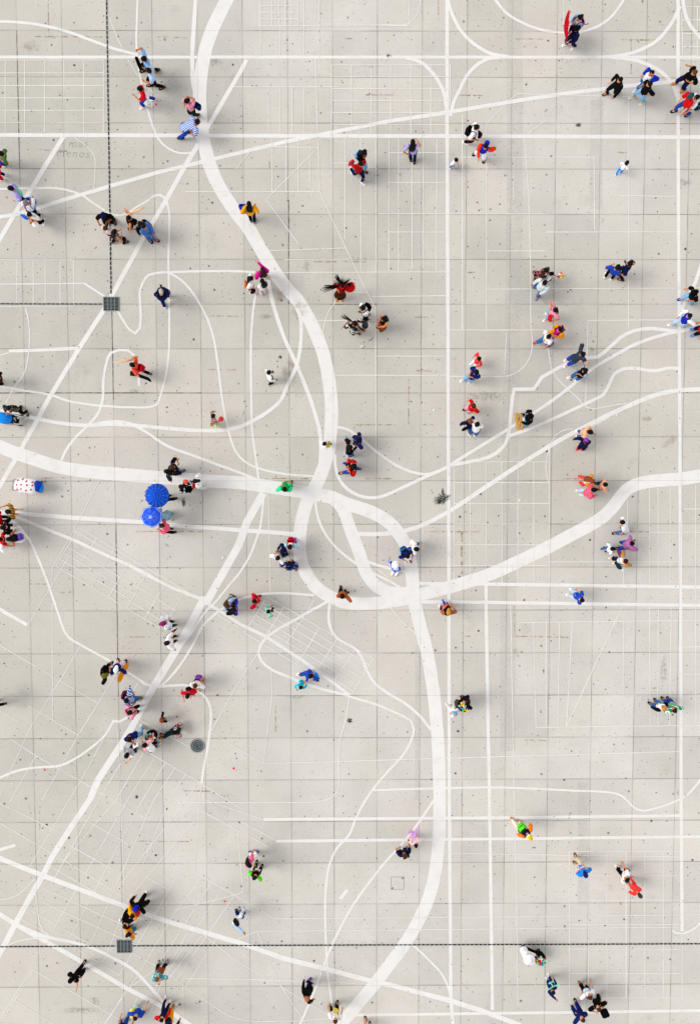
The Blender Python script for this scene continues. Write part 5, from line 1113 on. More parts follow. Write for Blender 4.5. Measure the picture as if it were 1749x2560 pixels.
PEOPLE = [
{'top': 'skyblue', 'bot': 'black', 'shoe': 'black', 'H': 1.75, 'face': 200, 'who': 'person in light blue uniform shirt raising one hand', 'xy': (-7.531, 16.637), 'feet': [(-7.405, 16.949), (-7.955, 16.999)], 'hands': [(-7.771, 16.925, 1.5), (-7.709, 16.535, 1.05)], 'acc': [('folder', (-7.828, 16.65), 1.1, 'black')], 'label': 'person in light blue uniform shirt raising one hand beside the long white line'},
{'top': 'paleblue', 'bot': 'black', 'shoe': 'black', 'hair': 'darkbrown', 'H': 1.72, 'face': 190, 'who': 'person in pale blue uniform shirt and black trousers striding', 'xy': (-7.364, 16.22), 'feet': [(-7.648, 16.278), (-7.202, 16.331)], 'hands': [(-7.647, 16.05, 1.0)], 'label': 'person in pale blue uniform shirt and black trousers striding behind another uniformed person'},
{'top': 'red', 'bot': 'blue', 'shoe': 'white', 'hl': 'b', 'H': 1.64, 'face': 195, 'who': 'person in red top with white sling bag', 'xy': (-7.705, 15.598), 'feet': [(-7.945, 15.544), (-7.528, 15.814)], 'hands': [(-7.974, 15.439, 1.2)], 'acc': [('sling', (-7.56, 15.547), 1.05, 'white')], 'label': 'person in red top with white sling bag walking below two uniformed people'},
{'top': 'pink', 'bot': 'darkgreen', 'shoe': 'grey', 'hl': 'p', 'H': 1.62, 'face': 235, 'who': 'person in pink shirt shading the eyes with one arm', 'xy': (-6.017, 15.146), 'feet': [(-6.05, 15.247), (-5.838, 15.206)], 'hands': [(-5.906, 15.235, 1.55)], 'acc': [('backpackside', (-5.714, 15.184), 0.95, 'navyblue')], 'label': 'person in pink shirt shading the eyes with one arm beside the broad curving street'},
{'top': 'stripeblue', 'bot': 'blue', 'shoe': 'black', 'fat': 1.25, 'H': 1.72, 'face': 15, 'who': 'person in blue and white striped shirt leaning forward', 'xy': (-6.031, 14.467), 'hd': (-5.649, 14.452), 'feet': [(-6.549, 14.416), (-6.228, 14.541)], 'hands': [(-5.963, 14.277, 1.0)], 'label': 'person in blue and white striped shirt leaning forward on the broad curving street'},
{'top': 'greendull', 'bot': 'blue', 'shoe': 'beige', 'face': 180, 'who': 'person in green shirt and blue jeans stepping in', 'xy': (-12.867, 13.297), 'feet': [(-13.219, 13.384), (-13.449, 13.44)], 'hands': [(-13.045, 13.213, 0.9), (-13.065, 13.418, 1.0)], 'label': 'person in green shirt and blue jeans stepping in from the left edge beside the writing'},
{'top': 'crimson', 'bot': 'navy', 'shoe': 'white', 'face': 180, 'who': 'person in crimson top and navy trousers, white shoes', 'xy': (-13.081, 12.702), 'feet': [(-13.407, 12.815), (-13.345, 12.985)], 'hands': [(-13.216, 12.704, 0.9), (-13.279, 12.881, 0.9)], 'label': 'person in crimson top and navy trousers, white shoes at the upper left edge'},
{'top': 'lavender', 'ts': 'l', 'bot': 'black', 'shoe': 'black', 'H': 1.7, 'face': 205, 'who': 'person in lavender shirt with mint bag', 'xy': (-12.476, 11.996), 'hands': [(-12.551, 11.729, 0.9)], 'acc': [('bag', (-12.348, 12.012), 1.05, 'mint', 0.3)], 'label': 'person in lavender shirt with mint bag where two white streets cross'},
{'top': 'white', 'bot': 'black', 'shoe': 'white', 'hair': 'grey', 'H': 1.74, 'face': 262, 'who': 'person in white T-shirt with blue straps', 'xy': (-11.954, 11.474), 'feet': [(-11.975, 11.434), (-12.217, 11.571)], 'hands': [(-11.851, 11.512, 1.4)], 'acc': [('backpack', 'brightblue')], 'label': 'person in white T-shirt with blue straps beside the person carrying a white bag'},
{'top': 'white', 'bot': 'black', 'shoe': 'white', 'H': 1.6, 'face': 250, 'who': 'person in white top and black leggings holding a bag', 'xy': (-11.871, 11.08), 'feet': [(-11.841, 11.217), (-12.083, 11.32)], 'hands': [(-11.897, 10.931, 1.0), (-11.999, 10.92, 1.0)], 'acc': [('sack', (-11.893, 10.906), 0.75, 'white', 0.26), ('bag', (-12.206, 11.124), 0.95, 'brightblue', 0.3)], 'label': 'person in white top and black leggings holding a bag at the far left street crossing'},
{'top': 'black', 'bot': 'black', 'shoe': 'black', 'hat': ('cap', 'navy'), 'H': 1.76, 'face': 270, 'who': 'person in black T-shirt and black cap with face up', 'xy': (-9.11, 11.024), 'feet': [(-9.119, 11.248), (-9.402, 11.2)], 'hands': [(-9.062, 10.889, 1.15), (-9.349, 10.782, 1.2)], 'label': 'person in black T-shirt and black cap with face up left of the long drain'},
{'top': 'pinkwhite', 'bot': 'maroon', 'shoe': 'brown', 'hair': 'brown', 'H': 1.3, 'face': 250, 'who': 'small person in pale pink top', 'xy': (-9.152, 10.659), 'label': 'small person in pale pink top in front of the black-capped person'},
{'top': 'camogrey', 'ts': 'n', 'bot': 'black', 'shoe': 'black', 'hl': 'l', 'H': 1.6, 'face': 35, 'who': 'person in grey speckled dress with black curls', 'xy': (-8.757, 10.459), 'feet': [(-9.143, 10.454), (-8.715, 10.435)], 'hands': [(-8.587, 10.434, 1.0), (-8.599, 10.576, 1.15)], 'label': 'person in grey speckled dress with black curls right beside the long drain'},
{'top': 'black', 'ts': 'n', 'bot': 'black', 'shoe': 'white', 'H': 1.68, 'face': 10, 'who': 'person in black vest holding a long pale tube', 'xy': (-8.191, 10.929), 'feet': [(-8.53, 11.0), (-8.277, 11.048)], 'hands': [(-8.122, 11.076, 1.5), (-8.153, 10.724, 0.8)], 'acc': [('tube', (-7.935, 11.158), 1.5, 'sand', (0.97, 0.35))], 'label': 'person in black vest holding a long pale tube above the diagonal white street'},
{'top': 'black', 'ts': 'l', 'bot': 'black', 'shoe': 'black', 'H': 1.66, 'face': 320, 'who': 'person in black jacket half hidden', 'xy': (-7.773, 10.726), 'label': 'person in black jacket half hidden behind a person in blue denim'},
{'top': 'denim', 'ts': 'l', 'bot': 'jeans', 'shoe': 'navy', 'H': 1.72, 'face': 325, 'who': 'person in blue denim shirt and jeans', 'xy': (-7.64, 10.618), 'feet': [(-7.76, 10.513), (-7.536, 10.522)], 'hands': [(-7.447, 10.467, 0.95), (-7.372, 10.467, 0.95)], 'label': 'person in blue denim shirt and jeans on the diagonal white street'},
{'top': 'navy', 'ts': 'l', 'bot': 'indigo', 'shoe': 'white', 'hair': 'lightgrey', 'fat': 1.55, 'H': 1.75, 'face': 92, 'who': 'person in bulky navy jacket filming with a phone', 'xy': (-7.141, 8.185), 'hd': (-7.041, 8.239), 'feet': [(-7.191, 8.021), (-7.107, 8.417)], 'hands': [(-7.067, 8.386, 1.5), (-6.983, 8.386, 1.5)], 'acc': [('phone', (-7.014, 8.421), 1.55)], 'label': 'person in bulky navy jacket filming with a phone right of the square drain grate'},
{'top': 'black', 'ts': 'l', 'bot': 'lightjeans', 'shoe': 'black', 'hl': 'l', 'H': 1.66, 'face': 320, 'who': 'person with long black hair in black top', 'xy': (0.43, 13.28), 'feet': [(0.501, 13.104), (0.336, 13.189)], 'hands': [(0.465, 13.193, 1.2)], 'acc': [('backpack', 'skyblue')], 'label': 'person with long black hair in black top behind a person in red plaid'},
{'top': 'redplaid', 'ts': 'l', 'bot': 'navy', 'shoe': 'white', 'H': 1.68, 'face': 300, 'who': 'person in red plaid shirt striding in white shoes', 'xy': (0.355, 12.93), 'feet': [(0.423, 12.695), (0.064, 13.18)], 'hands': [(0.298, 12.946, 1.1)], 'acc': [('bag', (0.018, 13.121), 0.95, 'redpink', 0.28)], 'label': 'person in red plaid shirt striding in white shoes below a person in black'},
{'top': 'lavender', 'bot': 'navy', 'shoe': 'black', 'hl': 'l', 'H': 1.6, 'face': 92, 'who': 'person with long black hair in lavender and blue shirt', 'xy': (2.283, 13.693), 'feet': [(2.395, 13.515), (2.375, 13.61)], 'hands': [(2.416, 13.714, 1.55), (2.101, 13.493, 0.85)], 'acc': [('bag', (2.088, 13.666), 1.0, 'black', 0.24)], 'label': 'person with long black hair in lavender and blue shirt alone on the thin street grid'},
{'top': 'white', 'bot': 'navyblack', 'shoe': 'white', 'H': 1.74, 'face': 345, 'who': 'person in white shirt with black backpack striding', 'xy': (4.608, 14.219), 'feet': [(4.422, 14.225), (4.959, 14.389)], 'hands': [(4.636, 13.986, 0.9)], 'acc': [('backpack', 'black')], 'label': 'person in white shirt with black backpack striding across the second wide line'},
{'top': 'royal', 'ts': 'l', 'sl': 'orangered', 'bot': 'white', 'shoe': 'black', 'hat': ('hoodback', 'royal'), 'H': 1.72, 'face': 245, 'who': 'person in blue hooded vest with orange sleeves', 'xy': (4.956, 13.538), 'feet': [(4.803, 13.842), (5.141, 13.6)], 'hands': [(5.263, 13.572, 0.9), (4.782, 13.303, 0.95)], 'label': 'person in blue hooded vest with orange sleeves walking below the second wide line'},
{'top': 'white', 'bot': 'azure', 'shoe': 'white', 'H': 0.92, 'face': 315, 'who': 'toddler in white shirt and bright blue trousers', 'xy': (3.898, 13.249), 'hd': (3.973, 13.299), 'feet': [(3.823, 13.285), (3.888, 13.328)], 'hands': [(4.124, 13.218, 0.35)], 'label': 'toddler in white shirt and bright blue trousers on the long vertical line'},
{'top': 'white', 'ts': 'l', 'sl': 'skyblue', 'bot': 'pinkpale', 'shoe': 'white', 'hl': 'p', 'H': 1.6, 'face': 200, 'who': 'person in white and light blue top', 'xy': (8.357, 18.155), 'hands': [(8.251, 18.109, 1.0)], 'acc': [('backpack', 'magenta')], 'label': 'person in white and light blue top behind the red umbrella'},
{'top': 'navy', 'ts': 'l', 'bot': 'navy', 'shoe': 'white', 'hl': 'p', 'hat': ('cap', 'black'), 'H': 1.66, 'face': 205, 'who': 'person in navy tracksuit and white shoes', 'xy': (8.245, 17.761), 'feet': [(8.236, 17.888), (8.564, 17.804)], 'hands': [(8.093, 17.832, 1.1), (8.144, 17.587, 0.8)], 'label': 'person in navy tracksuit and white shoes holding the red umbrella sideways'},
{'top': 'black', 'ts': 'l', 'bot': 'navyblack', 'shoe': 'brown', 'hl': 's', 'H': 1.7, 'fat': 1.1, 'face': 205, 'who': 'person in black coat with white collar', 'xy': (9.882, 15.93), 'feet': [(9.819, 16.032), (10.244, 16.106)], 'hands': [(9.707, 16.098, 0.95)], 'label': 'person in black coat with white collar first of the upper right group'},
{'top': 'white', 'ts': 'l', 'sl': 'royal', 'bot': 'jeans', 'shoe': 'white', 'hl': 's', 'H': 1.68, 'face': 200, 'who': 'person in white T-shirt over blue sleeves, hand to ear', 'xy': (11.031, 16.173), 'feet': [(10.958, 16.253), (11.244, 16.4)], 'hands': [(10.885, 16.348, 0.95), (11.058, 16.052, 1.5)], 'label': 'person in white T-shirt over blue sleeves, hand to ear in the upper right group'},
{'top': 'black', 'bot': 'lightjeans', 'shoe': 'cream', 'H': 1.72, 'face': 200, 'who': 'person in black T-shirt and pale jeans', 'xy': (10.954, 15.761), 'feet': [(10.851, 15.936), (11.232, 15.736)], 'hands': [(11.138, 15.625, 0.9)], 'label': 'person in black T-shirt and pale jeans beside a person with blue sleeves'},
{'top': 'black', 'bot': 'navy', 'shoe': 'tan', 'hair': 'shaved', 'H': 1.78, 'fat': 1.12, 'face': 205, 'who': 'person in black T-shirt and tan boots', 'xy': (12.58, 16.154), 'feet': [(12.448, 16.499), (12.781, 16.207)], 'hands': [(12.469, 16.549, 1.2), (12.557, 16.044, 1.05)], 'acc': [('bag', (12.47, 16.221), 1.1, 'black', 0.24)], 'label': 'person in black T-shirt and tan boots with camera bag at upper right'},
{'top': 'red', 'bot': 'royaljeans', 'shoe': 'black', 'hat': ('cap', 'teal'), 'H': 1.74, 'face': 200, 'who': 'person in red shirt and dark green cap', 'xy': (12.496, 15.361), 'feet': [(12.459, 15.413), (12.965, 15.279)], 'hands': [(12.157, 15.262, 1.0)], 'label': 'person in red shirt and dark green cap striding at the right edge'},
{'top': 'white', 'bot': 'darkteal', 'shoe': 'black', 'H': 1.6, 'face': 185, 'who': 'person in white top and dark trousers', 'xy': (12.804, 15.398), 'feet': [(13.35, 15.537), (13.423, 15.622)], 'hands': [(12.848, 15.429, 1.0)], 'label': 'person in white top and dark trousers behind the red-shirted person'},
{'top': 'white', 'bot': 'azure', 'shoe': 'white', 'H': 0.98, 'face': 55, 'who': 'toddler in white shirt and blue trousers walking alone', 'xy': (10.387, 13.175), 'feet': [(10.248, 13.05), (10.422, 13.107)], 'label': 'toddler in white shirt and blue trousers walking alone near a thin vertical line'},
{'top': 'yelloworange', 'ts': 'l', 'bot': 'navyblack', 'shoe': 'grey', 'hl': 'l', 'H': 1.62, 'face': 90, 'who': 'person in yellow sweater with long black hair', 'xy': (-3.757, 11.43), 'feet': [(-3.829, 11.306), (-3.734, 11.255)], 'hands': [(-3.541, 11.439, 1.15), (-3.94, 11.304, 0.9)], 'acc': [('backpackside', (-4.043, 11.47), 1.0, 'cobalt')], 'label': 'person in yellow sweater with long black hair on the broad curving street'},
{'top': 'magenta', 'ts': 'l', 'bot': 'maroon', 'shoe': 'white', 'hair': 'darkred', 'hl': 'l', 'H': 1.62, 'face': 100, 'who': 'person in magenta top reaching one arm up', 'xy': (-3.271, 9.052), 'feet': [(-3.473, 9.132), (-3.334, 9.149)], 'hands': [(-3.452, 9.315, 1.5), (-3.559, 9.009, 1.0)], 'label': 'person in magenta top reaching one arm up above two people in white'},
{'top': 'white', 'bot': 'black', 'shoe': 'white', 'hl': 'l', 'H': 1.55, 'face': 0, 'who': 'person with long black hair and orange bag', 'xy': (-3.728, 8.757), 'feet': [(-3.911, 8.567), (-3.816, 8.567)], 'hands': [(-3.772, 8.522, 0.8)], 'acc': [('bag', (-3.958, 8.627), 1.0, 'orange', 0.28)], 'label': 'person with long black hair and orange bag left of two companions'},
{'top': 'white', 'bot': 'pinkwhite', 'shoe': 'pinkwhite', 'hl': 'l', 'H': 1.5, 'face': 120, 'who': 'person in white tunic and white trousers', 'xy': (-3.294, 8.653), 'feet': [(-3.478, 8.464), (-3.372, 8.584)], 'label': 'person in white tunic and white trousers below the magenta person'},
{'top': 'redblack', 'ts': 's', 'bot': 'blackgold', 'bt': 'k', 'shoe': 'tan', 'hat': ('headdress', 'black'), 'H': 1.7, 'fat': 1.2, 'face': 270, 'who': 'dancer in red and black costume with black feathers', 'xy': (-0.319, 8.48), 'feet': [(-0.51, 8.322), (-0.354, 8.322)], 'hands': [(-0.491, 8.383, 1.1), (-0.131, 8.585, 1.2)], 'acc': [('shield', (-0.045, 8.499), 1.0, 'red')], 'label': 'dancer in red and black costume with black feathers facing the photographers'},
{'top': 'white', 'bot': 'black', 'shoe': 'black', 'H': 1.72, 'face': 215, 'who': 'person in white shirt photographing a dancer', 'xy': (0.463, 7.649), 'feet': [(0.558, 7.518), (0.675, 7.605)], 'hands': [(0.357, 7.541, 1.3), (0.394, 7.577, 1.35)], 'acc': [('backpack', 'black'), ('phone', (0.333, 7.525), 1.4)], 'label': 'person in white shirt photographing a dancer with a black backpack'},
{'top': 'blackwhite', 'ts': 's', 'bot': 'blackwhite', 'bt': 'k', 'shoe': 'brown', 'hat': ('headdress', 'rust'), 'H': 1.68, 'fat': 1.15, 'face': 300, 'who': 'dancer in black and white costume with brown feathers', 'xy': (0.146, 7.084), 'feet': [(0.067, 7.023), (0.263, 7.004)], 'hands': [(-0.133, 7.166, 1.1), (0.495, 6.987, 1.05)], 'acc': [('drum', (0.535, 7.099), 0.95, 'black'), ('pompom', (-0.171, 7.166), 1.05, 'cream')], 'label': 'dancer in black and white costume with brown feathers playing a black drum'},
{'top': 'black', 'ts': 'n', 'bot': 'rustbrown', 'bt': 'k', 'shoe': 'brown', 'hl': 'l', 'H': 1.6, 'face': 205, 'who': 'person with very long black hair and brown skirt', 'xy': (1.234, 7.264), 'feet': [(1.147, 7.159), (1.226, 7.159)], 'hands': [(1.039, 7.278, 1.0), (1.076, 7.068, 0.8)], 'label': 'person with very long black hair and brown skirt watching the dancers'},
{'top': 'maroondots', 'ts': 'l', 'bot': 'maroondots', 'bt': 'k', 'shoe': 'black', 'hl': 's', 'H': 1.62, 'face': 300, 'who': 'person in maroon dotted dress', 'xy': (7.231, 9.049), 'hands': [(7.014, 9.043, 0.95)], 'acc': [('bag', (7.037, 9.067), 0.85, 'maroon', 0.26)], 'label': 'person in maroon dotted dress with two relatives by a bright ball'},
{'top': 'white', 'bot': 'navy', 'shoe': 'white', 'H': 1.12, 'face': 0, 'who': 'small child in white and navy', 'xy': (7.568, 9.027), 'hands': [(7.782, 8.992, 0.75), (7.648, 8.927, 0.6)], 'label': 'small child in white and navy reaching for the bright ball'},
{'top': 'palegrey', 'ts': 'l', 'bot': 'jeans', 'shoe': 'grey', 'H': 1.76, 'fat': 1.15, 'face': 225, 'who': 'person in long pale grey shirt and jeans', 'xy': (7.174, 8.51), 'hd': (7.185, 8.569), 'feet': [(7.267, 8.344), (7.173, 8.779)], 'hands': [(7.147, 8.29, 0.85)], 'label': 'person in long pale grey shirt and jeans below a person in dotted dress'},
{'top': 'cobalt', 'bot': 'black', 'shoe': 'white', 'H': 1.62, 'face': 60, 'who': 'person in blue T-shirt with white shoes', 'xy': (9.864, 9.162), 'hd': (9.925, 9.166), 'feet': [(9.907, 9.172), (10.174, 9.085)], 'hands': [(9.824, 9.355, 1.0)], 'label': 'person in blue T-shirt with white shoes beside a person holding up a phone'},
{'top': 'navy', 'bot': 'navyblack', 'shoe': 'brown', 'H': 1.74, 'face': 150, 'who': 'person in navy shirt and trousers holding up a phone', 'xy': (10.333, 9.257), 'feet': [(10.557, 9.085), (10.348, 9.215)], 'hands': [(10.22, 9.314, 1.5), (10.163, 9.07, 0.9)], 'acc': [('phone', (10.146, 9.315), 1.55)], 'label': 'person in navy shirt and trousers holding up a phone right of a blue-shirted companion'},
{'top': 'pink', 'bot': 'lightjeans', 'shoe': 'white', 'hl': 'l', 'H': 1.62, 'face': 195, 'who': 'person in pink top with red bag, arm raised', 'xy': (7.616, 7.582), 'feet': [(7.617, 7.486), (7.717, 7.719)], 'hands': [(7.458, 7.696, 1.35), (7.65, 7.274, 0.9)], 'acc': [('bag', (7.548, 7.382), 0.9, 'red', 0.28)], 'label': 'person in pink top with red bag, arm raised walking left across thin lines'},
{'top': 'magenta', 'ts': 'l', 'sl': 'amber', 'bot': 'amber', 'shoe': 'purple', 'H': 1.55, 'face': 210, 'who': 'person in orange sleeves and magenta vest', 'xy': (7.826, 6.884), 'hands': [(7.645, 6.832, 1.0), (7.805, 6.662, 1.0)], 'acc': [('backpack', 'magentaflower')], 'label': 'person in orange sleeves and magenta vest above a person in red shoes'},
{'top': 'white', 'bot': 'jeans', 'shoe': 'red', 'H': 1.7, 'face': 215, 'who': 'person in white T-shirt and red shoes', 'xy': (7.384, 6.61), 'feet': [(7.258, 6.61), (7.821, 6.517)], 'hands': [(7.332, 6.605, 1.0)], 'label': 'person in white T-shirt and red shoes striding at right of centre'},
{'top': 'black', 'bot': 'lightjeans', 'shoe': 'cobalt', 'hat': ('cap', 'black'), 'H': 1.72, 'face': 205, 'who': 'person in black cap and black T-shirt, blue shoes', 'xy': (12.84, 8.248), 'feet': [(12.871, 8.272), (13.346, 8.158)], 'hands': [(12.793, 8.019, 0.95)], 'label': 'person in black cap and black T-shirt, blue shoes by the right vertical line'},
{'top': 'royal', 'ts': 'l', 'sl': 'white', 'bot': 'paleblue', 'shoe': 'white', 'H': 1.72, 'face': 200, 'who': 'person in blue T-shirt over white sleeves', 'xy': (12.617, 7.371), 'feet': [(12.521, 7.28), (13.017, 7.295)], 'hands': [(12.43, 7.426, 0.95), (12.993, 7.138, 0.9)], 'label': 'person in blue T-shirt over white sleeves at the right vertical line'},
{'top': 'red', 'bot': 'navyblack', 'shoe': 'azure', 'H': 1.7, 'face': 190, 'who': 'person in bright blue shoes and dark trousers', 'xy': (13.292, 6.909), 'feet': [(13.41, 7.096), (13.414, 6.897)], 'hands': [(13.013, 7.184, 0.85)], 'label': 'person in bright blue shoes and dark trousers entering from the right edge'},
{'top': 'coral', 'ts': 'l', 'bot': 'white', 'shoe': 'white', 'H': 1.2, 'face': 205, 'who': 'child in coral red jacket and white shoes', 'xy': (4.849, 5.836), 'feet': [(4.754, 5.739), (4.835, 5.739)], 'hands': [(4.72, 5.97, 0.7), (4.834, 5.598, 0.6)], 'label': 'child in coral red jacket and white shoes above a person in navy'},
{'top': 'navyblue', 'bot': 'lightjeans', 'shoe': 'white', 'H': 1.7, 'face': 212, 'who': 'person in navy T-shirt and faded jeans looking down', 'xy': (4.684, 5.286), 'feet': [(4.435, 5.082), (4.677, 5.178)], 'hands': [(4.481, 5.234, 1.1), (4.474, 5.162, 1.05)], 'label': 'person in navy T-shirt and faded jeans looking down below a child in coral'},
{'top': 'red', 'bot': 'pinkpale', 'bt': 's', 'shoe': 'black', 'hair': 'brown', 'H': 1.6, 'face': 205, 'who': 'person in red shirt and pink shorts', 'xy': (4.592, 4.039), 'feet': [(4.548, 3.955), (4.686, 3.987)], 'hands': [(4.625, 3.817, 0.9)], 'label': 'person in red shirt and pink shorts above two people in navy and white'},
{'top': 'navy', 'ts': 'l', 'bot': 'jeans', 'shoe': 'cream', 'hair': 'auburn', 'hl': 's', 'H': 1.64, 'face': 300, 'who': 'person with auburn hair in navy jacket', 'xy': (4.467, 3.467), 'feet': [(4.693, 3.075), (4.757, 3.131)], 'acc': [('bag', (4.346, 3.199), 1.0, 'black', 0.3)], 'label': 'person with auburn hair in navy jacket with black bag beside a white shirt'},
{'top': 'white', 'bot': 'jeans', 'shoe': 'white', 'H': 1.72, 'fat': 1.15, 'face': 245, 'who': 'person in plain white T-shirt and jeans', 'xy': (4.719, 3.347), 'feet': [(4.863, 3.091), (4.773, 3.115)], 'label': 'person in plain white T-shirt and jeans right of an auburn-haired person'},
{'top': 'charcoal', 'bot': 'royaljeans', 'shoe': 'white', 'H': 1.76, 'fat': 1.1, 'face': 200, 'who': 'person in grey T-shirt and blue trousers swinging both arms', 'xy': (8.63, 5.941), 'feet': [(8.451, 5.732), (8.487, 5.91)], 'hands': [(8.727, 6.301, 1.0), (8.666, 5.711, 0.9)], 'label': 'person in grey T-shirt and blue trousers swinging both arms above a black-vested person'},
{'top': 'black', 'ts': 's', 'sl': 'greyblue', 'bot': 'jeans', 'shoe': 'white', 'H': 1.7, 'face': 200, 'who': 'person in black vest and jeans touching the forehead', 'xy': (8.754, 5.344), 'feet': [(8.626, 5.198), (8.882, 5.223)], 'hands': [(8.79, 5.542, 1.45), (8.639, 5.242, 1.1)], 'label': 'person in black vest and jeans touching the forehead on the slanting white street'},
{'top': 'black', 'ts': 'l', 'bot': 'lightjeans', 'shoe': 'brown', 'hat': ('cap', 'black'), 'H': 1.72, 'face': 185, 'who': 'person in black jacket carrying wooden boards', 'xy': (6.741, 3.645), 'feet': [(6.809, 3.321), (6.83, 3.795)], 'hands': [(6.458, 3.46, 1.0), (6.518, 3.683, 1.0)], 'acc': [('boards', (6.406, 3.463), 0.95, 'wood')], 'label': 'person in black jacket carrying wooden boards where three white streets meet'},
{'top': 'peach', 'bot': 'jeans', 'shoe': 'white', 'H': 1.7, 'face': 340, 'who': 'person in beige top and jeans', 'xy': (8.854, 3.103), 'hd': (8.963, 3.051), 'feet': [(8.942, 2.922), (8.965, 3.127)], 'hands': [(9.166, 3.027, 1.2)], 'label': 'person in beige top and jeans beside a purple-hooded person'},
{'top': 'navy', 'ts': 'l', 'bot': 'navy', 'shoe': 'coral', 'hat': ('hoodup', 'purple'), 'H': 1.6, 'fat': 1.1, 'face': 250, 'who': 'person in navy with purple hood', 'xy': (8.851, 2.72), 'feet': [(8.961, 2.5), (9.23, 2.47)], 'label': 'person in navy with purple hood below a person in beige top'},
{'top': 'salmon', 'bot': 'black', 'shoe': 'navy', 'hl': 's', 'H': 1.66, 'face': 165, 'who': 'person in salmon shirt with red backpack holding a pale roll', 'xy': (-8.15, 5.56), 'feet': [(-7.863, 5.396), (-8.469, 5.364)], 'hands': [(-8.259, 5.736, 1.45), (-8.127, 5.194, 0.8)], 'acc': [('backpack', 'crimson'), ('tube', (-8.428, 5.707), 1.4, 'sand', (-0.98, -0.18)), ('boardblack', (-8.021, 5.222), 0.55, 'black')], 'label': 'person in salmon shirt with red backpack holding a pale roll on the short looped street'},
{'top': 'white', 'ts': 'l', 'bot': 'navyblack', 'shoe': 'black', 'H': 1.3, 'face': 30, 'who': 'child in white printed shirt and dark trousers', 'xy': (-3.107, 5.31), 'feet': [(-3.157, 5.039), (-3.101, 5.109)], 'hands': [(-3.008, 5.335, 0.8), (-2.887, 5.071, 0.7)], 'acc': [('phone', (-2.995, 5.374), 0.85)], 'label': 'child in white printed shirt and dark trousers alone above the curving lines'},
{'top': 'black', 'ts': 'l', 'bot': 'black', 'shoe': 'black', 'face': 185, 'who': 'person in black coat cut by the frame', 'xy': (-13.216, 5.087), 'feet': [(-13.686, 5.031), (-13.757, 5.085)], 'hands': [(-13.438, 5.054, 0.9), (-13.47, 5.159, 0.9)], 'label': 'person in black coat cut by the frame at the left edge above the stroller'},
{'top': 'camoblack', 'ts': 'l', 'bot': 'black', 'shoe': 'black', 'hl': 's', 'H': 1.64, 'face': 275, 'who': 'person in black patterned top with orange-brown face', 'xy': (-12.78, 3.966), 'hands': [(-13.095, 3.845, 0.95), (-12.943, 3.833, 0.95)], 'label': 'person in black patterned top with orange-brown face pushing the blue stroller'},
{'top': 'yellowpattern', 'bot': 'black', 'bt': 's', 'shoe': 'white', 'hl': 'b', 'H': 1.66, 'face': 180, 'who': 'person in yellow patterned top and black shorts', 'xy': (-12.88, 0.083), 'feet': [(-13.15, 0.098), (-13.117, -0.089)], 'hands': [(-13.293, 0.24, 1.1), (-13.09, -0.097, 0.9)], 'label': 'person in yellow patterned top and black shorts at the hub of three streets'},
{'top': 'red', 'bot': 'navyblack', 'shoe': 'navy', 'H': 1.68, 'face': 180, 'who': 'person in red top and dark jeans', 'xy': (-13.381, -0.149), 'feet': [(-13.546, -0.26), (-13.778, -0.312)], 'hands': [(-13.543, -0.271, 0.9), (-13.627, -0.14, 0.9)], 'label': 'person in red top and dark jeans leaving over the left edge'},
{'top': 'black', 'ts': 'l', 'bot': 'navyblack', 'shoe': 'white', 'fat': 1.3, 'H': 1.7, 'face': 180, 'who': 'person in bulky black jacket', 'xy': (-13.085, -0.512), 'feet': [(-13.366, -0.53), (-13.386, -0.739)], 'label': 'person in bulky black jacket in the left edge group'},
{'top': 'black', 'ts': 'n', 'bot': 'white', 'shoe': 'white', 'hl': 'l', 'H': 1.62, 'face': 190, 'who': 'person with long black hair and purple backpack', 'xy': (-12.886, -0.953), 'feet': [(-12.994, -0.822), (-12.957, -1.145)], 'hands': [(-13.134, -1.278, 0.9)], 'acc': [('backpack', 'violet')], 'label': 'person with long black hair and purple backpack in white leggings at left edge'},
{'top': 'red', 'bot': 'white', 'bt': 'k', 'shoe': 'white', 'H': 1.62, 'face': 180, 'who': 'person in scarlet top and white skirt', 'xy': (-13.277, -0.974), 'feet': [(-13.625, -1.361), (-13.674, -1.511)], 'acc': [('sack', (-13.417, -1.365), 0.75, 'white', 0.36)], 'label': 'person in scarlet top and white skirt at the left edge below the group'},
{'top': 'navyblack', 'bot': 'jeans', 'shoe': 'black', 'hair': 'brown', 'H': 1.72, 'face': 200, 'who': 'person in black T-shirt and jeans, arm swung back', 'xy': (-6.709, 1.741), 'feet': [(-6.63, 1.632), (-6.858, 1.612)], 'hands': [(-6.578, 1.904, 1.0), (-6.657, 1.569, 1.1)], 'label': 'person in black T-shirt and jeans, arm swung back with companion on the wide street'},
{'top': 'darkteal', 'bot': 'black', 'shoe': 'black', 'hl': 'l', 'H': 1.62, 'face': 165, 'who': 'person with dark hair in dark teal top', 'xy': (-6.92, 1.581), 'hands': [(-6.853, 1.415, 1.0)], 'label': 'person with dark hair in dark teal top left of a black-shirted companion'},
{'top': 'blackbands', 'ts': 'l', 'bot': 'black', 'shoe': 'white', 'hl': 's', 'H': 1.64, 'face': 150, 'who': 'person in black jacket with white bands', 'xy': (-6.367, 1.004), 'hands': [(-6.28, 1.147, 1.1)], 'acc': [('backpack', 'black'), ('balloon', (-6.259, 1.187), 1.2, 'coral')], 'label': 'person in black jacket with white bands reaching out right of the umbrellas'},
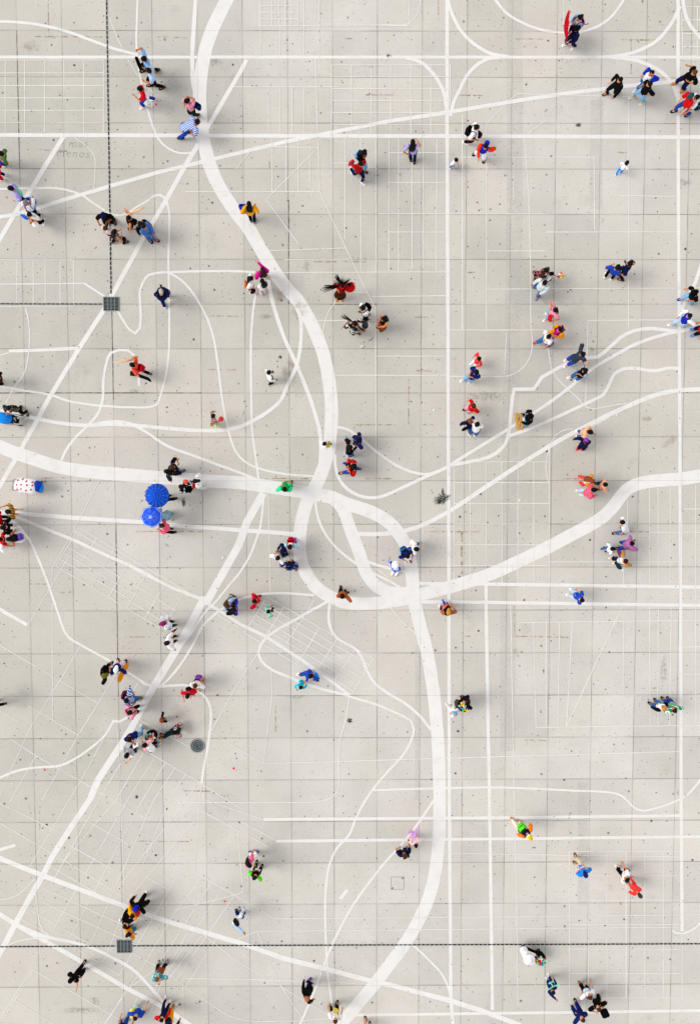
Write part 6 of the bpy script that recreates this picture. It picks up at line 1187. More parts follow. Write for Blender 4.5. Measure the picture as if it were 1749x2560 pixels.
{'top': 'white', 'ts': 'l', 'bot': 'palegrey', 'shoe': 'cream', 'hl': 'p', 'hair': 'darkbrown', 'H': 1.64, 'face': 180, 'who': 'person in white jacket with red bag', 'xy': (-5.855, 1.221), 'feet': [(-5.787, 0.977), (-5.895, 0.997)], 'acc': [('bag', (-5.994, 1.04), 1.05, 'red', 0.24)], 'label': 'person in white jacket with red bag on the wide street right of umbrellas'},
{'top': 'navy', 'bot': 'black', 'shoe': 'black', 'H': 1.66, 'face': 185, 'who': 'person in black trousers hidden', 'xy': (-7.123, 0.637), 'feet': [(-6.942, 0.522), (-7.188, 0.622)], 'hands': [(-7.307, 0.644, 1.2)], 'label': 'person in black trousers hidden under the dark blue umbrella'},
{'top': 'paleblueflower', 'bot': 'paleblueflower', 'bt': 'd', 'shoe': 'tealgreen', 'H': 1.62, 'face': 180, 'who': 'person in pale blue patterned dress', 'xy': (-7.275, -0.104), 'feet': [(-7.119, -0.134), (-7.239, -0.154)], 'hands': [(-7.509, -0.122, 1.2)], 'label': 'person in pale blue patterned dress under the bright blue umbrella'},
{'top': 'rosepink', 'ts': 'l', 'bot': 'black', 'shoe': 'black', 'hair': 'brown', 'H': 1.62, 'face': 180, 'who': 'person in pink blouse and black trousers', 'xy': (-7.138, -0.455), 'feet': [(-6.989, -0.762), (-7.128, -0.752)], 'hands': [(-7.301, -0.649, 1.1), (-7.299, -0.552, 1.1)], 'label': 'person in pink blouse and black trousers below the bright blue umbrella'},
{'top': 'plaidbrown', 'ts': 'l', 'bot': 'plaidbrown', 'shoe': 'lime', 'H': 1.22, 'face': 30, 'who': 'child in plaid clothes with red balloon', 'xy': (-5.231, 3.685), 'feet': [(-5.295, 3.351), (-5.463, 3.39)], 'hands': [(-5.028, 3.533, 0.8)], 'acc': [('balloon', (-4.937, 3.572), 0.95, 'red'), ('bag', (-5.236, 3.348), 0.3, 'limepale', 0.26)], 'label': 'child in plaid clothes with red balloon alone beside a curving line'},
{'top': 'white', 'ts': 'l', 'bot': 'white', 'shoe': 'white', 'H': 0.92, 'face': 40, 'who': 'toddler in white shirt holding a yellow toy', 'xy': (-1.024, 2.637), 'hands': [(-0.907, 2.583, 0.55)], 'acc': [('toybox', (-0.859, 2.628), 0.6, 'yellowblack')], 'label': 'toddler in white shirt holding a yellow toy on the broad street'},
{'top': 'skypattern', 'bot': 'cobalt', 'shoe': 'coral', 'H': 0.88, 'face': 215, 'who': 'toddler in pale blue patterned shirt', 'xy': (-0.159, 2.776), 'hands': [(-0.299, 2.677, 0.5)], 'label': 'toddler in pale blue patterned shirt left of a navy-shirted adult'},
{'top': 'navyblue', 'bot': 'navy', 'shoe': 'white', 'H': 1.68, 'fat': 1.2, 'face': 180, 'who': 'person in navy polo shirt with black hair', 'xy': (0.276, 2.765), 'feet': [(0.191, 2.935), (0.238, 2.627)], 'hands': [(0.225, 2.541, 0.95)], 'label': 'person in navy polo shirt with black hair beside two children'},
{'top': 'black', 'ts': 'l', 'bot': 'jeans', 'shoe': 'white', 'H': 1.62, 'fat': 1.1, 'face': 10, 'who': 'person in black jacket linking hands', 'xy': (-0.048, 2.481), 'feet': [(-0.142, 2.248), (-0.047, 2.233)], 'hands': [(0.217, 2.524, 1.0)], 'label': 'person in black jacket linking hands left of a navy polo'},
{'top': 'black', 'sl': 'brickred', 'ts': 'l', 'bot': 'royaljeans', 'shoe': 'black', 'hl': 's', 'H': 1.68, 'face': 180, 'who': 'person in black and red top, arms wide', 'xy': (0.102, 1.757), 'feet': [(0.301, 1.615), (-0.35, 1.576)], 'hands': [(-0.1, 1.849, 1.1), (-0.054, 1.558, 1.1)], 'label': 'person in black and red top, arms wide carrying a child in red'},
{'top': 'orangered', 'bot': 'royal', 'shoe': 'navy', 'H': 1.25, 'face': 190, 'who': 'child in bright orange-red shirt held', 'xy': (-0.115, 1.826), 'label': 'child in bright orange-red shirt held by a striding adult'},
{'top': 'emerald', 'bot': 'emerald', 'bt': 'k', 'shoe': 'brown', 'hl': 's', 'fat': 1.2, 'H': 1.6, 'sl': 'mintgreen', 'ts': 'l', 'face': 80, 'who': 'person in bright green top with mint shawl', 'xy': (-2.488, 1.011), 'hd': (-2.509, 0.905), 'hands': [(-2.672, 1.027, 1.0), (-2.396, 1.16, 1.0)], 'acc': [], 'label': 'person in bright green top with mint shawl on the wide street left of the hub'},
{'top': 'white', 'sl': 'palecyan', 'ts': 'l', 'bot': 'purple', 'shoe': 'purple', 'H': 1.6, 'face': 270, 'who': 'person in white and teal top with big red backpack', 'xy': (-2.313, -1.26), 'acc': [('backpack', 'red')], 'label': 'person in white and teal top with big red backpack left of the round street'},
{'top': 'navy', 'ts': 'l', 'bot': 'tealjeans', 'shoe': 'black', 'hat': ('hoodup', 'navy'), 'H': 1.6, 'face': 200, 'who': 'person in navy hooded jacket and teal jeans', 'xy': (-2.586, -1.401), 'feet': [(-2.571, -1.717), (-2.626, -1.643)], 'hands': [(-2.82, -1.433, 1.0)], 'label': 'person in navy hooded jacket and teal jeans between red backpack and white shirt'},
{'top': 'white', 'bot': 'maroon', 'shoe': 'white', 'H': 1.66, 'face': 60, 'who': 'person in white and maroon shirt', 'xy': (-2.776, -1.694), 'feet': [(-2.755, -1.717), (-2.883, -1.643)], 'hands': [(-2.865, -1.541, 1.0), (-2.652, -1.858, 0.9)], 'label': 'person in white and maroon shirt lower left of a red backpack'},
{'top': 'navyfloral', 'bot': 'navyfloral', 'bt': 'k', 'shoe': 'black', 'hl': 's', 'H': 1.62, 'face': 85, 'who': 'person in navy floral dress with backpack', 'xy': (-2.359, -1.919), 'feet': [(-2.169, -2.254), (-2.334, -2.051)], 'hands': [(-2.578, -2.122, 0.95), (-2.196, -2.02, 1.05)], 'acc': [('backpack', 'navyfloral'), ('sack', (-2.152, -1.994), 0.9, 'white', 0.12)], 'label': 'person in navy floral dress with backpack at the edge of the round street'},
{'top': 'white', 'bot': 'cobalt', 'shoe': 'white', 'H': 1.7, 'face': 0, 'who': 'person in white shirt carrying a round cream hat', 'xy': (2.447, -1.354), 'hands': [(2.623, -1.366, 1.1), (2.376, -1.248, 1.0)], 'acc': [('hatheld', (2.387, -1.173), 1.0, 'creamyellow')], 'label': 'person in white shirt carrying a round cream hat on the right side of the loop'},
{'top': 'navyblue', 'bot': 'navy', 'shoe': 'black', 'hl': 's', 'H': 1.66, 'face': 300, 'who': 'person in navy T-shirt with blue pack using a phone', 'xy': (2.112, -1.604), 'hands': [(2.333, -1.744, 1.15), (2.09, -1.857, 1.0)], 'acc': [('backpack', 'steelblue'), ('phone', (2.274, -1.875), 1.1)], 'label': 'person in navy T-shirt with blue pack using a phone on the loop street'},
{'top': 'blueflower', 'bot': 'whiteblue', 'shoe': 'cream', 'hat': ('sunhatsmall', 'white'), 'H': 1.6, 'face': 60, 'who': 'person in white hat, blue scarf and white trousers', 'xy': (1.671, -1.983), 'feet': [(1.867, -2.631), (1.933, -2.631)], 'hands': [(1.846, -2.017, 1.0)], 'label': 'person in white hat, blue scarf and white trousers inside the loop street'},
{'top': 'white', 'sl': 'amber', 'ts': 'l', 'bot': 'coral', 'shoe': 'coral', 'hair': 'auburn', 'hl': 'l', 'H': 1.64, 'face': 330, 'who': 'person with auburn hair in white and orange', 'xy': (9.066, 1.218), 'hands': [(9.368, 0.958, 1.0)], 'label': 'person with auburn hair in white and orange in a group of three by the curved'},
{'top': 'rosepink', 'ts': 'l', 'bot': 'palejeans', 'shoe': 'white', 'fat': 1.25, 'H': 1.68, 'face': 0, 'who': 'person in long salmon coat and pale jeans', 'xy': (9.095, 0.78), 'hd': (9.143, 0.876), 'feet': [(8.99, 0.815), (9.152, 0.636)], 'hands': [(9.356, 0.636, 0.9)], 'label': 'person in long salmon coat and pale jeans lowest of the group by the curved avenue'},
{'top': 'peach', 'ts': 'n', 'bot': 'darkteal', 'shoe': 'black', 'hl': 's', 'H': 1.6, 'face': 180, 'who': 'person with black bob and bare arms', 'xy': (9.603, 1.075), 'feet': [(9.733, 1.073), (9.796, 0.874)], 'hands': [(9.538, 0.97, 1.1), (9.591, 0.89, 1.0)], 'label': 'person with black bob and bare arms right in the group of three'},
{'top': 'white', 'bot': 'jeans', 'shoe': 'black', 'fat': 1.15, 'H': 1.68, 'face': 185, 'who': 'person in white T-shirt and jeans, head bent left', 'xy': (10.544, -0.552), 'hd': (10.298, -0.354), 'feet': [(10.474, -0.833), (10.822, -0.714)], 'hands': [(10.272, -0.499, 1.2)], 'label': 'person in white T-shirt and jeans, head bent left below the curved avenue'},
{'top': 'orchid', 'ts': 'l', 'bot': 'royaljeans', 'shoe': 'black', 'hl': 's', 'fat': 1.3, 'H': 1.66, 'face': 190, 'who': 'person in wide pink-purple poncho', 'xy': (10.633, -1.151), 'feet': [(10.596, -1.525), (10.791, -1.255)], 'hands': [(10.596, -1.165, 1.0), (10.737, -1.447, 1.0)], 'label': 'person in wide pink-purple poncho with a family below the curved avenue'},
{'top': 'white', 'bot': 'jeans', 'shoe': 'black', 'H': 1.2, 'face': 20, 'who': 'child in white shirt and jeans', 'xy': (10.037, -1.405), 'feet': [(9.975, -1.494), (10.147, -1.625)], 'hands': [(10.174, -1.596, 0.6)], 'label': 'child in white shirt and jeans left of a pink-purple poncho'},
{'top': 'creamgrey', 'sl': 'tan', 'ts': 'l', 'bot': 'navy', 'shoe': 'cream', 'hair': 'darkred', 'H': 1.66, 'face': 205, 'who': 'person in white and tan shirt with several bags', 'xy': (10.397, -1.83), 'feet': [(10.362, -1.856), (10.494, -2.007)], 'hands': [(10.532, -2.047, 0.95), (10.468, -1.715, 0.95)], 'acc': [('bag', (10.403, -1.609), 0.85, 'purplered', 0.32), ('bag', (10.36, -2.105), 0.8, 'darkteal', 0.3), ('sack', (10.516, -2.194), 0.75, 'white', 0.2)], 'label': 'person in white and tan shirt with several bags below a pink-purple poncho'},
{'top': 'cobalt', 'bot': 'paleblue', 'shoe': 'white', 'H': 1.6, 'face': 165, 'who': 'person in bright blue T-shirt seen from above', 'xy': (8.744, -3.249), 'hd': (8.785, -3.33), 'hands': [(8.682, -3.267, 0.9)], 'label': 'person in bright blue T-shirt seen from above on the right horizontal line'},
{'top': 'orangebrown', 'ts': 'l', 'bot': 'black', 'shoe': 'black', 'hl': 's', 'H': 1.64, 'face': 85, 'who': 'person in orange-brown top with dark hair', 'xy': (-0.342, -3.158), 'feet': [(-0.382, -3.099), (-0.277, -3.258)], 'hands': [(-0.15, -3.091, 1.1), (-0.116, -3.296, 1.0)], 'acc': [('phone', (-0.13, -3.05), 1.15)], 'label': 'person in orange-brown top with dark hair on the bottom of the round street'},
{'top': 'navyblack', 'sl': 'orangebrown', 'ts': 's', 'bot': 'navy', 'shoe': 'white', 'hat': ('cap', 'tan'), 'fat': 1.15, 'H': 1.66, 'face': 95, 'who': 'person in beige cap and dark top', 'xy': (3.702, -3.796), 'feet': [(3.562, -3.859), (3.843, -3.902)], 'hands': [(3.622, -3.611, 1.1), (3.894, -3.612, 1.1)], 'label': 'person in beige cap and dark top holding a small child on the vertical line'},
{'top': 'red', 'sl': 'orange', 'ts': 'l', 'bot': 'cobalt', 'shoe': 'blue', 'H': 1.05, 'face': 95, 'who': 'small child in red top being held', 'xy': (3.74, -3.674), 'label': 'small child in red top being held in front of a beige cap'},
{'top': 'whiteblue', 'bot': 'navy', 'shoe': 'olive', 'hair': 'darkred', 'hat': ('cap', 'plum'), 'H': 1.66, 'face': 180, 'who': 'person in white and pale blue shirt', 'xy': (-7.041, -4.314), 'hd': (-7.129, -4.19), 'feet': [(-7.024, -4.479), (-7.127, -4.413)], 'hands': [(-7.117, -4.104, 1.3), (-7.261, -4.336, 1.1)], 'acc': [('paper', (-7.11, -4.009), 1.35, 'white')], 'label': 'person in white and pale blue shirt holding up a white sheet'},
{'top': 'white', 'ts': 's', 'bot': 'black', 'shoe': 'black', 'hair': 'blackviolet', 'fat': 1.25, 'H': 1.72, 'face': 185, 'who': 'person in loose white shirt and black shoes', 'xy': (-7.025, -4.934), 'hd': (-6.986, -4.923), 'feet': [(-7.047, -4.969), (-7.038, -5.158)], 'hands': [(-6.906, -4.81, 0.95), (-6.911, -5.156, 0.95)], 'acc': [('umbfold', (-6.947, -4.658), 0.9, 'black')], 'label': 'person in loose white shirt and black shoes carrying a folded black umbrella'},
{'top': 'paleblue', 'ts': 'l', 'bot': 'camogrey', 'bt': 'k', 'shoe': 'black', 'hair': 'brown', 'hl': 'l', 'H': 1.64, 'face': 320, 'who': 'person with brown hair in pale blue shirt', 'xy': (-4.703, -3.511), 'hands': [(-4.61, -3.638, 1.1)], 'acc': [('bag', (-4.571, -3.515), 1.0, 'plum', 0.2)], 'label': 'person with brown hair in pale blue shirt beside a person in blue jacket'},
{'top': 'bluejacket', 'ts': 'l', 'bot': 'black', 'shoe': 'black', 'fat': 1.25, 'H': 1.66, 'face': 180, 'who': 'person in black and blue jacket with white print', 'xy': (-4.453, -3.672), 'feet': [(-4.817, -4.005), (-4.764, -4.077)], 'label': 'person in black and blue jacket with white print right of a brown-haired person'},
{'top': 'crimson', 'ts': 'l', 'bot': 'crimson', 'shoe': 'brown', 'H': 1.52, 'face': 10, 'who': 'person in bright red coat', 'xy': (-3.685, -3.35), 'feet': [(-3.679, -3.426), (-3.733, -3.498)], 'hands': [(-3.594, -3.269, 0.9), (-3.702, -3.649, 0.9)], 'label': 'person in bright red coat under the small arc street'},
{'top': 'white', 'sl': 'mint', 'ts': 'l', 'bot': 'black', 'shoe': 'cream', 'H': 1.15, 'face': 45, 'who': 'child in white and mint shirt', 'xy': (-3.188, -3.813), 'hands': [(-3.151, -3.64, 0.7), (-3.084, -4.05, 0.7)], 'acc': [('bag', (-3.087, -3.845), 0.65, 'black', 0.16)], 'label': 'child in white and mint shirt on the slanted thin grid'},
{'top': 'black', 'ts': 'l', 'bot': 'black', 'shoe': 'black', 'hat': ('cap', 'olive'), 'fat': 1.15, 'H': 1.7, 'face': 15, 'who': 'person in black jacket, hands out', 'xy': (-9.594, -6.185), 'hd': (-9.415, -6.19), 'hands': [(-9.298, -6.027, 1.1), (-9.444, -6.373, 1.1)], 'label': 'person in black jacket, hands out left of a skateboard carrier'},
{'top': 'navyblue', 'bot': 'pinkwhite', 'shoe': 'navy', 'hat': ('cap', 'white'), 'H': 1.68, 'face': 85, 'who': 'person in white cap and navy T-shirt', 'xy': (-9.012, -5.939), 'hd': (-8.957, -5.978), 'feet': [(-9.26, -6.003), (-8.997, -6.052)], 'hands': [(-8.782, -6.035, 0.95), (-9.298, -6.027, 1.1)], 'acc': [('skateboard', (-8.887, -6.235), 0.75, 'amber')], 'label': 'person in white cap and navy T-shirt holding a yellow skateboard'},
{'top': 'stripeblue', 'ts': 'l', 'bot': 'jeans', 'shoe': 'olive', 'H': 1.7, 'face': 335, 'who': 'person in blue striped shirt looking back', 'xy': (-8.581, -7.147), 'feet': [(-8.508, -7.514), (-8.7, -7.487)], 'hands': [(-8.439, -7.018, 0.95), (-8.421, -7.401, 1.1)], 'acc': [('backpack', 'wine')], 'label': 'person in blue striped shirt looking back beside the diagonal street'},
{'top': 'pink', 'bot': 'black', 'shoe': 'white', 'hl': 's', 'H': 1.62, 'face': 30, 'who': 'person in pink top with pink backpack', 'xy': (-8.471, -7.622), 'feet': [(-8.448, -7.848), (-8.611, -7.945)], 'hands': [(-8.548, -7.527, 1.1), (-8.361, -7.844, 1.0)], 'acc': [('backpack', 'hotpink')], 'label': 'person in pink top with pink backpack on the diagonal street'},
{'top': 'white', 'bot': 'navy', 'shoe': 'orange', 'hair': 'brown', 'fat': 1.15, 'H': 1.68, 'face': 80, 'who': 'person in white T-shirt with purple bag', 'xy': (-5.945, -6.569), 'feet': [(-6.054, -6.711), (-5.958, -6.809)], 'hands': [(-5.779, -6.565, 0.95), (-5.932, -6.896, 0.9)], 'acc': [('bag', (-5.939, -6.428), 0.75, 'purple', 0.3)], 'label': 'person in white T-shirt with purple bag right of a person in red'},
{'top': 'crimson', 'bot': 'maroon', 'shoe': 'black', 'H': 1.64, 'face': 270, 'who': 'person in red T-shirt with dark sleeves', 'xy': (-6.248, -6.962), 'hands': [(-6.147, -7.076, 1.1), (-6.48, -7.215, 1.0)], 'acc': [('bag', (-6.288, -6.819), 1.0, 'black', 0.26)], 'label': 'person in red T-shirt with dark sleeves left of a white-shirted companion'},
{'top': 'black', 'ts': 'l', 'bot': 'black', 'shoe': 'black', 'face': 180, 'who': 'person with black shoes almost out of frame', 'xy': (-13.817, -7.307), 'feet': [(-13.861, -7.74), (-14.129, -7.635)], 'label': 'person with black shoes almost out of frame at the lower left edge'},
{'top': 'navyblue', 'bot': 'lightjeans', 'shoe': 'white', 'fat': 1.25, 'H': 1.72, 'face': 300, 'who': 'person in navy T-shirt, pale jeans and white shoes', 'xy': (-8.525, -8.653), 'hd': (-8.49, -8.641), 'feet': [(-8.341, -8.661), (-8.575, -8.97)], 'hands': [(-8.431, -8.94, 1.1), (-8.405, -8.785, 1.1)], 'acc': [('paper', (-8.373, -8.94), 1.1, 'white')], 'label': 'person in navy T-shirt, pale jeans and white shoes on the diagonal street'},
{'top': 'whitegrey', 'bot': 'charcoal', 'shoe': 'black', 'H': 1.72, 'face': 255, 'who': 'person in white shirt and black shoes reaching down', 'xy': (-8.58, -9.188), 'hd': (-8.593, -9.265), 'feet': [(-8.693, -9.53), (-8.716, -9.419)], 'hands': [(-8.677, -9.667, 1.1)], 'label': 'person in white shirt and black shoes reaching down at the diagonal street below others'},
{'top': 'white', 'sl': 'coralstripe', 'ts': 'l', 'bot': 'black', 'shoe': 'grey', 'fat': 1.15, 'H': 1.66, 'face': 150, 'who': 'person in white T-shirt and red sleeves', 'xy': (-7.76, -9.134), 'hd': (-7.931, -8.932), 'feet': [(-7.843, -9.286), (-7.82, -9.372)], 'hands': [(-8.131, -8.927, 0.9), (-7.99, -8.951, 0.9)], 'acc': [('toybag', (-7.897, -8.877), 0.45, 'multi')], 'label': 'person in white T-shirt and red sleeves beside the bag of bright toys'},
{'top': 'black', 'ts': 'l', 'bot': 'charcoal', 'shoe': 'grey', 'hair': 'auburn', 'H': 1.1, 'face': 200, 'who': 'child with auburn hair in black top', 'xy': (-7.365, -8.087), 'feet': [(-7.455, -8.425), (-7.422, -8.641)], 'label': 'child with auburn hair in black top above the street seller'},
{'top': 'maroonpattern', 'ts': 'l', 'bot': 'darkteal', 'bt': 't', 'shoe': 'maroon', 'pose': 'sit', 'hl': 'l', 'H': 1.6, 'face': 180, 'who': 'person in black and maroon sitting on the ground', 'xy': (-6.949, -8.636), 'feet': [(-7.621, -9.04), (-7.573, -9.077)], 'hands': [(-6.957, -8.553, 0.3), (-6.863, -8.7, 0.3)], 'label': 'person in black and maroon sitting on the ground beside the bag of bright toys'},
{'top': 'cobalt', 'ts': 'l', 'bot': 'royaljeans', 'shoe': 'white', 'H': 1.64, 'face': 215, 'who': 'person in bright blue jacket and jeans', 'xy': (-1.542, -6.238), 'feet': [(-2.039, -6.506), (-1.606, -6.385)], 'hands': [(-1.734, -6.578, 0.95), (-1.488, -6.496, 1.0)], 'acc': [('bag', (-1.342, -6.322), 0.95, 'azure', 0.26), ('sack', (-1.331, -6.564), 0.75, 'blackwhite', 0.2)], 'label': 'person in bright blue jacket and jeans holding the hand of a cyan-dressed child'},
{'top': 'cyan', 'ts': 'l', 'bot': 'cyan', 'bt': 'k', 'shoe': 'white', 'H': 1.08, 'face': 55, 'who': 'child in bright cyan dress', 'xy': (-1.957, -6.8), 'hands': [(-1.788, -6.655, 0.85), (-2.148, -6.953, 0.6)], 'label': 'child in bright cyan dress holding the hand of a blue-jacketed adult'},
{'top': 'black', 'ts': 'l', 'bot': 'navyblack', 'shoe': 'black', 'H': 1.66, 'face': 185, 'who': 'street seller in black', 'xy': (4.447, -7.294), 'feet': [(4.505, -7.476), (4.576, -7.579)], 'hands': [(4.393, -7.377, 1.0), (4.414, -7.596, 1.0)], 'acc': [('sack', (4.172, -7.536), 0.7, 'blackplastic', 0.34), ('toybag', (4.368, -7.552), 0.85, 'multi')], 'label': 'street seller in black behind a black plastic bag and bright toys'},
{'top': 'white', 'bot': 'white', 'shoe': 'white', 'hat': ('cap', 'greyblue'), 'H': 1.3, 'face': 140, 'who': 'child in white T-shirt and grey cap', 'xy': (4.015, -7.798), 'hands': [(4.061, -7.756, 0.8)], 'acc': [], 'label': 'child in white T-shirt and grey cap beside the street seller'},
{'top': 'white', 'sl': 'black', 'ts': 'l', 'bot': 'jeans', 'shoe': 'black', 'hair': 'blond', 'hl': 's', 'H': 1.66, 'face': 130, 'who': 'person with blond hair in white T-shirt and black jacket', 'xy': (11.979, -7.5), 'feet': [(12.201, -7.66), (12.019, -7.766)], 'hands': [(11.998, -7.511, 0.9)], 'label': 'person with blond hair in white T-shirt and black jacket left of a green-shirted companion'},
{'top': 'greenwhite', 'bot': 'royaljeans', 'shoe': 'black', 'hair': 'darkbrown', 'H': 1.72, 'face': 120, 'who': 'person in green and white jersey and jeans', 'xy': (12.372, -7.581), 'feet': [(12.583, -7.548), (12.646, -7.644)], 'hands': [(12.641, -7.57, 1.0)], 'label': 'person in green and white jersey and jeans by the right vertical line below'},
{'top': 'pinkbright', 'bot': 'white', 'shoe': 'blue', 'hl': 'l', 'H': 1.62, 'face': 330, 'who': 'person in pink T-shirt, white trousers and blue shoes', 'xy': (-3.953, -13.637), 'feet': [(-4.019, -13.789), (-3.891, -13.818)], 'hands': [(-3.838, -13.846, 1.0)], 'label': 'person in pink T-shirt, white trousers and blue shoes above a person in green and black'},
{'top': 'black', 'sl': 'limegreen', 'ts': 's', 'bot': 'black', 'shoe': 'black', 'H': 1.7, 'face': 65, 'who': 'person in black and green shirt', 'xy': (-3.747, -14.102), 'feet': [(-3.84, -14.284), (-3.667, -14.435)], 'hands': [(-3.742, -14.066, 1.0), (-3.638, -14.274, 0.9)], 'acc': [('paper', (-3.703, -14.106), 0.95, 'white')], 'label': 'person in black and green shirt below a person in pink'},
{'top': 'pinkwhite', 'ts': 'l', 'bot': 'pink', 'shoe': 'pink', 'hl': 'b', 'H': 1.15, 'face': 100, 'who': 'child in pink with hair tied', 'xy': (2.533, -13.086), 'hands': [(2.563, -12.749, 0.95), (2.378, -13.002, 0.8)], 'label': 'child in pink with hair tied lifting a lilac toy plane'},
{'top': 'navy', 'ts': 's', 'bot': 'black', 'shoe': 'cream', 'hair': 'brown', 'H': 1.7, 'face': 110, 'who': 'person in navy with striped black backpack', 'xy': (2.057, -13.294), 'feet': [(2.167, -13.81), (2.065, -13.862)], 'hands': [(1.864, -13.061, 1.2)], 'acc': [('backpack', 'blackstripe')], 'label': 'person in navy with striped black backpack left of a child with toy plane'},
{'top': 'navy', 'ts': 's', 'sl': 'orange', 'bot': 'cream', 'shoe': 'tan', 'hat': ('cap', 'whiteyellow'), 'H': 1.72, 'face': 310, 'who': 'person in white and yellow cap, green backpack', 'xy': (6.76, -12.483), 'hd': (6.87, -12.53), 'feet': [(6.546, -12.455), (6.735, -12.639)], 'hands': [(6.981, -12.295, 0.95), (6.701, -12.748, 0.95)], 'acc': [('backpack', 'limegreen')], 'label': 'person in white and yellow cap, green backpack between the two lower wide lines'},
{'top': 'azure', 'bot': 'beige', 'shoe': 'brown', 'hair': 'indigohair', 'hat': ('cap', 'indigo'), 'H': 1.66, 'face': 120, 'who': 'person in cyan shirt and beige trousers', 'xy': (9.073, -14.077), 'feet': [(9.018, -14.068), (9.15, -14.311)], 'hands': [(8.904, -14.011, 1.1), (9.173, -13.948, 1.1)], 'label': 'person in cyan shirt and beige trousers holding a pale pink toy plane'},
{'top': 'white', 'bot': 'black', 'shoe': 'white', 'hl': 'l', 'H': 1.66, 'face': 135, 'who': 'person in white T-shirt with very long black hair', 'xy': (10.696, -14.316), 'feet': [(10.819, -14.494), (11.197, -14.573)], 'hands': [(11.018, -14.719, 0.95)], 'label': 'person in white T-shirt with very long black hair holding hands with a coral-dressed child'},
{'top': 'coral', 'ts': 'l', 'bot': 'coral', 'shoe': 'grey', 'hair': 'darkgrey', 'H': 1.35, 'fat': 1.2, 'face': 310, 'who': 'child in coral red coat', 'xy': (11.223, -14.952), 'hd': (11.314, -15.073), 'hands': [(11.021, -14.692, 1.0)], 'label': 'child in coral red coat led by a long-haired person'},
{'top': 'black', 'ts': 'l', 'bot': 'black', 'shoe': 'white', 'hat': ('cap', 'royal'), 'fat': 1.15, 'H': 1.72, 'face': 60, 'who': 'person in black with blue cap and white shoes', 'xy': (-8.27, -15.29), 'hd': (-8.399, -15.396), 'feet': [(-8.323, -15.563), (-8.261, -15.877)], 'hands': [(-8.292, -15.57, 1.0)], 'label': 'person in black with blue cap and white shoes first of the lower left cluster'},
{'top': 'yelloworange', 'ts': 'l', 'bot': 'navy', 'shoe': 'black', 'H': 1.72, 'fat': 1.2, 'face': 30, 'who': 'person in yellow jacket with coral bag', 'xy': (-8.596, -15.657), 'hd': (-8.504, -15.656), 'feet': [(-8.716, -16.579), (-8.827, -16.476)], 'hands': [(-8.411, -15.782, 1.0)], 'acc': [('bag', (-8.398, -15.755), 1.0, 'coral', 0.28)], 'label': 'person in yellow jacket with coral bag second in the lower left cluster'},
{'top': 'black', 'ts': 'l', 'bot': 'navyblack', 'shoe': 'black', 'fat': 1.2, 'H': 1.62, 'face': 20, 'who': 'person in bulky black coat', 'xy': (-8.877, -16.065), 'hd': (-8.801, -16.099), 'feet': [(-8.686, -16.791), (-8.965, -16.804)], 'hands': [(-8.702, -16.258, 1.0)], 'acc': [('sack', (-9.113, -16.116), 0.9, 'white', 0.14)], 'label': 'person in bulky black coat third in the lower left cluster'},
{'top': 'amber', 'bot': 'tealjeans', 'shoe': 'black', 'hl': 'p', 'H': 1.66, 'fat': 1.1, 'face': 50, 'who': 'person in orange top raising a phone', 'xy': (-8.811, -16.407), 'hd': (-8.664, -16.439), 'feet': [(-8.836, -16.996), (-8.914, -16.941)], 'hands': [(-8.446, -16.421, 1.35), (-8.616, -16.643, 1.2)], 'acc': [('phone', (-8.419, -16.365), 1.4)], 'label': 'person in orange top raising a phone just above the lower drain grate'},
{'top': 'black', 'ts': 's', 'bot': 'black', 'shoe': 'black', 'hat': ('cap', 'black'), 'hair': 'auburn', 'H': 1.72, 'face': 45, 'who': 'person all in black with cap', 'xy': (-10.809, -18.214), 'hd': (-10.944, -18.23), 'feet': [(-10.881, -18.409), (-10.933, -18.679)], 'hands': [(-10.814, -18.753, 1.1), (-10.826, -18.327, 0.95)], 'label': 'person all in black with cap at the lower left diagonal street'},
{'top': 'tealpattern', 'bot': 'navyblack', 'shoe': 'grey', 'hair': 'olivehair', 'H': 1.68, 'face': 85, 'who': 'person in teal patterned shirt with brown bag', 'xy': (-7.574, -18.169), 'feet': [(-7.826, -18.455), (-7.519, -18.425)], 'hands': [(-7.536, -18.389, 1.3), (-7.455, -18.364, 1.2)], 'acc': [('bag', (-7.538, -18.142), 0.95, 'rustbrown', 0.3), ('phone', (-7.518, -18.399), 1.4)], 'label': 'person in teal patterned shirt with brown bag right of the lower drain grate'},
{'top': 'cobalt', 'bot': 'palejeans', 'shoe': 'black', 'H': 1.66, 'face': 75, 'who': 'person in blue shirt and pale jeans', 'xy': (-8.476, -19.838), 'feet': [(-8.778, -20.334), (-8.504, -20.534)], 'hands': [(-8.629, -19.949, 1.0)], 'acc': [('balloon', (-8.668, -19.948), 1.0, 'yellow'), ('balloon', (-8.745, -19.941), 0.7, 'yellow')], 'label': 'person in blue shirt and pale jeans with yellow balloon at the bottom edge'},
{'top': 'navy', 'bot': 'royaljeans', 'shoe': 'black', 'H': 1.7, 'face': 80, 'who': 'person in blue trousers cut off', 'xy': (-8.998, -20.42), 'feet': [(-9.404, -20.924), (-9.171, -20.813)], 'label': 'person in blue trousers cut off at the lower left bottom edge'},
{'top': 'darkdenim', 'ts': 'l', 'bot': 'yelloworange', 'shoe': 'olive', 'H': 1.68, 'face': 75, 'who': 'person in yellow trousers and dark denim jacket', 'xy': (-7.149, -20.306), 'feet': [(-7.531, -20.405), (-7.329, -20.31)], 'hands': [(-7.179, -20.272, 0.95)], 'label': 'person in yellow trousers and dark denim jacket at the bottom of the diagonal street'},
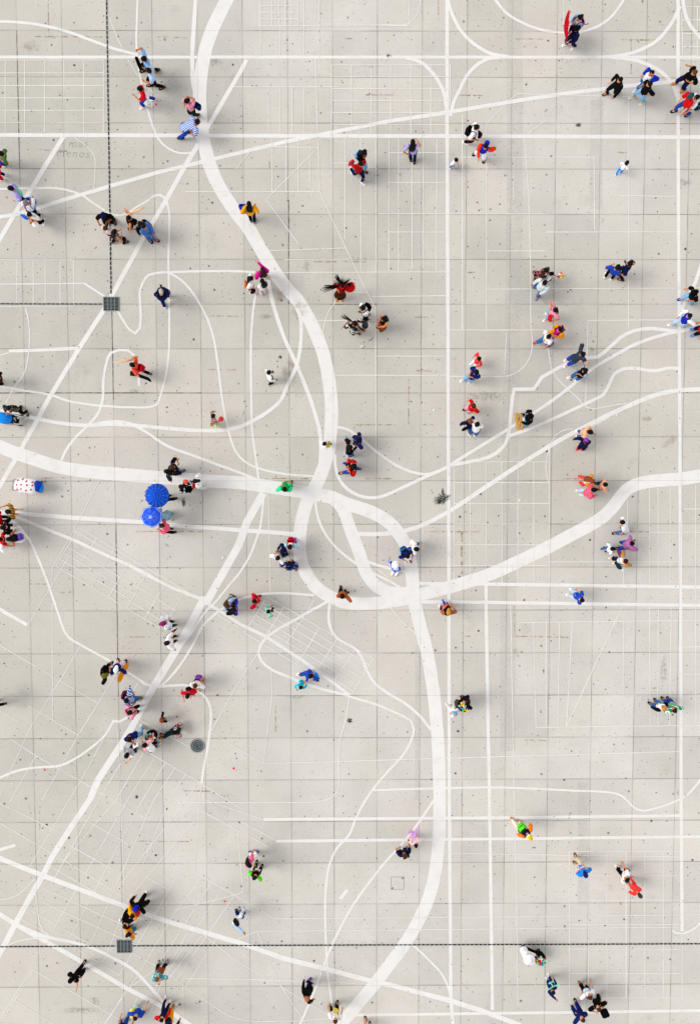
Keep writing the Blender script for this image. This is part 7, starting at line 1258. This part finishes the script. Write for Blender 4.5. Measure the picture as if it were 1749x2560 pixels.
{'top': 'navy', 'ts': 'l', 'sl': 'red', 'bot': 'navy', 'shoe': 'white', 'H': 1.35, 'face': 90, 'who': 'child in navy with black hair and red mitten', 'xy': (-7.48, -20.005), 'hands': [(-7.724, -20.283, 0.8)], 'label': 'child in navy with black hair and red mitten beside yellow trousers'},
{'top': 'whiteblue', 'ts': 'l', 'bot': 'navyblue', 'shoe': 'navy', 'hl': 'p', 'H': 1.62, 'face': 310, 'who': 'person in white shirt and navy trousers pointing down', 'xy': (-4.455, -15.973), 'feet': [(-4.734, -16.349), (-4.454, -16.318)], 'hands': [(-4.182, -16.393, 1.35)], 'label': 'person in white shirt and navy trousers pointing down alone above the lower drain'},
{'top': 'black', 'ts': 'l', 'bot': 'black', 'shoe': 'blue', 'hair': 'bald', 'H': 1.74, 'face': 30, 'who': 'bald person in black suit and blue shoes', 'xy': (-1.755, -18.987), 'feet': [(-1.734, -19.201), (-1.677, -19.424)], 'hands': [(-1.513, -19.199, 1.2)], 'acc': [('phone', (-1.605, -19.262), 1.25)], 'label': 'bald person in black suit and blue shoes on a slanting street at the bottom'},
{'top': 'white', 'bot': 'black', 'shoe': 'greydark', 'hair': 'brown', 'H': 1.7, 'face': 80, 'who': 'person in white shirt with camera strap and yellow bag', 'xy': (-0.642, -19.9), 'feet': [(-0.897, -20.32), (-0.615, -20.179)], 'acc': [('bag', (-0.633, -19.936), 0.8, 'yellow', 0.22)], 'label': 'person in white shirt with camera strap and yellow bag at the bottom centre edge'},
{'top': 'grey', 'bot': 'peach', 'bt': 's', 'shoe': 'greydark', 'H': 1.65, 'face': 90, 'who': 'person in dark shoes almost out of frame', 'xy': (0.574, -20.932), 'feet': [(0.594, -20.86), (0.706, -21.086)], 'label': 'person in dark shoes almost out of frame at the bottom edge right of the wide'},
{'top': 'white', 'ts': 'l', 'bot': 'black', 'shoe': 'black', 'hat': ('sunhat', 'white'), 'pose': 'stool', 'fat': 1.4, 'H': 1.7, 'face': 20, 'who': 'street seller in white shirt and white hat', 'xy': (7.009, -17.664), 'feet': [(7.612, -18.028), (7.645, -18.613)], 'hands': [(7.364, -17.75, 0.7), (7.368, -18.062, 0.7)], 'acc': [('toybag', (7.593, -18.04), 0.45, 'multi')], 'label': 'street seller in white shirt and white hat on a folding stool with bright toys'},
{'top': 'navyblue', 'ts': 'l', 'bot': 'navyblue', 'shoe': 'white', 'H': 1.4, 'face': 120, 'who': 'child in navy with one arm stretched down', 'xy': (7.929, -18.934), 'feet': [(8.038, -19.067), (8.052, -19.174)], 'hands': [(8.242, -19.552, 0.95)], 'label': 'child in navy with one arm stretched down carrying a mint toy plane'},
{'top': 'whiteblue', 'bot': 'black', 'shoe': 'sandal', 'hair': 'brown', 'hl': 'l', 'H': 1.64, 'face': 100, 'who': 'person with long brown hair in white T-shirt', 'xy': (9.35, -19.044), 'feet': [(9.345, -19.407), (9.554, -19.555)], 'hands': [(9.156, -19.214, 0.9)], 'label': 'person with long brown hair in white T-shirt in the lower right trio'},
{'top': 'black', 'bot': 'black', 'shoe': 'black', 'hair': 'brown', 'H': 1.72, 'face': 110, 'who': 'person in black T-shirt with black backpack', 'xy': (9.692, -19.529), 'feet': [(10.064, -19.985), (10.028, -20.172)], 'hands': [(9.999, -19.695, 1.0), (9.676, -19.901, 1.0)], 'acc': [('backpackfront', (9.952, -19.743), 1.3, 'black')], 'label': 'person in black T-shirt with black backpack in the lower right trio'},
{'top': 'navyblue', 'ts': 'l', 'bot': 'navyblue', 'shoe': 'black', 'hair': 'brown', 'fat': 1.15, 'H': 1.76, 'face': 120, 'who': 'person in navy overalls and black shoes', 'xy': (9.034, -19.869), 'feet': [(9.162, -20.154), (9.088, -20.395)], 'hands': [(9.012, -19.963, 1.0), (8.952, -20.158, 1.0)], 'label': 'person in navy overalls and black shoes at the lower right bottom edge'}]
for d in PEOPLE: person(d)
# weld every body core in one evaluation
tmp = []
for root, mb, core, sk in CORES:
    o = mb.build('tmp_core', sk); md = o.modifiers.new('weld', 'REMESH'); md.mode = 'VOXEL'; md.voxel_size = .019; md.use_smooth_shade = True; tmp.append(o)
dg = bpy.context.evaluated_depsgraph_get(); dg.update()
for o, (root, mb, core, sk) in zip(tmp, CORES):
    me = bpy.data.meshes.new_from_object(o.evaluated_get(dg)); bm = bmesh.new(); bm.from_mesh(me); hm = core.mesh('h', [sk, EYE, LIP]); bm.from_mesh(hm)
    me2 = bpy.data.meshes.new('body'); bm.to_mesh(me2); bm.free(); bpy.data.meshes.remove(me); bpy.data.meshes.remove(hm)
    for q in (sk, EYE, LIP): me2.materials.append(q)
    me2.polygons.foreach_set('use_smooth', [True]*len(me2.polygons)); b = bpy.data.objects.new('body', me2); C.objects.link(b); b.parent = root
for o in tmp: me = o.data; bpy.data.objects.remove(o); bpy.data.meshes.remove(me)

# ------------------------------------------------------------------ umbrellas, stroller, ball, planes, litter
def umbrella(x, y, z, r_, col, label, ribs=16, tilt=None, dep=.42):
    o = empty('umbrella', (x, y, z)); tag(o, label, 'umbrella', 'open umbrellas')
    if tilt is not None: o.rotation_mode = 'QUATERNION'; o.rotation_quaternion = tilt
    m = MB(); n_ = ribs*4; rows = 7; vs = []; fs = []
    for side in (0, .006):
        for j in range(rows+1):
            t = j/rows
            for k in range(n_):
                a = 2*math.pi*k/n_; ph = (k % 4)/4; sc_ = 1-.045*t*t*math.sin(math.pi*ph)       # scalloped between ribs
                sag = .24*dep*t*math.sin(math.pi*ph)
                vs.append((r_*t*sc_*math.cos(a), r_*t*sc_*math.sin(a), -dep*r_*t**1.8-sag*r_*2-side))
    b = (rows+1)*n_
    for j in range(rows):
        for k in range(n_):
            k2 = (k+1) % n_; f = (j*n_+k, (j+1)*n_+k, (j+1)*n_+k2, j*n_+k2); fs.append(f); fs.append(tuple(i+b for i in reversed(f)))
    m.add(vs, fs); m.build('canopy', cloth(col), o)
    m = MB(); m.tube([(0, 0, -.005), (0, 0, -.72)], .008, 8); m.build('shaft', plain('alloy', '#9a9da0', .35, .5, .8), o)
    m = MB(); m.tube([(0, 0, .0), (0, 0, .055)], [.012, .006], 8); m.build('tip', plain('tip_black', '#101014', .4), o)
    m = MB(); m.tube([(0, 0, -.72), (0, 0, -.82), (.02, 0, -.86), (.05, 0, -.86)], .014, 8); m.build('handle', plain('tip_black', '#101014', .4), o)
    for k in range(ribs//2):
        a = 4*math.pi*k/ribs; c_, s_ = math.cos(a), math.sin(a); m = MB(); m.tube([(0, 0, -.012), (r_*.5*c_, r_*.5*s_, -.34*r_*.287-.012), (r_*.98*c_, r_*.98*s_, -.34*r_-.008)], .004, 4); m.build('rib', plain('alloy', '#9a9da0', .35, .5, .8), o)
for a in [(-7.218, 0.692, 2.02, 0.462, 'umb1', 'dark blue scalloped umbrella with concentric rings beside a brighter umbrella', 16, None), (-7.441, -0.098, 1.95, 0.408, 'umb2', 'bright blue umbrella with white dots and a pale ring near its rim', 8, None), (7.846, 17.978, 1.2, 0.485, 'crimsondark', 'red umbrella held sideways by the person in navy tracksuit at the top', 8, (0.6260494921545516, -0.040141723219198656, -0.7787494304524539, 0), 0.24)]: umbrella(*a)
def wheel(parent, x, y, r_, w_):
    m = MB(); m.tube([(x, y-w_/2, r_), (x, y+w_/2, r_)], r_, 16); wl = m.build('wheel', cloth('black'), parent); m = MB(); m.tube([(x, y-w_*.6, r_), (x, y+w_*.6, r_)], r_*.45, 12); m.build('hub', plain('alloy', '#9a9da0', .35, .5, .8), wl)
def stroller(x, y, rz, label, kind):
    o = empty('stroller', (x, y, 0), rz); tag(o, label, 'stroller', 'strollers')
    for sx in (-.28, .30):
        for sy in (-.2, .2): wheel(o, sx, sy, .085, .035)
    m = MB()
    for sy in (-.2, .2): m.tube([(.32, sy, .1), (.05, sy, .45), (-.42, sy, .98)], .014, 6); m.tube([(-.28, sy, .1), (.1, sy, .5)], .014, 6)
    m.tube([(-.42, -.2, .98), (-.42, .2, .98)], .016, 6); m.build('frame', plain('alloy', '#9a9da0', .35, .5, .8), o)
    m = MB(); m.box((0, 0, .42), (.42, .34, .12), bev=.35); m.box((-.2, 0, .62), (.12, .34, .42), Matrix.Rotation(-.4, 3, 'Y'), bev=.35); m.build('seat', cloth('navy'), o)
    if kind == 'canopy':
        m = MB(); m.blob((-.05, 0, .72), (.27, .23, .26), 16, 8, lo=-.15, power=.6); m.build('canopy', cloth('azure'), o)
        m = MB(); m.box((.30, 0, .50), (.22, .28, .10), Matrix.Rotation(.25, 3, 'Y'), bev=.35); m.build('leg_cover', cloth('blackwhite'), o)
    else:
        m = MB(); R = []
        for xx, w_, h_ in ((-.46, .10, .10), (-.43, .22, .2), (-.25, .29, .27), (0, .30, .28), (.2, .29, .24), (.36, .25, .2)): R.append((Vector((xx, 0, .62)), Vector((0, w_, 0)), Vector((0, 0, h_))))
        m.rings(R, 18); m.build('blanket', cloth('dotsred'), o)
        m = MB(); m.blob((.36, .05, .60), (.2, .22, .22), 14, 8, power=.7); m.build('blue_cover', cloth('cobalt'), o)
        m = MB(); m.blob((.50, .0, .56), (.10, .17, .16), 12, 7); m.build('footrest', cloth('azure'), o)
for a in [(-13.189, 3.62, -0.13962634015954636, 'bright blue hooded stroller pushed along the left edge', 'canopy'), (-12.472, 1.023, -0.13962634015954636, 'stroller covered by white blanket with red dots and blue cover', 'blanket')]: stroller(*a)
bx, by, bz = (8.009, 9.036, 0.6)
o = empty('beach_ball', (bx, by, bz)); tag(o, 'small yellow, pink and red beach ball just right of the reaching child', 'ball')
for k, cn in enumerate(('yellow', 'coral', 'white', 'hotpink', 'yellow', 'orange')):
    m = MB(); n_ = 5; vs = []; fs = []
    for j in range(9):
        t = math.pi*j/8
        for i in range(n_): a = math.pi/3*(k+i/(n_-1)); vs.append((.13*math.sin(t)*math.cos(a), .13*math.sin(t)*math.sin(a), .13*math.cos(t)))
    for j in range(8):
        for i in range(n_-1): fs.append((j*n_+i, (j+1)*n_+i, (j+1)*n_+i+1, j*n_+i+1))
    m.add(vs, fs); m.build('panel', plain('vinyl_'+cn, HEX[cn], .35, .5), o)
def plane(x, y, z, rz, col, s_, label):
    o = empty('toy_plane', (x, y, z), rz); tag(o, label, 'toy plane', 'foam toy planes'); mt = plain('foam_'+col, HEX[col], .7, .2)
    m = MB(); m.tube([(-.30*s_, 0, .01), (-.1*s_, 0, 0), (.1*s_, 0, 0), (.19*s_, 0, 0), (.22*s_, 0, 0)], [.014, .026, .034, .03, .01], 10); m.build('fuselage', mt, o)
    def slab(name, pts, t, par):
        m = MB(); n_ = len(pts); vs = [(p[0]*s_, p[1]*s_, p[2]-t) for p in pts]+[(p[0]*s_, p[1]*s_, p[2]+t) for p in pts]
        m.add(vs, [tuple(range(n_-1, -1, -1)), tuple(range(n_, 2*n_))]+[(i, (i+1) % n_, (i+1) % n_+n_, i+n_) for i in range(n_)]); return m.build(name, mt, par, False)
    slab('wing', [(.13, -.04, .01), (.10, -.38, .02), (.04, -.40, .02), (-.01, -.04, .01), (-.01, .04, .01), (.04, .40, .02), (.10, .38, .02), (.13, .04, .01)], .011, o)
    slab('tailplane', [(-.20, 0, .015), (-.24, -.15, .015), (-.30, -.15, .015), (-.30, .15, .015), (-.24, .15, .015)], .008, o)
    m = MB(); m.add([(-.21*s_, -.006, .02), (-.31*s_, -.006, .13), (-.30*s_, -.006, .02), (-.21*s_, .006, .02), (-.31*s_, .006, .13), (-.30*s_, .006, .02)], [(0, 1, 2), (5, 4, 3), (0, 3, 4, 1), (1, 4, 5, 2), (2, 5, 3, 0)]); m.build('fin', mt, o, False)
    m = MB(); m.tube([(.22*s_, 0, 0), (.26*s_, 0, 0)], [.014, .004], 8); m.build('nose', plain('nose_dark', '#3a1a4a', .5), o)
for a in [(2.426, -12.523, 1.15, -0.3490658503988659, 'lilac', 0.68, 'lilac foam toy plane lifted by the child in pink'), (7.969, -18.829, 1.0, -1.0821041362364843, 'mint', 0.68, 'mint green foam toy plane carried by the child in navy'), (8.913, -13.952, 1.1, -1.0471975511965976, 'palepink', 0.5, 'small pale pink toy plane held by the person in cyan shirt')]: plane(*a)
x, y = (7.224, -18.154)
o = empty('folding_stool', (x, y, 0), .4); tag(o, 'folding stool with grey metal legs under the white-shirted seller', 'stool'); m = MB(); m.box((0, 0, .43), (.36, .34, .035), bev=.3); m.build('seat', cloth('crimson'), o)
for sx, sy in ((-1, -1), (-1, 1), (1, -1), (1, 1)): m = MB(); m.tube([(-sx*.14, sy*.16, .42), (sx*.24, sy*.17, .012)], .012, 6); m.build('leg', plain('alloy', '#9a9da0', .35, .5, .8), o)
x, y = (7.054, -18.0)
o = empty('walking_frame', (x, y, 0), 2.2); tag(o, 'thin grey metal folding stand left of the white-shirted seller', 'stand'); m = MB(); m.tube([(0, 0, .9), (.25, .05, .01)], .011, 6); m.build('leg', plain('alloy', '#9a9da0', .35, .5, .8), o)
for q in ((-.2, .18), (-.12, -.2)): m = MB(); m.tube([(0, 0, .9), (q[0], q[1], .01)], .011, 6); m.build('leg', plain('alloy', '#9a9da0', .35, .5, .8), o)
m = MB(); m.tube([(-.1, .09, .45), (.12, .02, .45)], .009, 6); m.build('cross_bar', plain('alloy', '#9a9da0', .35, .5, .8), o)
for x, y, s_, kind, label in [(0.795, 6.739, 0.1, 'feather', 'single black feather lying on the paving below the dancers'), (0.441, 6.447, 0.1, 'cup', 'white paper cup lying on the paving below the dancers'), (-12.716, 3.637, 0.05, 'white', 'crumpled white scrap right of the blue stroller'), (-7.637, -9.316, 0.06, 'white', 'white crumpled wrapper beside the seated person'), (-7.63, -9.163, 0.06, 'yellow', 'yellow wrapper beside the seated person'), (-9.58, 2.352, 0.04, 'white', 'tiny white scrap above the broad street at left'), (-5.068, -1.835, 0.05, 'white', 'white scrap left of the diagonal street at centre'), (6.67, 0.416, 0.07, 'cream', 'pale folded paper on the thin grid right of centre'), (10.446, 3.775, 0.04, 'white', 'small white scrap near the right curving street'), (-12.301, -10.38, 0.04, 'coral', 'small coral scrap at the lower left'), (-4.727, -10.35, 0.05, 'coral', 'coral red scrap right of the manhole'), (-5.127, -15.848, 0.05, 'coral', 'coral scrap near the lower left cluster'), (7.546, -19.418, 0.04, 'cream', 'cream scrap left of the child with mint plane'), (-7.468, 15.65, 0.06, 'redpink', 'flattened red scrap beside the person in red top'), (3.254, 3.969, 0.05, 'white', 'white scrap above the hub near the vertical line')]:
    m = MB()
    if kind == 'feather':
        m.tube([(-.13, .02, .012), (-.05, -.012, .02), (.05, -.02, .02), (.13, .01, .012)], [.006, .016, .014, .004], 6, flat=.4); o = m.build('fallen_feather', cloth('black')); cat = 'feather'
    elif kind == 'cup':
        m.rings([(Vector((t, 0, .045)), Vector((0, w_, 0)), Vector((0, 0, w_))) for t, w_ in ((-.06, .03), (-.055, .032), (.05, .043), (.055, .045))], 14); o = m.build('paper_cup', cloth('white')); cat = 'cup'
    else:
        vs = []; n_ = 9
        for k in range(n_): t = 2*math.pi*k/n_; q = s_*random.uniform(.7, 1.25); vs.append((q*math.cos(t), q*.7*math.sin(t), random.uniform(.006, .035)))
        vs += [(v[0]*.95, v[1]*.95, v[2]-.005) for v in vs]+[(0, 0, .04)]
        m.add(vs, [(k, (k+1) % n_, 2*n_) for k in range(n_)]+[(k, (k+1) % n_, (k+1) % n_+n_, k+n_) for k in range(n_)]+[tuple(range(2*n_-1, n_-1, -1))]); o = m.build('litter_scrap', cloth(kind), None, False); cat = 'litter'
    o.location = (x, y, .002); o.rotation_euler = (0, 0, random.uniform(0, 6)); tag(o, label, cat, 'litter on the paving' if cat == 'litter' else None)
